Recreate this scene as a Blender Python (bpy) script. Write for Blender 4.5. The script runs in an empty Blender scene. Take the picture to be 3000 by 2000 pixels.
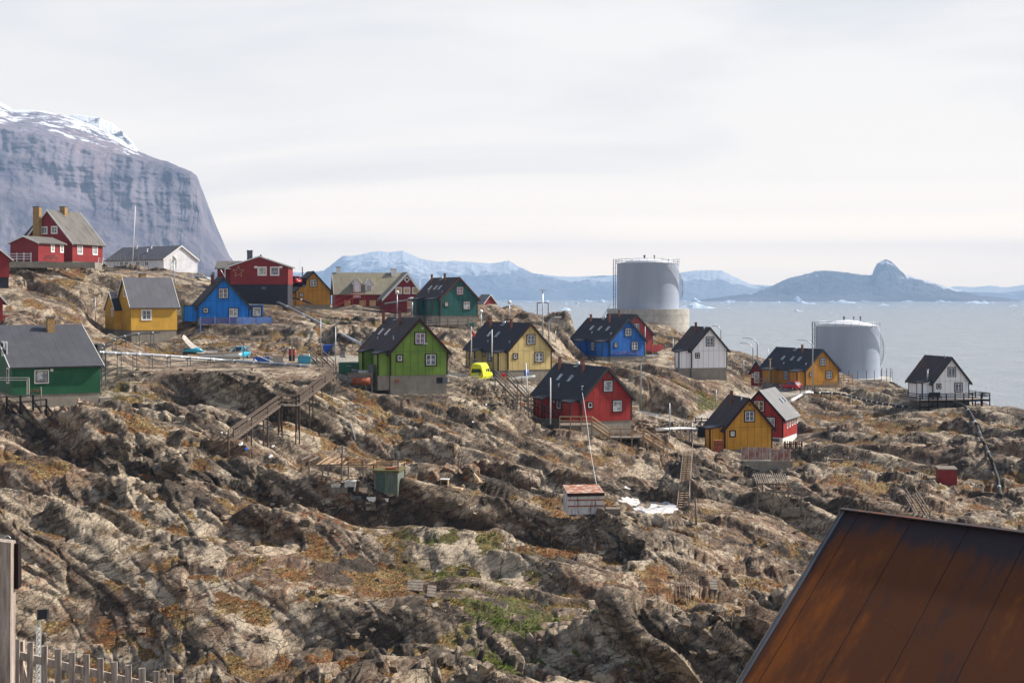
import bpy, math, random
import numpy as np
from mathutils import Vector, Matrix
R = math.radians
random.seed(7)
rng = np.random.default_rng(11)
SC = bpy.context.scene
COL = SC.collection
# ---------------------------------------------------------------- camera frame
F = 4167.0; HZ = 870.0; CZ = 28.0          # focal length in photo pixels, horizon row, eye height above the sea
def P(px, py, Y):
    return Vector(((px-1500)/F*Y, Y, CZ+(HZ-py)/F*Y))
def XZ(px, Y): return (px-1500)/F*Y
# ---------------------------------------------------------------- noise (numpy)
_perm = np.arange(256); rng.shuffle(_perm); _perm = np.concatenate([_perm]*3).astype(np.int32)
_g = rng.normal(size=(256, 3)); _g /= np.linalg.norm(_g, axis=1)[:, None]; _g = _g.astype(np.float32)
def perlin(x, y, z):
    x = np.asarray(x, np.float32); y = np.asarray(y, np.float32); z = np.asarray(z, np.float32)
    x, y, z = np.broadcast_arrays(x, y, z)
    xi = np.floor(x).astype(np.int32); yi = np.floor(y).astype(np.int32); zi = np.floor(z).astype(np.int32)
    xf = x-xi; yf = y-yi; zf = z-zi
    xi &= 255; yi &= 255; zi &= 255
    u = xf*xf*xf*(xf*(xf*6-15)+10); v = yf*yf*yf*(yf*(yf*6-15)+10); w = zf*zf*zf*(zf*(zf*6-15)+10)
    def g(a, b, c):
        h = _perm[_perm[_perm[(xi+a) & 255]+((yi+b) & 255)]+((zi+c) & 255)]
        G = _g[h]
        return G[..., 0]*(xf-a)+G[..., 1]*(yf-b)+G[..., 2]*(zf-c)
    x00 = g(0,0,0)*(1-u)+g(1,0,0)*u; x10 = g(0,1,0)*(1-u)+g(1,1,0)*u
    x01 = g(0,0,1)*(1-u)+g(1,0,1)*u; x11 = g(0,1,1)*(1-u)+g(1,1,1)*u
    return ((x00*(1-v)+x10*v)*(1-w)+(x01*(1-v)+x11*v)*w)*1.5
def fbm(x, y, z, n=4, lac=2.03, gain=0.5):
    a = 1.0; s = 0; t = 0
    for i in range(n):
        s = s+a*perlin(x+17.3*i, y-9.1*i, z+5.7*i); t += a; a *= gain
        x = x*lac; y = y*lac; z = z*lac
    return s/t
_j = rng.random((256, 4)).astype(np.float32)
def worley(x, y, z, jit=0.92):
    """F1, F2, the id of the nearest cell and the offset from its centre"""
    xi = np.floor(x).astype(np.int32); yi = np.floor(y).astype(np.int32); zi = np.floor(z).astype(np.int32)
    f1 = np.full(x.shape, 9.0, np.float32); f2 = f1.copy(); cid = np.zeros(x.shape, np.int32)
    vx = np.zeros_like(f1); vy = vx.copy(); vz = vx.copy()
    for a in (-1, 0, 1):
        for b in (-1, 0, 1):
            for c in (-1, 0, 1):
                h = _perm[_perm[_perm[(xi+a) & 255]+((yi+b) & 255)]+((zi+c) & 255)]
                J = _j[h]
                dx = xi+a+0.5+(J[:, 0]-.5)*jit-x; dy = yi+b+0.5+(J[:, 1]-.5)*jit-y; dz = zi+c+0.5+(J[:, 2]-.5)*jit-z
                d = dx*dx+dy*dy+dz*dz
                m = d < f1
                f2 = np.where(m, f1, np.minimum(f2, d)); cid = np.where(m, h, cid); f1 = np.where(m, d, f1)
                vx = np.where(m, dx, vx); vy = np.where(m, dy, vy); vz = np.where(m, dz, vz)
    return np.sqrt(f1), np.sqrt(f2), cid, vx, vy, vz
def sstep(a, b, x):
    t = np.clip((x-a)/(b-a), 0, 1); return t*t*(3-2*t)
# ---------------------------------------------------------------- object helpers
def tag(o, label=None, cat=None, group=None, kind=None):
    if label: o['label'] = label
    if cat: o['category'] = cat
    if group: o['group'] = group
    if kind: o['kind'] = kind
    return o
def empty(name, loc=(0, 0, 0), rz=0.0, label=None, cat=None, group=None):
    o = bpy.data.objects.new(name, None); COL.objects.link(o)
    o.location = loc; o.rotation_euler = (0, 0, rz); o.empty_display_size = 0.3
    return tag(o, label, cat, group)
def copy_tree(o, parent=None):
    c = o.copy(); COL.objects.link(c); c.parent = parent
    for ch in [k for k in bpy.data.objects if k.parent == o]: copy_tree(ch, c)
    return c
class MB:
    """collects boxes, beams, tubes and polygons; build() links them as one mesh object"""
    def __init__(s): s.v = []; s.f = []; s.uv = []; s.sm = []
    def poly(s, pts, uvs=None, smooth=False):
        n = len(s.v); s.v += [tuple(p) for p in pts]; s.f.append(tuple(range(n, n+len(pts))))
        if uvs is None:
            a = Vector(pts[1])-Vector(pts[0]); nrm = a.cross(Vector(pts[2])-Vector(pts[0]))
            if abs(nrm.z) > 0.9*nrm.length: uvs = [(p[0], p[1]) for p in pts]
            elif abs(nrm.y) >= abs(nrm.x): uvs = [(p[0], p[2]) for p in pts]
            else: uvs = [(p[1], p[2]) for p in pts]
        s.uv.append(uvs); s.sm.append(smooth); return s
    def hexa(s, c):   # 8 corners: bottom 4 ccw, top 4 ccw
        for q in ((3,2,1,0),(4,5,6,7),(0,1,5,4),(1,2,6,5),(2,3,7,6),(3,0,4,7)): s.poly([c[i] for i in q])
        return s
    def box(s, x0, x1, y0, y1, z0, z1):
        return s.hexa([(x0,y0,z0),(x1,y0,z0),(x1,y1,z0),(x0,y1,z0),(x0,y0,z1),(x1,y0,z1),(x1,y1,z1),(x0,y1,z1)])
    def beam(s, a, b, w, h=None, up=(0, 0, 1)):
        a = Vector(a); b = Vector(b); h = h or w; d = (b-a).normalized(); up = Vector(up)
        if abs(d.dot(up)) > 0.98: up = Vector((0, 1, 0)) if abs(d.y) < .9 else Vector((1, 0, 0))
        r = d.cross(up).normalized()*(w/2); u = r.cross(d).normalized()*(h/2)
        return s.hexa([a-r-u, a+r-u, b+r-u, b-r-u, a-r+u, a+r+u, b+r+u, b-r+u])
    def tube(s, pts, r, n=8, r2=None, cap=True):
        pts = [Vector(p) for p in pts]; base = len(s.v); m = len(pts)
        for i, p in enumerate(pts):
            d = (pts[min(i+1, m-1)]-pts[max(i-1, 0)]).normalized()
            up = Vector((0, 0, 1)) if abs(d.z) < .95 else Vector((0, 1, 0))
            a = d.cross(up).normalized(); b = a.cross(d)
            rr = r if r2 is None else r+(r2-r)*i/(m-1)
            if isinstance(r, (list, tuple)): rr = r[i]
            for k in range(n):
                t = 2*math.pi*k/n; s.v.append(tuple(p+(a*math.cos(t)+b*math.sin(t))*rr))
        for i in range(m-1):
            for k in range(n):
                k2 = (k+1) % n
                s.f.append((base+i*n+k, base+i*n+k2, base+(i+1)*n+k2, base+(i+1)*n+k)[::-1]); s.sm.append(True)
                s.uv.append([(k/n, i), ((k+1)/n, i), ((k+1)/n, i+1), (k/n, i+1)][::-1])
        if cap:
            s.f.append(tuple(base+k for k in range(n))); s.sm.append(False); s.uv.append([(0, 0)]*n)
            s.f.append(tuple(base+(m-1)*n+k for k in range(n))[::-1]); s.sm.append(False); s.uv.append([(0, 0)]*n)
        return s
    def rings(s, rings, smooth=True, cap=True):   # list of equal-length closed loops
        base = len(s.v); n = len(rings[0]); m = len(rings)
        for r_ in rings: s.v += [tuple(p) for p in r_]
        for i in range(m-1):
            for k in range(n):
                k2 = (k+1) % n
                s.f.append((base+i*n+k, base+i*n+k2, base+(i+1)*n+k2, base+(i+1)*n+k)); s.sm.append(smooth); s.uv.append([(k, i), (k+1, i), (k+1, i+1), (k, i+1)])
        if cap:
            s.f.append(tuple(base+k for k in range(n))[::-1]); s.sm.append(False); s.uv.append([(0, 0)]*n)
            s.f.append(tuple(base+(m-1)*n+k for k in range(n))); s.sm.append(False); s.uv.append([(0, 0)]*n)
        return s
    def build(s, name, mat, parent=None, bevel=0):
        me = bpy.data.meshes.new(name); me.from_pydata(s.v, [], s.f)
        uvl = me.uv_layers.new(name='UVMap')
        flat = [c for face in s.uv for uv in face for c in uv]
        uvl.data.foreach_set('uv', flat)
        me.polygons.foreach_set('use_smooth', s.sm)
        me.materials.append(mat); me.update()
        o = bpy.data.objects.new(name, me); COL.objects.link(o); o.parent = parent
        if bevel:
            b = o.modifiers.new('bevel', 'BEVEL'); b.width = bevel; b.segments = 2; b.limit_method = 'ANGLE'
        return o
# ---------------------------------------------------------------- materials
def srgb(r, g, b):
    f = lambda c: (c/255/12.92 if c/255 < .04045 else ((c/255+.055)/1.055)**2.4)
    return (f(r), f(g), f(b))
class NT:
    def __init__(s, name):
        s.m = bpy.data.materials.new(name); s.m.use_nodes = True; s.t = s.m.node_tree; s.t.nodes.clear()
        s.out = s.n('ShaderNodeOutputMaterial'); s.b = s.n('ShaderNodeBsdfPrincipled'); s.l(s.b.outputs[0], s.out.inputs[0])
    def n(s, t, **k):
        o = s.t.nodes.new(t)
        for a, b in k.items(): setattr(o, a, b)
        return o
    def l(s, a, b): s.t.links.new(a, b)
    def coord(s, kind='Object', scale=(1, 1, 1), rot=(0, 0, 0)):
        tc = s.n('ShaderNodeTexCoord'); mp = s.n('ShaderNodeMapping'); mp.inputs['Scale'].default_value = scale; mp.inputs['Rotation'].default_value = rot
        s.l(tc.outputs[kind], mp.inputs[0]); return mp.outputs[0]
    def noise(s, vec, sc, det=4, rough=.55, dist=0, lo=None, hi=None):
        o = s.n('ShaderNodeTexNoise'); o.inputs['Scale'].default_value = sc; o.inputs['Detail'].default_value = det
        o.inputs['Roughness'].default_value = rough; o.inputs['Distortion'].default_value = dist
        if vec is not None: s.l(vec, o.inputs['Vector'])
        r = o.outputs[0]
        return s.ramp(r, lo, hi) if lo is not None else r
    def ramp(s, v, lo, hi, a=0.0, b=1.0, smooth=True):
        o = s.n('ShaderNodeMapRange'); o.interpolation_type = 'SMOOTHSTEP' if smooth else 'LINEAR'
        o.inputs[1].default_value = lo; o.inputs[2].default_value = hi; o.inputs[3].default_value = a; o.inputs[4].default_value = b
        s.l(v, o.inputs[0]); return o.outputs[0]
    def mix(s, f, a, b, mode='MIX'):
        o = s.n('ShaderNodeMix', data_type='RGBA', blend_type=mode)
        for v, i in ((f, 0), (a, 6), (b, 7)):
            if isinstance(v, (int, float)): o.inputs[i].default_value = v
            elif isinstance(v, tuple): o.inputs[i].default_value = (*v[:3], 1)
            else: s.l(v, o.inputs[i])
        return o.outputs[2]
    def math(s, op, a, b=None, clamp=False):
        o = s.n('ShaderNodeMath', operation=op); o.use_clamp = clamp
        for v, i in ((a, 0), (b, 1)):
            if v is None: continue
            if isinstance(v, (int, float)): o.inputs[i].default_value = v
            else: s.l(v, o.inputs[i])
        return o.outputs[0]
    def attr(s, name):
        o = s.n('ShaderNodeAttribute'); o.attribute_name = name; return o
    def bump(s, h, strength=.5, dist=.02, prev=None):
        o = s.n('ShaderNodeBump'); o.inputs['Strength'].default_value = strength; o.inputs['Distance'].default_value = dist
        s.l(h, o.inputs['Height'])
        if prev is not None: s.l(prev, o.inputs['Normal'])
        return o.outputs[0]
    def done(s, col, rough=.8, normal=None, metal=0, spec=None):
        if isinstance(col, tuple): s.b.inputs['Base Color'].default_value = (*col[:3], 1)
        else: s.l(col, s.b.inputs['Base Color'])
        if isinstance(rough, (int, float)): s.b.inputs['Roughness'].default_value = rough
        else: s.l(rough, s.b.inputs['Roughness'])
        s.b.inputs['Metallic'].default_value = metal
        if spec is not None: s.b.inputs['Specular IOR Level'].default_value = spec
        if normal is not None: s.l(normal, s.b.inputs['Normal'])
        return s.m
def m_plain(name, c, rough=.7, var=.15, metal=0, sc=1.5):
    t = NT(name); v = t.coord()
    f = t.noise(v, sc, 4, .6, lo=.3, hi=.7)
    d = tuple(x*(1-var) for x in c); l = tuple(min(1, x*(1+var)) for x in c)
    return t.done(t.mix(f, d, l), rough, None, metal)
# ---------------------------------------------------------------- world, sun, camera
SUN = Vector((.72, .23, .655)).normalized()
w = bpy.data.worlds.new("World"); SC.world = w; w.use_nodes = True
nt = w.node_tree; nt.nodes.clear()
def wn(t, **k):
    o = nt.nodes.new(t)
    for a, b in k.items(): setattr(o, a, b)
    return o
wo = wn('ShaderNodeOutputWorld'); bg = wn('ShaderNodeBackground'); nt.links.new(bg.outputs[0], wo.inputs[0])
sky = wn('ShaderNodeTexSky', sky_type='NISHITA'); sky.sun_disc = False
sky.sun_elevation = math.asin(SUN.z); sky.sun_rotation = math.atan2(SUN.x, SUN.y); sky.air_density = 1.2; sky.dust_density = 2.0
tc = wn('ShaderNodeTexCoord')
mp = wn('ShaderNodeMapping'); mp.inputs['Rotation'].default_value = (0, R(-16), R(10)); mp.inputs['Scale'].default_value = (1.6, 1.0, 7.5)
nt.links.new(tc.outputs['Generated'], mp.inputs[0])
nz = wn('ShaderNodeTexNoise'); nz.inputs['Scale'].default_value = 1.35; nz.inputs['Detail'].default_value = 4; nz.inputs['Roughness'].default_value = .5; nz.inputs['Distortion'].default_value = .6
nt.links.new(mp.outputs[0], nz.inputs['Vector'])
rp = wn('ShaderNodeMapRange', interpolation_type='SMOOTHSTEP'); rp.inputs[1].default_value = .36; rp.inputs[2].default_value = .62
nt.links.new(nz.outputs[0], rp.inputs[0])
cm = wn('ShaderNodeMix', data_type='RGBA'); cm.inputs[6].default_value = (80.1, 82.6, 87.8, 1); cm.inputs[7].default_value = (100, 99.6, 99, 1)
nt.links.new(rp.outputs[0], cm.inputs[0])
# bright warm veil towards the horizon (seen through the haze of the fjord it comes out white)
sx = wn('ShaderNodeSeparateXYZ'); nt.links.new(tc.outputs['Generated'], sx.inputs[0])
EXPO = .35; G = 2**EXPO; HJ = (.38, .57, .80); HD = 1.1e-4; HTOP = 640.; HFAR = 16500.
rmp = wn('ShaderNodeValToRGB'); rmp.color_ramp.interpolation = 'LINEAR'
NSTOP = 14; SMAX = .30
for i_ in range(NSTOP):
    z_ = SMAX*(i_/(NSTOP-1))**1.7; tn = z_/math.sqrt(max(1e-9, 1-z_*z_)); path = min(HFAR, (HTOP-CZ)/max(tn, 1e-6))*math.sqrt(1+tn*tn); T_ = math.exp(-HD*path)
    u_ = min(1, z_/.16); want = [a_*(1-u_)+b_*u_ for a_, b_ in zip((.96, .972, .99), (.86, .88, .905))]
    cc = [max(.2, (w_-j_*(1-T_))/T_/G) for w_, j_ in zip(want, HJ)]
    e_ = rmp.color_ramp.elements[0] if i_ == 0 else (rmp.color_ramp.elements[1] if i_ == 1 else rmp.color_ramp.elements.new(z_/SMAX))
    e_.position = z_/SMAX; e_.color = (cc[0]/9, cc[1]/9, cc[2]/9, 1)
rz_ = wn('ShaderNodeMath', operation='DIVIDE'); rz_.inputs[1].default_value = SMAX; rz_.use_clamp = True; nt.links.new(sx.outputs[2], rz_.inputs[0]); nt.links.new(rz_.outputs[0], rmp.inputs[0])
hm = wn('ShaderNodeMix', data_type='RGBA', blend_type='MULTIPLY'); hm.inputs[0].default_value = 1
nt.links.new(rmp.outputs[0], hm.inputs[6]); nt.links.new(cm.outputs[2], hm.inputs[7])
fm = wn('ShaderNodeMix', data_type='RGBA')
# thick veil over the fjord; unseen blue overhead and inland added to weaken fill
up = wn('ShaderNodeMapRange', interpolation_type='SMOOTHSTEP'); up.inputs[1].default_value = .22; up.inputs[2].default_value = .62; up.inputs[3].default_value = 1; up.inputs[4].default_value = .1
bk = wn('ShaderNodeMapRange', interpolation_type='SMOOTHSTEP'); bk.inputs[1].default_value = -.55; bk.inputs[2].default_value = .35; bk.inputs[3].default_value = .36; bk.inputs[4].default_value = 1
ml = wn('ShaderNodeMath', operation='MULTIPLY'); m2 = wn('ShaderNodeMath', operation='MULTIPLY'); m2.inputs[1].default_value = .95
nt.links.new(sx.outputs[2], up.inputs[0]); nt.links.new(sx.outputs[1], bk.inputs[0]); nt.links.new(up.outputs[0], ml.inputs[0]); nt.links.new(bk.outputs[0], ml.inputs[1]); nt.links.new(ml.outputs[0], m2.inputs[0]); nt.links.new(m2.outputs[0], fm.inputs[0])
nt.links.new(sky.outputs[0], fm.inputs[6]); nt.links.new(hm.outputs[2], fm.inputs[7])
nt.links.new(fm.outputs[2], bg.inputs[0]); bg.inputs[1].default_value = .1
sl = bpy.data.lights.new('sun', 'SUN'); sl.energy = 5.0; sl.angle = R(0.9); sl.color = (1, .93, .83)
so = bpy.data.objects.new('sun', sl); COL.objects.link(so); so.rotation_euler = SUN.to_track_quat('Z', 'Y').to_euler(); so.location = SUN*300
cd = bpy.data.cameras.new('camera'); cam = bpy.data.objects.new('camera', cd); COL.objects.link(cam)
cam.location = (0, 0, CZ); cam.rotation_euler = (R(90), 0, 0)
cd.sensor_width = 36; cd.lens = F/3000*36; cd.shift_y = -(1000-HZ)/3000; cd.clip_end = 60000; cd.clip_start = .5
SC.camera = cam
SC.view_settings.view_transform = 'Standard'; SC.view_settings.look = 'None'; SC.view_settings.exposure = EXPO; SC.view_settings.gamma = 1
SC.cycles.volume_bounces = 0; SC.cycles.max_bounces = 6
SC.cycles.use_denoising = True
# ---------------------------------------------------------------- houses: fitted from the photograph, then kept as real sizes
# name: (theta, Y, px of near corner, px of far gable corner, px of far side corner, base py, eave py, apex py, foundation-bottom py)
HS = {
 'green':  (21, 157, 1143, 1311, 1060, 1100, 1033, 939, 1160),
 'cream':  (30, 191, 1488, 1616, 1365, 1085, 1028, 951, 1122),
 'red':    (28, 162, 1704, 1851, 1563, 1236, 1172, 1081, 1295),
 'blueR':  (30, 231, 1787.5, 1888.8, 1675, 1044.7, 997.4, 937.7, 1062),
 'redB':   (30, 262, 1813, 1912, 1720, 1027, 980, 924, 1050),
 'white':  (16, 216, 2025.6, 2130, 1980, 1078, 1026, 962.6, 1116),
 'amberF': (27, 245, 2360, 2456.7, 2230, 1128.5, 1085, 1026.5, 1140),
 'amber':  (12, 170, 2123, 2262.5, 2070, 1316.7, 1256.5, 1171.6, 1335),
 'redG':   (-25, 187, 2295, 2157, 2337, 1282, 1226, 1149, 1325),
 'whiteR': (14, 209, 2732.6, 2839, 2673, 1169, 1121, 1050.4, 1192),
 'blueL':  (20, 210, 579, 729.6, 562, 933, 899, 816, 955),
 'amberB': (18, 258, 866, 969, 850, 893, 854, 798, 905),
 'teal':   (27, 233, 1290, 1399.5, 1214, 924.5, 876, 816, 975),
 'star':   (5, 235, 675, 844, 669, 833, 781, 753, 897),
 'hall':   (50, 300, 480, 578, 310, 797, 759, 722, 812),
 'redT':   (-18, 225, 212, 70, 301, 765, 711, 619, 775),
 'annexT': (-18, 217, 112, 30, 187, 765, 712, 694, 775),
 'greenL': (-60, 140, 35, -60, 273.5, 1157.7, 1075.7, 958, 1220),
 'yellow': (-57, 205, 384, 343, 519, 968, 897, 818, 1023),
 'yellowA': (-57, 208, 335, 308, 366, 965, 906, 860, 985),
 'moss': (-77, 265, 982, 973, 1190, 897, 858, 803, 905),
 'mossW': (15, 256, 1124, 1236, 1112, 906, 874, 802, 915),
 'farH': (40, 300, 1418, 1452, 1395, 900, 889, 866, 905),
 'shedF': (-20, 262, 2232, 2200, 2240, 1130, 1090, 1062, 1136),
 'redE1':  (24, 190, -60, 27, -64, 812, 756, 722, 842),
 'redE2':  (24, 172, -75, 8, -80, 944, 880, 835, 975),
}
class House: pass
def fit(key):
    th, Y, pa, pg, ps, pb, pe, pt, pf = HS[key]
    h = House(); t = R(th); c, s = math.cos(t), math.sin(t); sg = 1 if th > 0 else -1
    XA = XZ(pa, Y); kg = (pg-1500)/F; ks = (ps-1500)/F
    h.W = (kg*Y-XA)/(sg*c-kg*sg*s)
    h.L = (ks*Y-XA)/(-s-ks*c)
    zof = lambda py, yy: CZ+(HZ-py)/F*yy
    h.z = zof(pb, Y); h.eave = zof(pe, Y)-h.z; ym = Y+sg*s*h.W/2; h.apex = zof(pt, ym)-h.z
    h.fd = h.z-zof(pf, Y); h.t = t; h.sg = sg
    h.cx = XA+sg*c*h.W/2; h.cy = Y+sg*s*h.W/2
    h.loc = (h.cx, h.cy, h.z)
    h.w2l = lambda x, y: ((x-h.cx)*c+(y-h.cy)*s, -(x-h.cx)*s+(y-h.cy)*c)
    h.l2w = lambda x, y, z=0: Vector((h.cx+x*c-y*s, h.cy+x*s+y*c, h.z+z))
    return h
H = {k: fit(k) for k in HS}
H['redE1'].L = 8; H['redE2'].L = 7; H['redB'].L = 9; H['star'].L = 12; H['greenL'].L = 8.6; H['yellowA'].L = 2.6; H['whiteR'].L = 7; H['white'].L = 6.6
H['redG'].W = 6.3
if __name__ == '__main__':
    for k, h in H.items(): print('H', k, 'W%.1f L%.1f eave%.1f apex%.1f z%.1f fd%.1f' % (h.W, h.L, h.eave, h.apex, h.z-CZ, h.fd))
# ---------------------------------------------------------------- terrain control points (px, py, distance)
CP = """
-300 1190 135;-300 1400 112;-300 1700 88;-300 2100 76;-300 980 190;-300 780 222;-300 820 300;-700 800 222;-700 1300 120;-700 1900 80
0 1195 131;0 1290 120;0 1400 109;0 1500 99;0 1600 94;0 1720 91;0 1850 88.5;0 2000 86;0 2200 79
150 1215 130;150 1300 120;150 1420 108;150 1560 97;150 1700 92;150 1850 89;150 2000 86;150 2200 79
310 1240 128;300 1330 117;300 1450 106;300 1560 98;300 1700 93;300 1850 89;300 2000 85;300 2200 78
450 1255 124;450 1350 115;450 1480 104;450 1600 97;450 1750 91;450 1900 87;450 2010 84;450 2200 77
590 1285 122;600 1380 113;600 1480 105;600 1600 96;600 1750 88;600 1880 84;600 2000 80;600 2200 73
720 1345 118;740 1440 110;750 1550 101;750 1660 94;750 1780 88;750 1900 84;750 2000 79;750 2200 72
860 1400 115;900 1500 107;900 1600 99;900 1720 92;900 1850 86;900 2000 78;900 2200 71
1010 1470 111;1050 1530 107;1050 1620 100;1050 1740 92;1050 1860 85;1050 2000 77;1050 2200 70
1200 1530 108;1200 1640 99;1200 1760 91;1200 1880 84;1200 2000 76;1200 2200 69
1320 1465 113;1350 1530 108;1350 1640 99;1350 1760 91;1350 1890 84;1350 2000 76;1350 2200 69
1500 1480 113;1500 1560 107;1500 1650 100;1500 1760 92;1500 1880 84;1500 2000 76;1500 2200 69
1650 1530 109;1650 1620 103;1650 1730 94;1650 1860 86;1650 2000 76;1650 2200 69
1800 1545 110;1800 1620 104;1800 1730 95;1800 1850 86;1800 2000 76;1800 2200 69
1950 1540 112;1950 1620 105;1950 1730 96;1950 1850 86;1950 2000 77;1950 2200 69
2100 1470 122;2100 1550 114;2100 1650 105;2100 1760 95;2100 1880 86;2100 2000 78;2100 2200 70
2280 1480 128;2280 1560 117;2280 1660 106;2280 1800 94;2280 2000 80;2280 2200 72
2450 1500 132;2450 1600 118;2450 1800 98;2450 2000 84;2450 2200 75
2700 1500 138;2700 1600 124;2700 1800 104;2700 2000 90;2700 2200 80
3000 1480 145;3000 1600 128;3000 1800 108;3000 2000 92;3000 2200 84
3400 1400 150;3400 1700 120;3400 2100 92
560 1272 129;700 1320 126;640 1282 127;800 1370 124;900 1420 121;980 1450 117;1060 1455 115;1180 1450 114;1260 1465 115;1340 1440 119
350 1250 136;450 1255 137;700 1270 132
340 1090 155;340 1150 151;340 1200 147;450 1080 157;450 1150 151;450 1215 147;560 1085 156;560 1160 150;560 1225 147;560 1255 137
700 1090 157;700 1150 152;700 1210 149;800 1095 160;800 1130 156;780 1190 150;880 1100 161;920 1120 157
830 1215 146;900 1180 150;980 1170 152;830 1270 141;900 1250 146;980 1240 147;850 1330 134;950 1330 141;1000 1365 137;1060 1175 152;1060 1240 148;1060 1310 144;1060 1360 139;1060 1400 128;920 1385 130
1150 1170 152;1160 1230 148.5;1160 1310 144;1160 1365 139;1160 1400 128;1250 1165 155;1280 1230 150;1280 1310 145;1280 1380 138;1290 1420 124;1340 1155 160;1380 1200 155;1400 1270 149;1400 1350 143;1400 1400 136;1400 1440 122
1480 1175 162;1500 1230 156;1520 1300 150;1520 1380 144;1520 1430 137;1520 1465 120;1600 1215 160;1620 1260 156;1640 1330 150;1640 1400 144;1640 1450 137;1640 1482 121
1700 1290 156;1740 1340 151;1750 1400 145;1750 1450 138;1760 1480 122;1850 1305 158;1850 1350 153;1850 1410 146;1860 1450 138;1860 1485 124;1700 1510 113;1800 1505 114
1950 1310 158;1960 1370 151;1960 1440 143;1960 1480 134;1960 1494 124;2040 1320 160;2060 1380 153;2060 1440 145;2060 1480 134
2130 1350 162;2150 1400 156;2150 1450 149;2150 1485 138;2250 1375 163;2260 1430 156;2260 1475 145;2350 1345 166;2360 1420 156;2380 1480 143
2380 1270 190;2380 1210 215;2450 1150 262;2550 1125 292;2560 1180 245;2500 1240 205;2480 1320 175;2480 1400 155;2600 1400 158;2600 1320 178;2650 1250 198
2680 1200 215;2720 1205 206;2800 1215 205;2870 1200 214;2660 1150 245;2600 1120 275;2780 1205 220;2900 1190 222;2960 1200 218;3010 1225 208;3100 1260 200;3300 1330 190
2760 1290 185;2850 1290 185;2930 1300 180;3000 1300 178;2800 1420 160;2750 1380 167;2650 1440 152;2900 1440 156;3000 1400 160;2850 1500 146
2950 1205 250;3010 1240 240;3100 1300 230;2850 1200 250;2720 1190 270
0 985 172;80 960 180;200 975 178;280 960 188;300 1000 175;330 1040 160;0 1010 160;100 1020 162;250 1030 160
0 850 205;70 850 207;150 850 212;100 905 198;200 910 200;30 900 198;50 775 221;150 775 223;250 780 225;330 784 232;330 830 222;420 802 240;420 850 222;520 820 240;540 860 222;540 900 215;280 870 212;200 960 190
600 800 262;640 815 262;590 855 232;480 1050 182;530 1010 190;540 990 197;620 975 206;700 980 206;760 960 212;640 1015 195;720 1010 195;800 1010 195;820 970 208;780 920 225;800 880 238;850 910 252
600 1055 180;700 1060 178;800 1060 178;900 1065 178;970 1060 178;640 1040 189;740 1038 190;860 1040 189;980 1038 190;1040 1090 166;1040 1060 176;1040 1010 195;900 1000 198;900 960 212;900 920 232
960 908 255;1050 908 258;1150 912 258;1000 945 236;1100 950 232;1180 925 245;1100 1000 200;1050 975 214;1200 975 230
1260 975 226;1340 975 230;1420 985 228;1450 1010 210;1330 1020 206;1260 1060 180;1330 1090 172;1340 1060 190
1400 870 275;1440 880 268;1480 893 262;1530 897 258;1570 915 252;1620 928 250;1660 910 256;1720 905 256;1780 915 256;1800 950 250
1440 930 240;1540 950 236;1640 965 236;1620 1000 222;1700 1040 214;1640 1060 206;1650 1100 196;1700 1080 200
1790 1065 222;1880 1065 224;1960 1080 226;1750 1100 205;1860 1110 204;1900 1150 192;1960 1140 202;2000 1125 210;1850 1160 188;1940 1200 190;2020 1200 192;2060 1180 200;2130 1140 214;2140 1120 232
1900 950 290;1960 965 290;2020 985 285;1940 1020 262;2000 1060 250;2080 1035 285;2160 1030 288;2200 1050 282;2150 1080 262;2200 1110 262;2240 1120 262
1850 1215 188;1950 1235 188;2030 1245 184;2080 1238 186;2140 1215 195;2210 1182 213;2260 1150 240;2340 1143 250;2420 1150 250
1440 1125 174;1400 1110 180;1500 1125 182;1600 1135 188;1680 1150 192
"""
pts = []
for ln in CP.replace('\n', ';').split(';'):
    if ln.strip():
        a, b, c = map(float, ln.split()); p = P(a, b, c); pts.append((p.x, p.y, p.z))
# hidden ground behind the crests, and the drop into the fjord
for px in range(-800, 1300, 220):
    pts.append((XZ(px, 330), 330, 22+3*math.sin(px))); pts.append((XZ(px, 380), 380, 0)); pts.append((XZ(px, 460), 460, -14))
for px in (1400, 1600, 1800, 2000): pts.append((XZ(px, 345), 345, 8)); pts.append((XZ(px, 400), 400, -12))
for px in (1500, 1600, 1700): pts.append((XZ(px, 290), 290, 20)); pts.append((XZ(px, 315), 315, 10))
for px in (2150, 2300, 2450, 2600, 2750): pts.append((XZ(px, 365), 365, -8)); pts.append((XZ(px, 440), 440, -15))
for px in (2800, 2950, 3100, 3300, 3600): pts.append((XZ(px, 280), 280, 0)); pts.append((XZ(px, 330), 330, -12)); pts.append((XZ(px, 450), 450, -16))
for px in (1860, 2010, 2160): pts.append((XZ(px, 322), 322, CZ-6.5))
for px in (2380, 2500, 2620): pts.append((XZ(px, 330), 330, P(0, 1125, 330).z))
for px in (-700, 0, 700, 1500, 2300, 3000, 3700): pts.append((XZ(px, 40), 40, 3)); pts.append((XZ(px, 55), 55, 4.5))
for k, h in H.items():
    for x in (-h.W/2, h.W/2):
        for y in (0, h.L):
            q = h.l2w(x, y); pts.append((q.x, q.y, h.z-h.fd+.3 if y == 0 else h.z-min(h.fd, 1.0)))
pts = np.array(pts)
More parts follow.
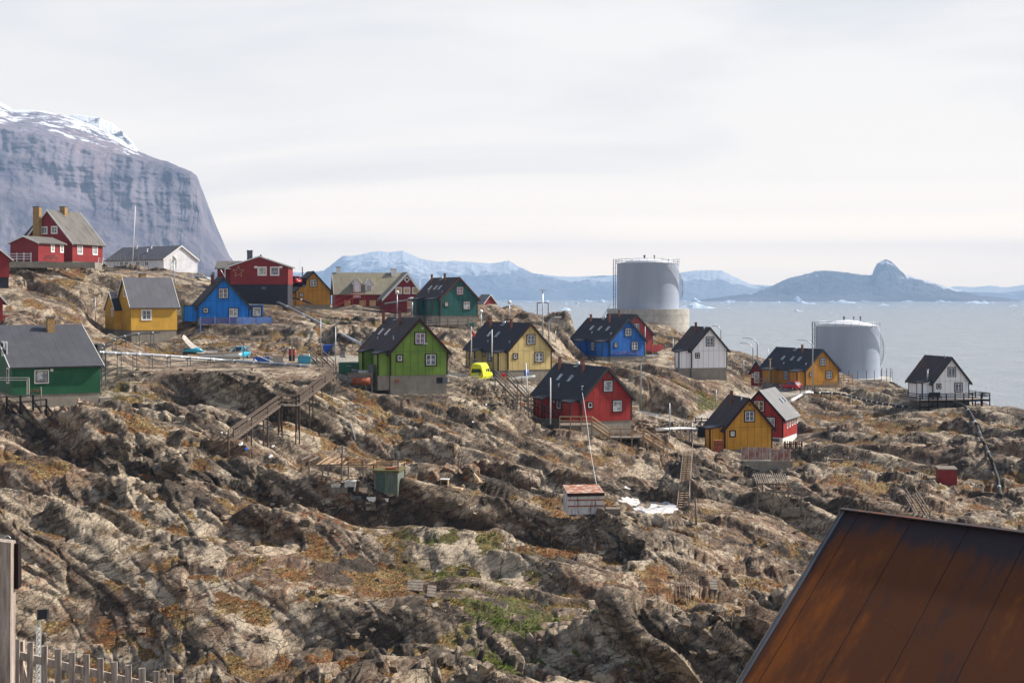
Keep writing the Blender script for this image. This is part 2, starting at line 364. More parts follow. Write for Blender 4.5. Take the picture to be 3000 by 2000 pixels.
# drop near-duplicates
keep = []
for i, p in enumerate(pts):
    if all((pts[j, 0]-p[0])**2+(pts[j, 1]-p[1])**2 > 2.2**2 for j in keep): keep.append(i)
pts = pts[keep]
def tps(r2): return np.where(r2 > 1e-9, r2*np.log(r2+1e-9)*.5, 0)
sc_ = 50.0; q = pts[:, :2]/sc_
A = tps(((q[:, None]-q[None])**2).sum(-1))+np.eye(len(q))*2e-3
Pm = np.c_[np.ones(len(q)), q]; n = len(q)
M = np.block([[A, Pm], [Pm.T, np.zeros((3, 3))]])
wts = np.linalg.solve(M, np.r_[pts[:, 2], 0, 0, 0])
GX = np.arange(-190, 191, 1.0); GY = np.arange(36, 470, 1.0)
gx, gy = np.meshgrid(GX, GY); g = np.c_[gx.ravel(), gy.ravel()]/sc_
base = np.zeros(len(g))
for i in range(0, len(g), 20000):
    d = ((g[i:i+20000, None]-q[None])**2).sum(-1); base[i:i+20000] = tps(d)@wts[:n]+wts[n]+g[i:i+20000]@wts[n+1:]
base = base.reshape(gx.shape).astype(np.float32)
base = np.clip(base, -16, 45)
def bil(grid, x, y):
    fx = np.clip((x-GX[0]), 1, len(GX)-2.001); fy = np.clip((y-GY[0]), 1, len(GY)-2.001)
    ix = fx.astype(int); iy = fy.astype(int); a = fx-ix; b = fy-iy
    if grid is base:
        w = lambda t: ((1-t)**3/6, (3*t**3-6*t*t+4)/6, (-3*t**3+3*t*t+3*t+1)/6, t**3/6)
        wx_, wy_ = w(a), w(b); r = 0
        for j_ in range(4):
            for i_ in range(4): r = r+wx_[i_]*wy_[j_]*grid[iy+j_-1, ix+i_-1]
        return r.astype(np.float32)
    return (grid[iy, ix]*(1-a)+grid[iy, ix+1]*a)*(1-b)+(grid[iy+1, ix]*(1-a)+grid[iy+1, ix+1]*a)*b
# how freely the rock may break up: calm round houses, roads and yards
calm = np.ones_like(gx)
for k, h in H.items():
    c, s = math.cos(h.t), math.sin(h.t)
    lx = (gx-h.cx)*c+(gy-h.cy)*s; ly = -(gx-h.cx)*s+(gy-h.cy)*c
    dx = np.maximum(np.abs(lx)-h.W/2, 0); dy = np.maximum(np.abs(ly-h.L/2)-h.L/2, 0)
    d = np.hypot(dx, dy); calm = np.minimum(calm, sstep(0, 6, d)*.93+.07)
    tl_ = np.clip(ly/h.L, 0, 1); zf = h.z-h.fd*(1-tl_)-min(h.fd, .7)*tl_+.1; wt_ = 1-sstep(.3, 4.0, d); base = base*(1-wt_)+zf*wt_
    cap = np.where(d < .8, h.z-.35, 1e9); base = np.minimum(base, cap)
ROADS = [([(560, 1052, 184), (700, 1053, 184), (850, 1052, 184), (1000, 1050, 184), (1100, 1062, 178)], 5.5),
         ([(1330, 1098, 178), (1440, 1118, 176), (1560, 1132, 180), (1700, 1170, 188), (1850, 1215, 186), (1960, 1236, 183), (2060, 1243, 184), (2140, 1215, 195), (2215, 1182, 214), (2290, 1152, 238), (2350, 1143, 250)], 4.6)]
def catmull(p, n=10):
    p = [Vector(a) for a in p]; p = [p[0]*2-p[1]]+p+[p[-1]*2-p[-2]]; o = []
    for i in range(1, len(p)-2):
        for k in range(n):
            t = k/n; a, b, c, d = p[i-1:i+3]
            o.append(.5*((2*b)+(c-a)*t+(2*a-5*b+4*c-d)*t*t+(3*b-3*c+d-a)*t**3))
    return o+[p[-2]]
roadmask = np.zeros_like(gx); road_lines = []
for rp_, wd in ROADS:
    line = catmull([P(*a) for a in rp_], 12); road_lines.append((line, wd)); best = np.full(gx.shape, 1e9); zz = np.zeros(gx.shape)
    for p in line:
        d = np.hypot(gx-p.x, gy-p.y); m = d < best; best = np.where(m, d, best); zz = np.where(m, p.z, zz)
    f = 1-sstep(wd*.6, wd*.6+3.5, best); base = base*(1-f)+zz*f; roadmask = np.maximum(roadmask, 1-sstep(wd*.5, wd*.5+1, best)); calm = np.minimum(calm, .06+.94*sstep(wd*.55, wd*.55+3, best))
for k, h in H.items():
    c, s = math.cos(h.t), math.sin(h.t); lx = (gx-h.cx)*c+(gy-h.cy)*s; ly = -(gx-h.cx)*s+(gy-h.cy)*c
    d = np.hypot(np.maximum(np.abs(lx)-h.W/2, 0), np.maximum(np.abs(ly-h.L/2)-h.L/2, 0)); tl_ = np.clip(ly/h.L, 0, 1)
    zf = h.z-h.fd*(1-tl_)-min(h.fd, .7)*tl_+.15; wt_ = 1-sstep(.3, 3.2, d); base = base*(1-wt_)+zf*wt_
yd_ = sstep(-47, -43, gx)*(1-sstep(-13, -9, gx))*sstep(150, 153.5, gy)*(1-sstep(178, 182, gy)); base = base*(1-yd_)+np.minimum(base, CZ-8.35+(gy-165)*.012)*yd_
for cx_, cy_, rx_, ry_ in ((-66, 240, 17, 16), (-34, 250, 16, 10), (19, 224, 13, 9), (-33, 170, 17, 17), (-24, 168, 10, 12), (-42, 163, 14, 12), (-8, 176, 9, 7)):
    d = np.hypot((gx-cx_)/rx_, (gy-cy_)/ry_); calm = np.minimum(calm, .1+.9*sstep(.75, 1.25, d))
def soften(A, n=2):
    for _ in range(n):
        B = A.copy(); B[1:-1] = (A[:-2]+2*A[1:-1]+A[2:])/4; A = B.copy(); A[:, 1:-1] = (B[:, :-2]+2*B[:, 1:-1]+B[:, 2:])/4
    return A
# nothing between the viewer and a house rises above its sill
pxg = 1500+F*gx/gy
for k, h in H.items():
    th_, Y_, pa, pg, ps, pb, pe, pt, pf = HS[k]; l_, r_ = min(pa, pg, ps), max(pa, pg, ps); low = {'hall': 794, 'redE1': 842, 'redE2': 975}.get(k, pb+(pf-pb)*.6)
    w_ = sstep(l_-45, l_-5, pxg)*(1-sstep(r_+5, r_+45, pxg))*(gy < h.cy+1); capz = CZ+(HZ-(low+7))/F*gy; base = np.where((w_ > 0) & (base > capz), base*(1-w_)+capz*w_, base)
base = soften(base, 3).astype(np.float32); calm = soften(calm, 2).astype(np.float32)
NS = Vector((.42, -.18, .88)).normalized()     # the beds of rock dip down to the right
E1 = Vector((.88, .05, -.42)).normalized(); E1 = (E1-NS*E1.dot(NS)).normalized(); E2 = NS.cross(E1)
SKL = [(-400, 740), (0, 758), (300, 772), (400, 778), (480, 793), (520, 801), (590, 808), (625, 822), (660, 845), (850, 888), (966, 893), (1110, 889), (1235, 905), (1290, 900), (1380, 880), (1404, 868), (1435, 880), (1471, 906), (1493, 895), (1504, 896), (1524, 904), (1545, 918), (1591, 923), (1610, 918), (1638, 914), (1667, 906), (1698, 905), (1720, 907), (1740, 913), (1764, 923), (1800, 945), (1900, 940), (1963, 954), (2005, 976), (2040, 1000), (2080, 1015), (2140, 1026), (2180, 1032), (2200, 1042), (2240, 1056), (2300, 1080), (2460, 1095), (2500, 1113), (2560, 1118), (2621, 1114), (2647, 1121), (2672, 1137), (2760, 1165), (2882, 1178), (2927, 1184), (2957, 1192), (2988, 1208), (3010, 1228), (3100, 1290), (3400, 1400)]
SKX = np.array([a for a, b in SKL], float); SKY = np.array([b for a, b in SKL], float)
def relief(x, y):
    """height of the ground without the small blocks"""
    z = bil(base, x, y); k = bil(calm, x, y)*(1-.42*sstep(150, 215, y))
    z = z+k*1.4*fbm(x/24, y/12, z/17, 3)
    wx = fbm(x/11, y/11, z/11+7, 3)*2.4
    amp = k*np.clip(.6+.9*fbm(x/33+5, y/26, 0*x+3, 2), .15, 1.0)
    # long whalebacks: steep faces towards the viewer, gentle backs, crests running down to the right
    for L_, A_, r_, sk, sd in ((11.5, 3.8, .2, .42, 0), (5.0, 1.25, .24, .25, 9), (2.1, .42, .28, .5, 4)):
        wp = L_*(1.25*fbm(x/(L_*4.2)+sd, y/(L_*2.4), 0*x+sd, 3)+.22*fbm(x/(L_*1.5), y/(L_*.8), 0*x+sd+2, 2))
        t = (y+sk*x+wp)/L_; c_ = np.floor(t); fr = t-c_; rv = _j[(c_.astype(np.int32)*53+sd) & 255, 1]
        d = np.clip((fr-r_)/(1-r_), 0, 1)
        z = z+A_*amp*((.5+.9*rv)*np.where(fr < r_, sstep(0, r_, fr), 1-d**1.5)-.5)*np.clip(.75+1.1*fbm(x/(L_*2.8)+sd+40, y/L_, 0*x, 2), .15, 1.3)
    s = x*NS.x+y*NS.y*2.2+z*NS.z+wx
    for per, am in ((6.3, .6), (2.3, .3)):
        t = s/per; fr = t-np.floor(t)
        z = z+am*per*.42*amp*(sstep(.0, .28, fr)-fr)
        s = s+wx*.4+3.3
    px_ = 1500+F*x/y; cap = CZ+(HZ-np.interp(px_, SKX, SKY))/F*y+.5*fbm(x/2.6, y/30, 0*x+11, 3)-.15
    return np.where((y > 205) & (z > cap), cap, z)
def ground(x, y):
    return float(relief(np.array([x], np.float32), np.array([y], np.float32))[0])
print('terrain points', len(pts))
# ---------------------------------------------------------------- the rock hillside
NU, NV = 1320, 1250
us = np.linspace(-.52, .52, NU); yy = np.exp(np.linspace(math.log(42), math.log(440), 900))
U, Y0 = np.meshgrid(us, yy)                                # fan of rows
zc = np.zeros_like(Y0)
for i in range(0, 900, 100): zc[i:i+100] = relief((U[i:i+100]*Y0[i:i+100]).astype(np.float32), Y0[i:i+100].astype(np.float32))
# finer rows where the ground is steep
dz = np.abs(np.diff(zc, axis=0)); dy = np.diff(Y0, axis=0)
den = (dz*2.2+dy*.42)/Y0[:-1]+.0006
k = np.ones(25)/25
den = np.apply_along_axis(lambda r: np.convolve(np.pad(r, 12, 'edge'), k, 'valid'), 1, den)
den = np.apply_along_axis(lambda r: np.convolve(np.pad(r, 4, 'edge'), np.ones(9)/9, 'valid'), 0, den)
cum = np.vstack([np.zeros((1, NU)), np.cumsum(den, 0)]); cum /= cum[-1]
tv = np.linspace(0, 1, NV); Yr = np.empty((NV, NU))
for j in range(NU): Yr[:, j] = np.interp(tv, cum[:, j], yy)
X = (us[None]*Yr).astype(np.float32); Yr = Yr.astype(np.float32); Z = np.empty_like(X)
for i in range(0, NV, 100): Z[i:i+100] = relief(X[i:i+100], Yr[i:i+100])
def normals(X, Y, Z):
    def d(A, ax): return np.gradient(A, axis=ax)
    ax_, ay, az = d(X, 1), d(Y, 1), d(Z, 1); bx, by, bz = d(X, 0), d(Y, 0), d(Z, 0)
    n = np.stack([ay*bz-az*by, az*bx-ax_*bz, ax_*by-ay*bx], -1); n /= np.linalg.norm(n, axis=-1)[..., None]+1e-9
    n[n[..., 2] < 0] *= -1 if False else 1
    return n
N1 = normals(X, Yr, Z)
def blur(A, r):
    kk = np.ones(2*r+1)/(2*r+1)
    A = np.apply_along_axis(lambda v: np.convolve(np.pad(v, r, 'edge'), kk, 'valid'), 0, A)
    return np.apply_along_axis(lambda v: np.convolve(np.pad(v, r, 'edge'), kk, 'valid'), 1, A)
NSM = np.stack([blur(N1[..., i], 5) for i in range(3)], -1); NSM /= np.linalg.norm(NSM, axis=-1)[..., None]+1e-9
calmv = bil(calm, X, Yr); roadv = bil(roadmask, X, Yr)
e1, e2, e3 = np.array(E1), np.array(E2), np.array(NS)
def blocks(x, y, z, c):
    wx = fbm(x/8, y/8, z/8, 3)*1.5; wy = fbm(x/8+9, y/8, z/8, 3)*1.5; wz = fbm(x/11, y/8+9, z/8, 3)*.9
    x2 = x+wx; y2 = y+wy; z2 = z+wz
    a = x2*e1[0]+y2*e1[1]+z2*e1[2]; b = x2*e2[0]+y2*e2[1]+z2*e2[2]; s = x2*e3[0]+y2*e3[1]+z2*e3[2]
    mod = np.clip(.6+1.0*fbm(x/21+40, y/19, z/15, 2), .1, 1.15)
    D = np.zeros_like(x); crev = np.zeros_like(x); cv = np.zeros_like(x)
    for (sa, sb, ss, off, grv, w_, tl) in ((13., 6.0, 2.2, 1.0, .55, .035, .20), (6.5, 3.0, .9, .34, .32, .05, .2), (2.6, 1.3, .38, .07, .1, .08, .16), (.9, .5, .17, .015, .03, .14, .12)):
        f1, f2, cid, vx, vy, vz = worley(a/sa, b/sb, s/ss)
        e = f2-f1; cr = 1-sstep(0, w_, e); rv = _j[cid]
        tilt = vx*sa*(rv[:, 0]-.5)*2*tl+vy*sb*(rv[:, 1]-.5)*2*tl+vz*ss*(rv[:, 2]-.5)*1.2*tl
        D += mod*(off*(rv[:, 3]-.5)+tilt*.55-grv*cr)
        if off > .05: crev = np.maximum(crev, cr)
        cv += (rv[:, 2]-.5)*(.6 if off > .1 else .3)
        a = a+3.7; b = b+1.9
    for per, am in ((3.8, 1.05), (1.35, .42)):
        q_ = s/per+.35*fbm(x/9+per, y/9, z/9, 2); fr = q_-np.floor(q_); rv = _j[(np.floor(q_).astype(np.int32)*37) & 255, 0]
        D += mod*am*(.45+.8*rv)*(np.minimum(fr*8, 1)*(1-fr)**.7-.45)
    # fine foliation of the gneiss
    D += .05*perlin(a/2.6, b/1.4, s/.26)*mod+.06*fbm(x/1.1, y/1.1, z/.9, 3)
    return (D-.15)*c*(1-.25*sstep(150, 210, y)), crev, cv
D = np.empty_like(Z); CR = np.empty_like(Z); CV = np.empty_like(Z)
for i in range(0, NV, 125):
    sl_ = slice(i, min(i+125, NV)); sh = Z[sl_].shape
    d, c, q_ = blocks(X[sl_].ravel(), Yr[sl_].ravel(), Z[sl_].ravel(), calmv[sl_].ravel()); D[sl_] = d.reshape(sh); CR[sl_] = c.reshape(sh); CV[sl_] = q_.reshape(sh)
fade = sstep(40, 60, Yr)
def soft(A):
    B = A.copy(); B[1:-1] = (A[:-2]+2*A[1:-1]+A[2:])/4; C_ = B.copy(); C_[:, 1:-1] = (B[:, :-2]+2*B[:, 1:-1]+B[:, 2:])/4; return C_
D = soft(D)
PX = X+NSM[..., 0]*D*fade; PY = Yr+NSM[..., 1]*D*fade; PZ = Z+NSM[..., 2]*D*fade
N2 = normals(PX, PY, PZ)
nzs = blur(N2[..., 2], 2)
# turf grows on the ledges and in the hollows
patch = fbm(X/7, Yr/7, Z/5, 4); patch2 = fbm(X/2.2+31, Yr/2.2, Z/2, 3)
hollow = np.clip((blur(PZ, 12)-PZ)*.5, -.4, .7)
gr = sstep(.7, .9, nzs)*np.clip(.3+1.2*patch+.9*patch2+hollow*2.0, 0, 1)
SPOTS = []   # (px, py, Y, radius m, add grass, green)
for s_ in """1230 1480 114 6 .8 .6;1150 1490 113 5 .7 .8;760 1450 112 7 .7 .8;640 1420 114 6 .6 .5;900 1160 152 7 .7 .25;1190 1290 138 6 .9 .15;1230 1340 130 5 .9 .1;320 1260 126 9 .7 .15;520 1310 119 8 .8 .1
420 1290 122 8 .7 .2;100 1220 130 7 .6 .2;1010 1585 102 7 .7 .1;1120 1620 99 6 .7 .05;1000 1560 105 5 .7 .1;1300 1600 102 6 .7 .8;1480 1680 96 7 .7 .8;1400 1700 95 5 .6 .6;1050 1270 140 7 .5 .2
1980 1720 99 6 .9 0;2050 1740 97 6 .9 0;1750 1560 108 9 .6 .25;1900 1570 108 9 .6 .2;2100 1640 106 8 .6 .15;2200 1640 107 8 .6 .15;1500 1900 83 8 .6 .1;1700 1880 84 8 .6 .1;1900 1920 82 9 .7 .1;2050 1950 80 7 .6 .1;1250 1960 79 8 .6 .1
450 1035 186 6 .5 .4;350 1080 158 7 .7 .5;330 1110 150 6 .7 .5;500 1100 158 6 .5 .3;2000 1170 196 10 .9 .35;1960 1200 193 9 .7 .4;2080 1200 204 7 .8 .5;2060 1220 200 6 .6 .7;2480 1250 203 11 .6 .2;2560 1300 188 11 .7 .25;2450 1330 172 9 .5 .2;2700 1250 195 9 .5 .4;2600 1360 170 9 .6 .15;2850 1340 178 8 .5 .2
2700 1420 158 9 .6 .15;2550 1440 152 8 .6 .1;2960 1400 162 8 .5 .15;2000 1320 160 5 .4 .3;250 850 207 7 .4 .3;230 830 208 6 .4 .4;60 900 198 7 .4 .4;600 980 205 7 .4 .4;940 940 225 5 .6 .9;1000 960 215 5 .5 .8;820 1010 200 7 .4 .4;1560 960 235 6 .4 .3;1700 965 236 6 .4 .3
60 1420 106 6 .5 .2;200 1650 92 5 .5 .1;350 1680 91 6 .6 .1;480 1720 89 6 .6 .1;650 1800 86 7 .6 .4;560 1620 96 6 .6 .1;840 1680 94 6 .6 .1;1480 1830 87 6 .6 .7;1620 1910 82 5 .5 .9""".replace('\n', ';').split(';'):
    SPOTS.append(tuple(map(float, s_.split())))
SPOTS += [(px_, py_, d_, 8, .75, g_) for px_, py_, d_, g_ in ((250, 1280, 124, .1), (330, 1330, 118, .1), (420, 1340, 116, .15), (520, 1350, 115, .2), (600, 1330, 117, .3), (680, 1400, 113, .3), (700, 1340, 119, .1), (380, 1400, 111, .2), (250, 1400, 111, .1), (860, 1440, 111, .1), (1600, 1480, 115, .1), (1560, 1500, 112, .05), (1450, 1470, 115, .05), (980, 1250, 146, .1), (1080, 1240, 147, .1))]
add = np.zeros_like(X); grn = np.clip(.25+.9*fbm(X/13+70, Yr/13, Z/9, 3), 0, 1)*.6
for px, py, Yd, r, a_, gg in SPOTS:
    p = P(px, py, Yd); k_ = np.exp(-((X-p.x)**2+((Yr-p.y)*.7)**2)/(r*r*.55)); add = np.maximum(add, a_*k_); grn = grn*(1-k_)+gg*k_
gr = np.clip(gr+add*sstep(.5, .8, nzs)*np.clip(.35+1.6*patch2+hollow*1.3, 0, 1), 0, 1)
gr = gr*(1-roadv)*np.clip(calmv*2, .3, 1)
NX_, NY_ = X.shape[1], X.shape[0]
def grid_mesh(name, PX, PY, PZ, attrs=()):
    ny, nx = PX.shape
    co = np.stack([PX, PY, PZ], -1).reshape(-1, 3).astype(np.float32)
    idx = np.arange(nx*ny).reshape(ny, nx)
    quads = np.stack([idx[:-1, :-1], idx[:-1, 1:], idx[1:, 1:], idx[1:, :-1]], -1).reshape(-1, 4).astype(np.int32)
    me = bpy.data.meshes.new(name); me.vertices.add(len(co)); me.vertices.foreach_set('co', co.ravel())
    me.loops.add(quads.size); me.loops.foreach_set('vertex_index', quads.ravel())
    me.polygons.add(len(quads)); me.polygons.foreach_set('loop_start', np.arange(0, quads.size, 4, dtype=np.int32))
    me.polygons.foreach_set('use_smooth', np.ones(len(quads), bool))
    for nm, A in attrs:
        at = me.attributes.new(nm, 'FLOAT', 'POINT'); at.data.foreach_set('value', A.ravel().astype(np.float32))
    me.update(calc_edges=True); me.validate()
    o = bpy.data.objects.new(name, me); COL.objects.link(o); return o
lich = np.clip(fbm(X/9+3, Yr/9, Z/5, 3)*1.6-.1, 0, 1)*(1-sstep(100, 150, Yr)*.7)
terr = grid_mesh('terrain', PX, PY, PZ, (('grass', gr), ('green', grn), ('lichen', lich), ('road', roadv), ('cellv', CV)))
terr.data.polygons.foreach_set('use_smooth', np.zeros(len(terr.data.polygons), bool))
tag(terr, kind='structure')
t = NT('rock'); v = t.coord()
rotv = t.coord('Object', (1, 1, 1), (0, R(26), R(-5)))
mp2 = t.n('ShaderNodeMapping'); mp2.inputs['Scale'].default_value = (.2, .3, 1.7); t.l(rotv, mp2.inputs[0])
band = t.noise(mp2.outputs[0], 1.1, 6, .65, .8)
fine = t.noise(v, 4.5, 7, .68); big = t.noise(v, .09, 4, .6); mid = t.noise(v, .7, 5, .62)
c = t.mix(t.ramp(band, .34, .66), srgb(84, 71, 59), srgb(144, 128, 108))
c = t.mix(t.ramp(big, .47, .6), c, srgb(126, 102, 82))
c = t.mix(t.math('MULTIPLY', t.ramp(mid, .5, .66), .8), c, srgb(192, 175, 152))
c = t.mix(t.math('MULTIPLY', t.ramp(fine, .48, .28), .6), c, srgb(62, 55, 49))
cvn = t.math('ADD', t.attr('cellv').outputs[2], 0.0)
c = t.mix(t.ramp(cvn, -.05, -.4, 0, .8), c, srgb(58, 49, 42)); c = t.mix(t.ramp(cvn, .05, .45, 0, .55), c, srgb(210, 193, 168))
blk = t.noise(v, .33, 6, .7); c = t.mix(t.math('MULTIPLY', t.ramp(blk, .55, .68), .55), c, srgb(52, 47, 44))
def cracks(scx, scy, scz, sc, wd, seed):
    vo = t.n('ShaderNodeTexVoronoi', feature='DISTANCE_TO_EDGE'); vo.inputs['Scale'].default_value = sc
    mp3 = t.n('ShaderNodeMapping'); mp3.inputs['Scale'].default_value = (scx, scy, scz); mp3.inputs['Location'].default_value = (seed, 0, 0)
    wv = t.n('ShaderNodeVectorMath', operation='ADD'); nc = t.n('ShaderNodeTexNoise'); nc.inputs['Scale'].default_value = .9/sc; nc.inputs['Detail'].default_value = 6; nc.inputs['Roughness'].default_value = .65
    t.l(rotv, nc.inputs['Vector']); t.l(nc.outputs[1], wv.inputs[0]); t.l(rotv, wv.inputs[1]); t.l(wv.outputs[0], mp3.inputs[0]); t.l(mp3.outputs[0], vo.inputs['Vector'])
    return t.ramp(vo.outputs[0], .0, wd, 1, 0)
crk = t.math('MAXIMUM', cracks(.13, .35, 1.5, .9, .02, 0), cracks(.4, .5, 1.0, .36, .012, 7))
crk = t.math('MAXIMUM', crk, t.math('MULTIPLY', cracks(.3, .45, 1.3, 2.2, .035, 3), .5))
c = t.mix(t.math('MULTIPLY', crk, .6), c, srgb(34, 29, 26))  # crack lines darkened: soil, and crevice shade put into the colour
li = t.math('MULTIPLY', t.attr('lichen').outputs[2], t.noise(v, 1.3, 8, .75, lo=.5, hi=.58)); c = t.mix(t.math('MULTIPLY', li, .75), c, srgb(138, 78, 34))
dry = t.mix(t.noise(v, .55, 4, .6, lo=.38, hi=.62), srgb(150, 92, 46), srgb(176, 150, 98))
gcol = t.mix(t.ramp(t.math('ADD', t.attr('green').outputs[2], t.math('MULTIPLY', t.noise(v, 1.3, 4), .9)), .75, 1.1), dry, srgb(92, 106, 42))
gcol = t.mix(t.noise(v, 6, 6, .7, lo=.35, hi=.7), srgb(84, 68, 46), gcol)
gf = t.ramp(t.math('ADD', t.attr('grass').outputs[2], t.math('MULTIPLY', t.math('SUBTRACT', t.noise(v, 2.2, 8, .75), .5), 1.3)), .42, .56)
c = t.mix(gf, c, gcol)
rd = t.mix(t.noise(v, 3, 6, .7, lo=.35, hi=.65), srgb(150, 140, 128), srgb(186, 178, 165)); c = t.mix(t.ramp(t.attr('road').outputs[2], .2, .6), c, rd)
hgt = t.math('ADD', t.math('MULTIPLY', band, .35), t.math('MULTIPLY', fine, .8)); hgt = t.math('SUBTRACT', hgt, t.math('MULTIPLY', crk, 1.0))
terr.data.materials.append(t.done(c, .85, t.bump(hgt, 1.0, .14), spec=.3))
# ---------------------------------------------------------------- turf: tufts of old grass on the ledges
def tufts(name, n, colnoise, sel, hmin, hmax, mat, label, cat):
    pr = (sel.ravel()*(np.gradient(PY, axis=0)*np.gradient(PX, axis=1)).ravel().clip(1e-4, 1)*(1/Yr.ravel())); pr[Yr.ravel() < 55] = 0; pr[Yr.ravel() > 250] = 0
    pr = pr/pr.sum(); ii = rng.choice(len(pr), n, p=pr)
    c0 = np.stack([PX.ravel()[ii], PY.ravel()[ii], PZ.ravel()[ii]-.03], -1)+rng.normal(size=(n, 3))*[.08, .08, 0]
    B = 7; hh = rng.uniform(hmin, hmax, n)*np.clip(.6+fbm(c0[:, 0]/3, c0[:, 1]/3, c0[:, 2]/3, 2), .5, 1.5)
    az = rng.uniform(0, 6.283, (n, B)); ln = rng.uniform(.25, .95, (n, B)); wd = hh[:, None]*.16
    dx = np.cos(az)*ln*hh[:, None]; dy = np.sin(az)*ln*hh[:, None]; dzz = hh[:, None]*rng.uniform(.6, 1.1, (n, B))
    dx += hh[:, None]*.35; 
    px_, py_ = -np.sin(az)*wd, np.cos(az)*wd
    a = c0[:, None]+np.stack([px_, py_, 0*px_], -1); b = c0[:, None]-np.stack([px_, py_, 0*px_], -1); m = c0[:, None]+np.stack([dx, dy, dzz], -1)
    co = np.stack([a, b, m], 2).reshape(-1, 3).astype(np.float32); nt_ = n*B
    me = bpy.data.meshes.new(name); me.vertices.add(len(co)); me.vertices.foreach_set('co', co.ravel())
    me.loops.add(len(co)); me.loops.foreach_set('vertex_index', np.arange(len(co), dtype=np.int32))
    me.polygons.add(nt_); me.polygons.foreach_set('loop_start', np.arange(0, len(co), 3, dtype=np.int32))
    gv = np.repeat(grn.ravel()[ii], B*3); at = me.attributes.new('green', 'FLOAT', 'POINT'); at.data.foreach_set('value', gv.astype(np.float32))
    rv = np.repeat(rng.random(n), B*3); at = me.attributes.new('rnd', 'FLOAT', 'POINT'); at.data.foreach_set('value', rv.astype(np.float32))
    me.materials.append(mat); me.update(calc_edges=True)
    o = bpy.data.objects.new(name, me); COL.objects.link(o); return tag(o, label, cat, kind='stuff')
t = NT('old_grass'); v = t.coord()
dry = t.mix(t.noise(v, .35, 4, .6, lo=.4, hi=.6), srgb(166, 98, 46), srgb(196, 170, 114))
dry = t.mix(t.attr('rnd').outputs[2], dry, srgb(150, 128, 84))
gc = t.mix(t.ramp(t.math('ADD', t.attr('green').outputs[2], t.math('MULTIPLY', t.attr('rnd').outputs[2], .35)), .5, .8), dry, srgb(108, 130, 44))
mg = t.done(gc, .9, spec=.1)
tufts('grass', 90000, None, sstep(.25, .6, gr), .09, .28, mg, 'tufts of straw coloured and green grass on the rock ledges', 'grass')
# ---------------------------------------------------------------- the fjord
mw = NT('water'); v = mw.coord()
w1 = mw.coord('Object', (.5, .16, 1)); n1 = mw.math('ADD', mw.noise(w1, .5, 6, .7), mw.math('MULTIPLY', mw.noise(mw.coord('Object', (1, .35, 1)), .06, 6, .75), 5.0)); n2 = mw.noise(mw.coord('Object', (1, .25, 1)), .09, 7, .8)
nrm = mw.bump(n1, .42, .8)
w_mat = mw.done(mw.mix(mw.ramp(n2, .4, .6), (.15, .175, .195), (.2, .225, .245)), .25, nrm)
mw.b.inputs['IOR'].default_value = 1.33
wb = MB(); wb.poly([(-26000, -2000, 0), (26000, -2000, 0), (26000, 24000, 0), (-26000, 24000, 0)]); tag(wb.build('water', w_mat), kind='structure')
# ---------------------------------------------------------------- far mountains
def lerp_tab(tab, x): return np.interp(x, [a for a, b in tab], [b for a, b in tab])
def mt_mat(name, rock, rock2, snow, lo, hi, sc, vert=True, zs=600, snow_amt=.5):
    t = NT(name); v = t.coord('Object', (1, 1, .25 if vert else 1))
    a = t.noise(v, 1/90*sc, 8, .7); b = t.noise(t.coord(), 1/420*sc, 5, .6)
    c = t.mix(t.ramp(a, .35, .65), rock, rock2); c = t.mix(t.math('MULTIPLY', t.ramp(b, .45, .6), .6), c, tuple(x*1.5 for x in rock2))
    sn = t.noise(t.coord('Object', (1, 1, 2)), 1/110*sc, 9, .74)
    th = t.math('ADD', sn, t.math('MULTIPLY', t.math('SUBTRACT', t.attr('snow').outputs[2], .5), snow_amt))
    c = t.mix(t.math('MULTIPLY', t.noise(t.coord('Object', (1, 1, .6)), 1/260*sc, 6, .65, lo=.5, hi=.66), .55), c, tuple(x_*y_ for x_, y_ in zip(rock2, (1.7, 1.45, 1.35))))
    c = t.mix(t.ramp(th, .52, .555), c, snow)
    return t.done(c, .9, t.bump(a, .9, 14/sc), spec=.1)
CREST = [(-700, 180), (-400, 230), (-150, 268), (0, 298), (35, 320), (75, 322), (130, 326), (200, 341), (260, 362), (333, 399), (406, 443), (460, 465), (500, 480), (545, 498), (574, 512), (582, 530), (584, 556), (592, 566), (596, 605), (603, 640), (618, 682), (640, 712), (668, 748), (690, 775), (740, 830), (800, 874)]
CLIFF = [(-700, 330), (0, 378), (130, 400), (260, 435), (330, 447), (400, 465), (480, 487), (560, 512), (582, 535), (590, 575), (600, 640), (640, 716), (700, 790), (800, 874)]
TAL = [(-700, 520), (0, 560), (130, 600), (270, 668), (350, 700), (430, 735), (520, 765), (600, 790), (660, 806), (740, 845), (800, 875)]
pu = np.r_[np.linspace(-700, 480, 330), np.linspace(483, 800, 330)]
D0 = 3500.; vt = np.linspace(0, 1, 260)
kv = [0, .22, .30, .62, .70, 1.0]      # foot, talus top, bench, cliff top, plateau, crest
PXm = np.zeros((260, 660)); PYm = PXm.copy(); PZm = PXm.copy(); SNm = PXm.copy()
cr_, cl_, ta_ = lerp_tab(CREST, pu), lerp_tab(CLIFF, pu), lerp_tab(TAL, pu)
cl_ = np.maximum(cl_, cr_+3); ta_ = np.maximum(ta_, cl_+3)
fl = fbm(pu/40, 0*pu, 0*pu, 4); fl2 = fbm(pu/14, 0*pu+4, 0*pu, 3); edge = sstep(560, 700, pu)
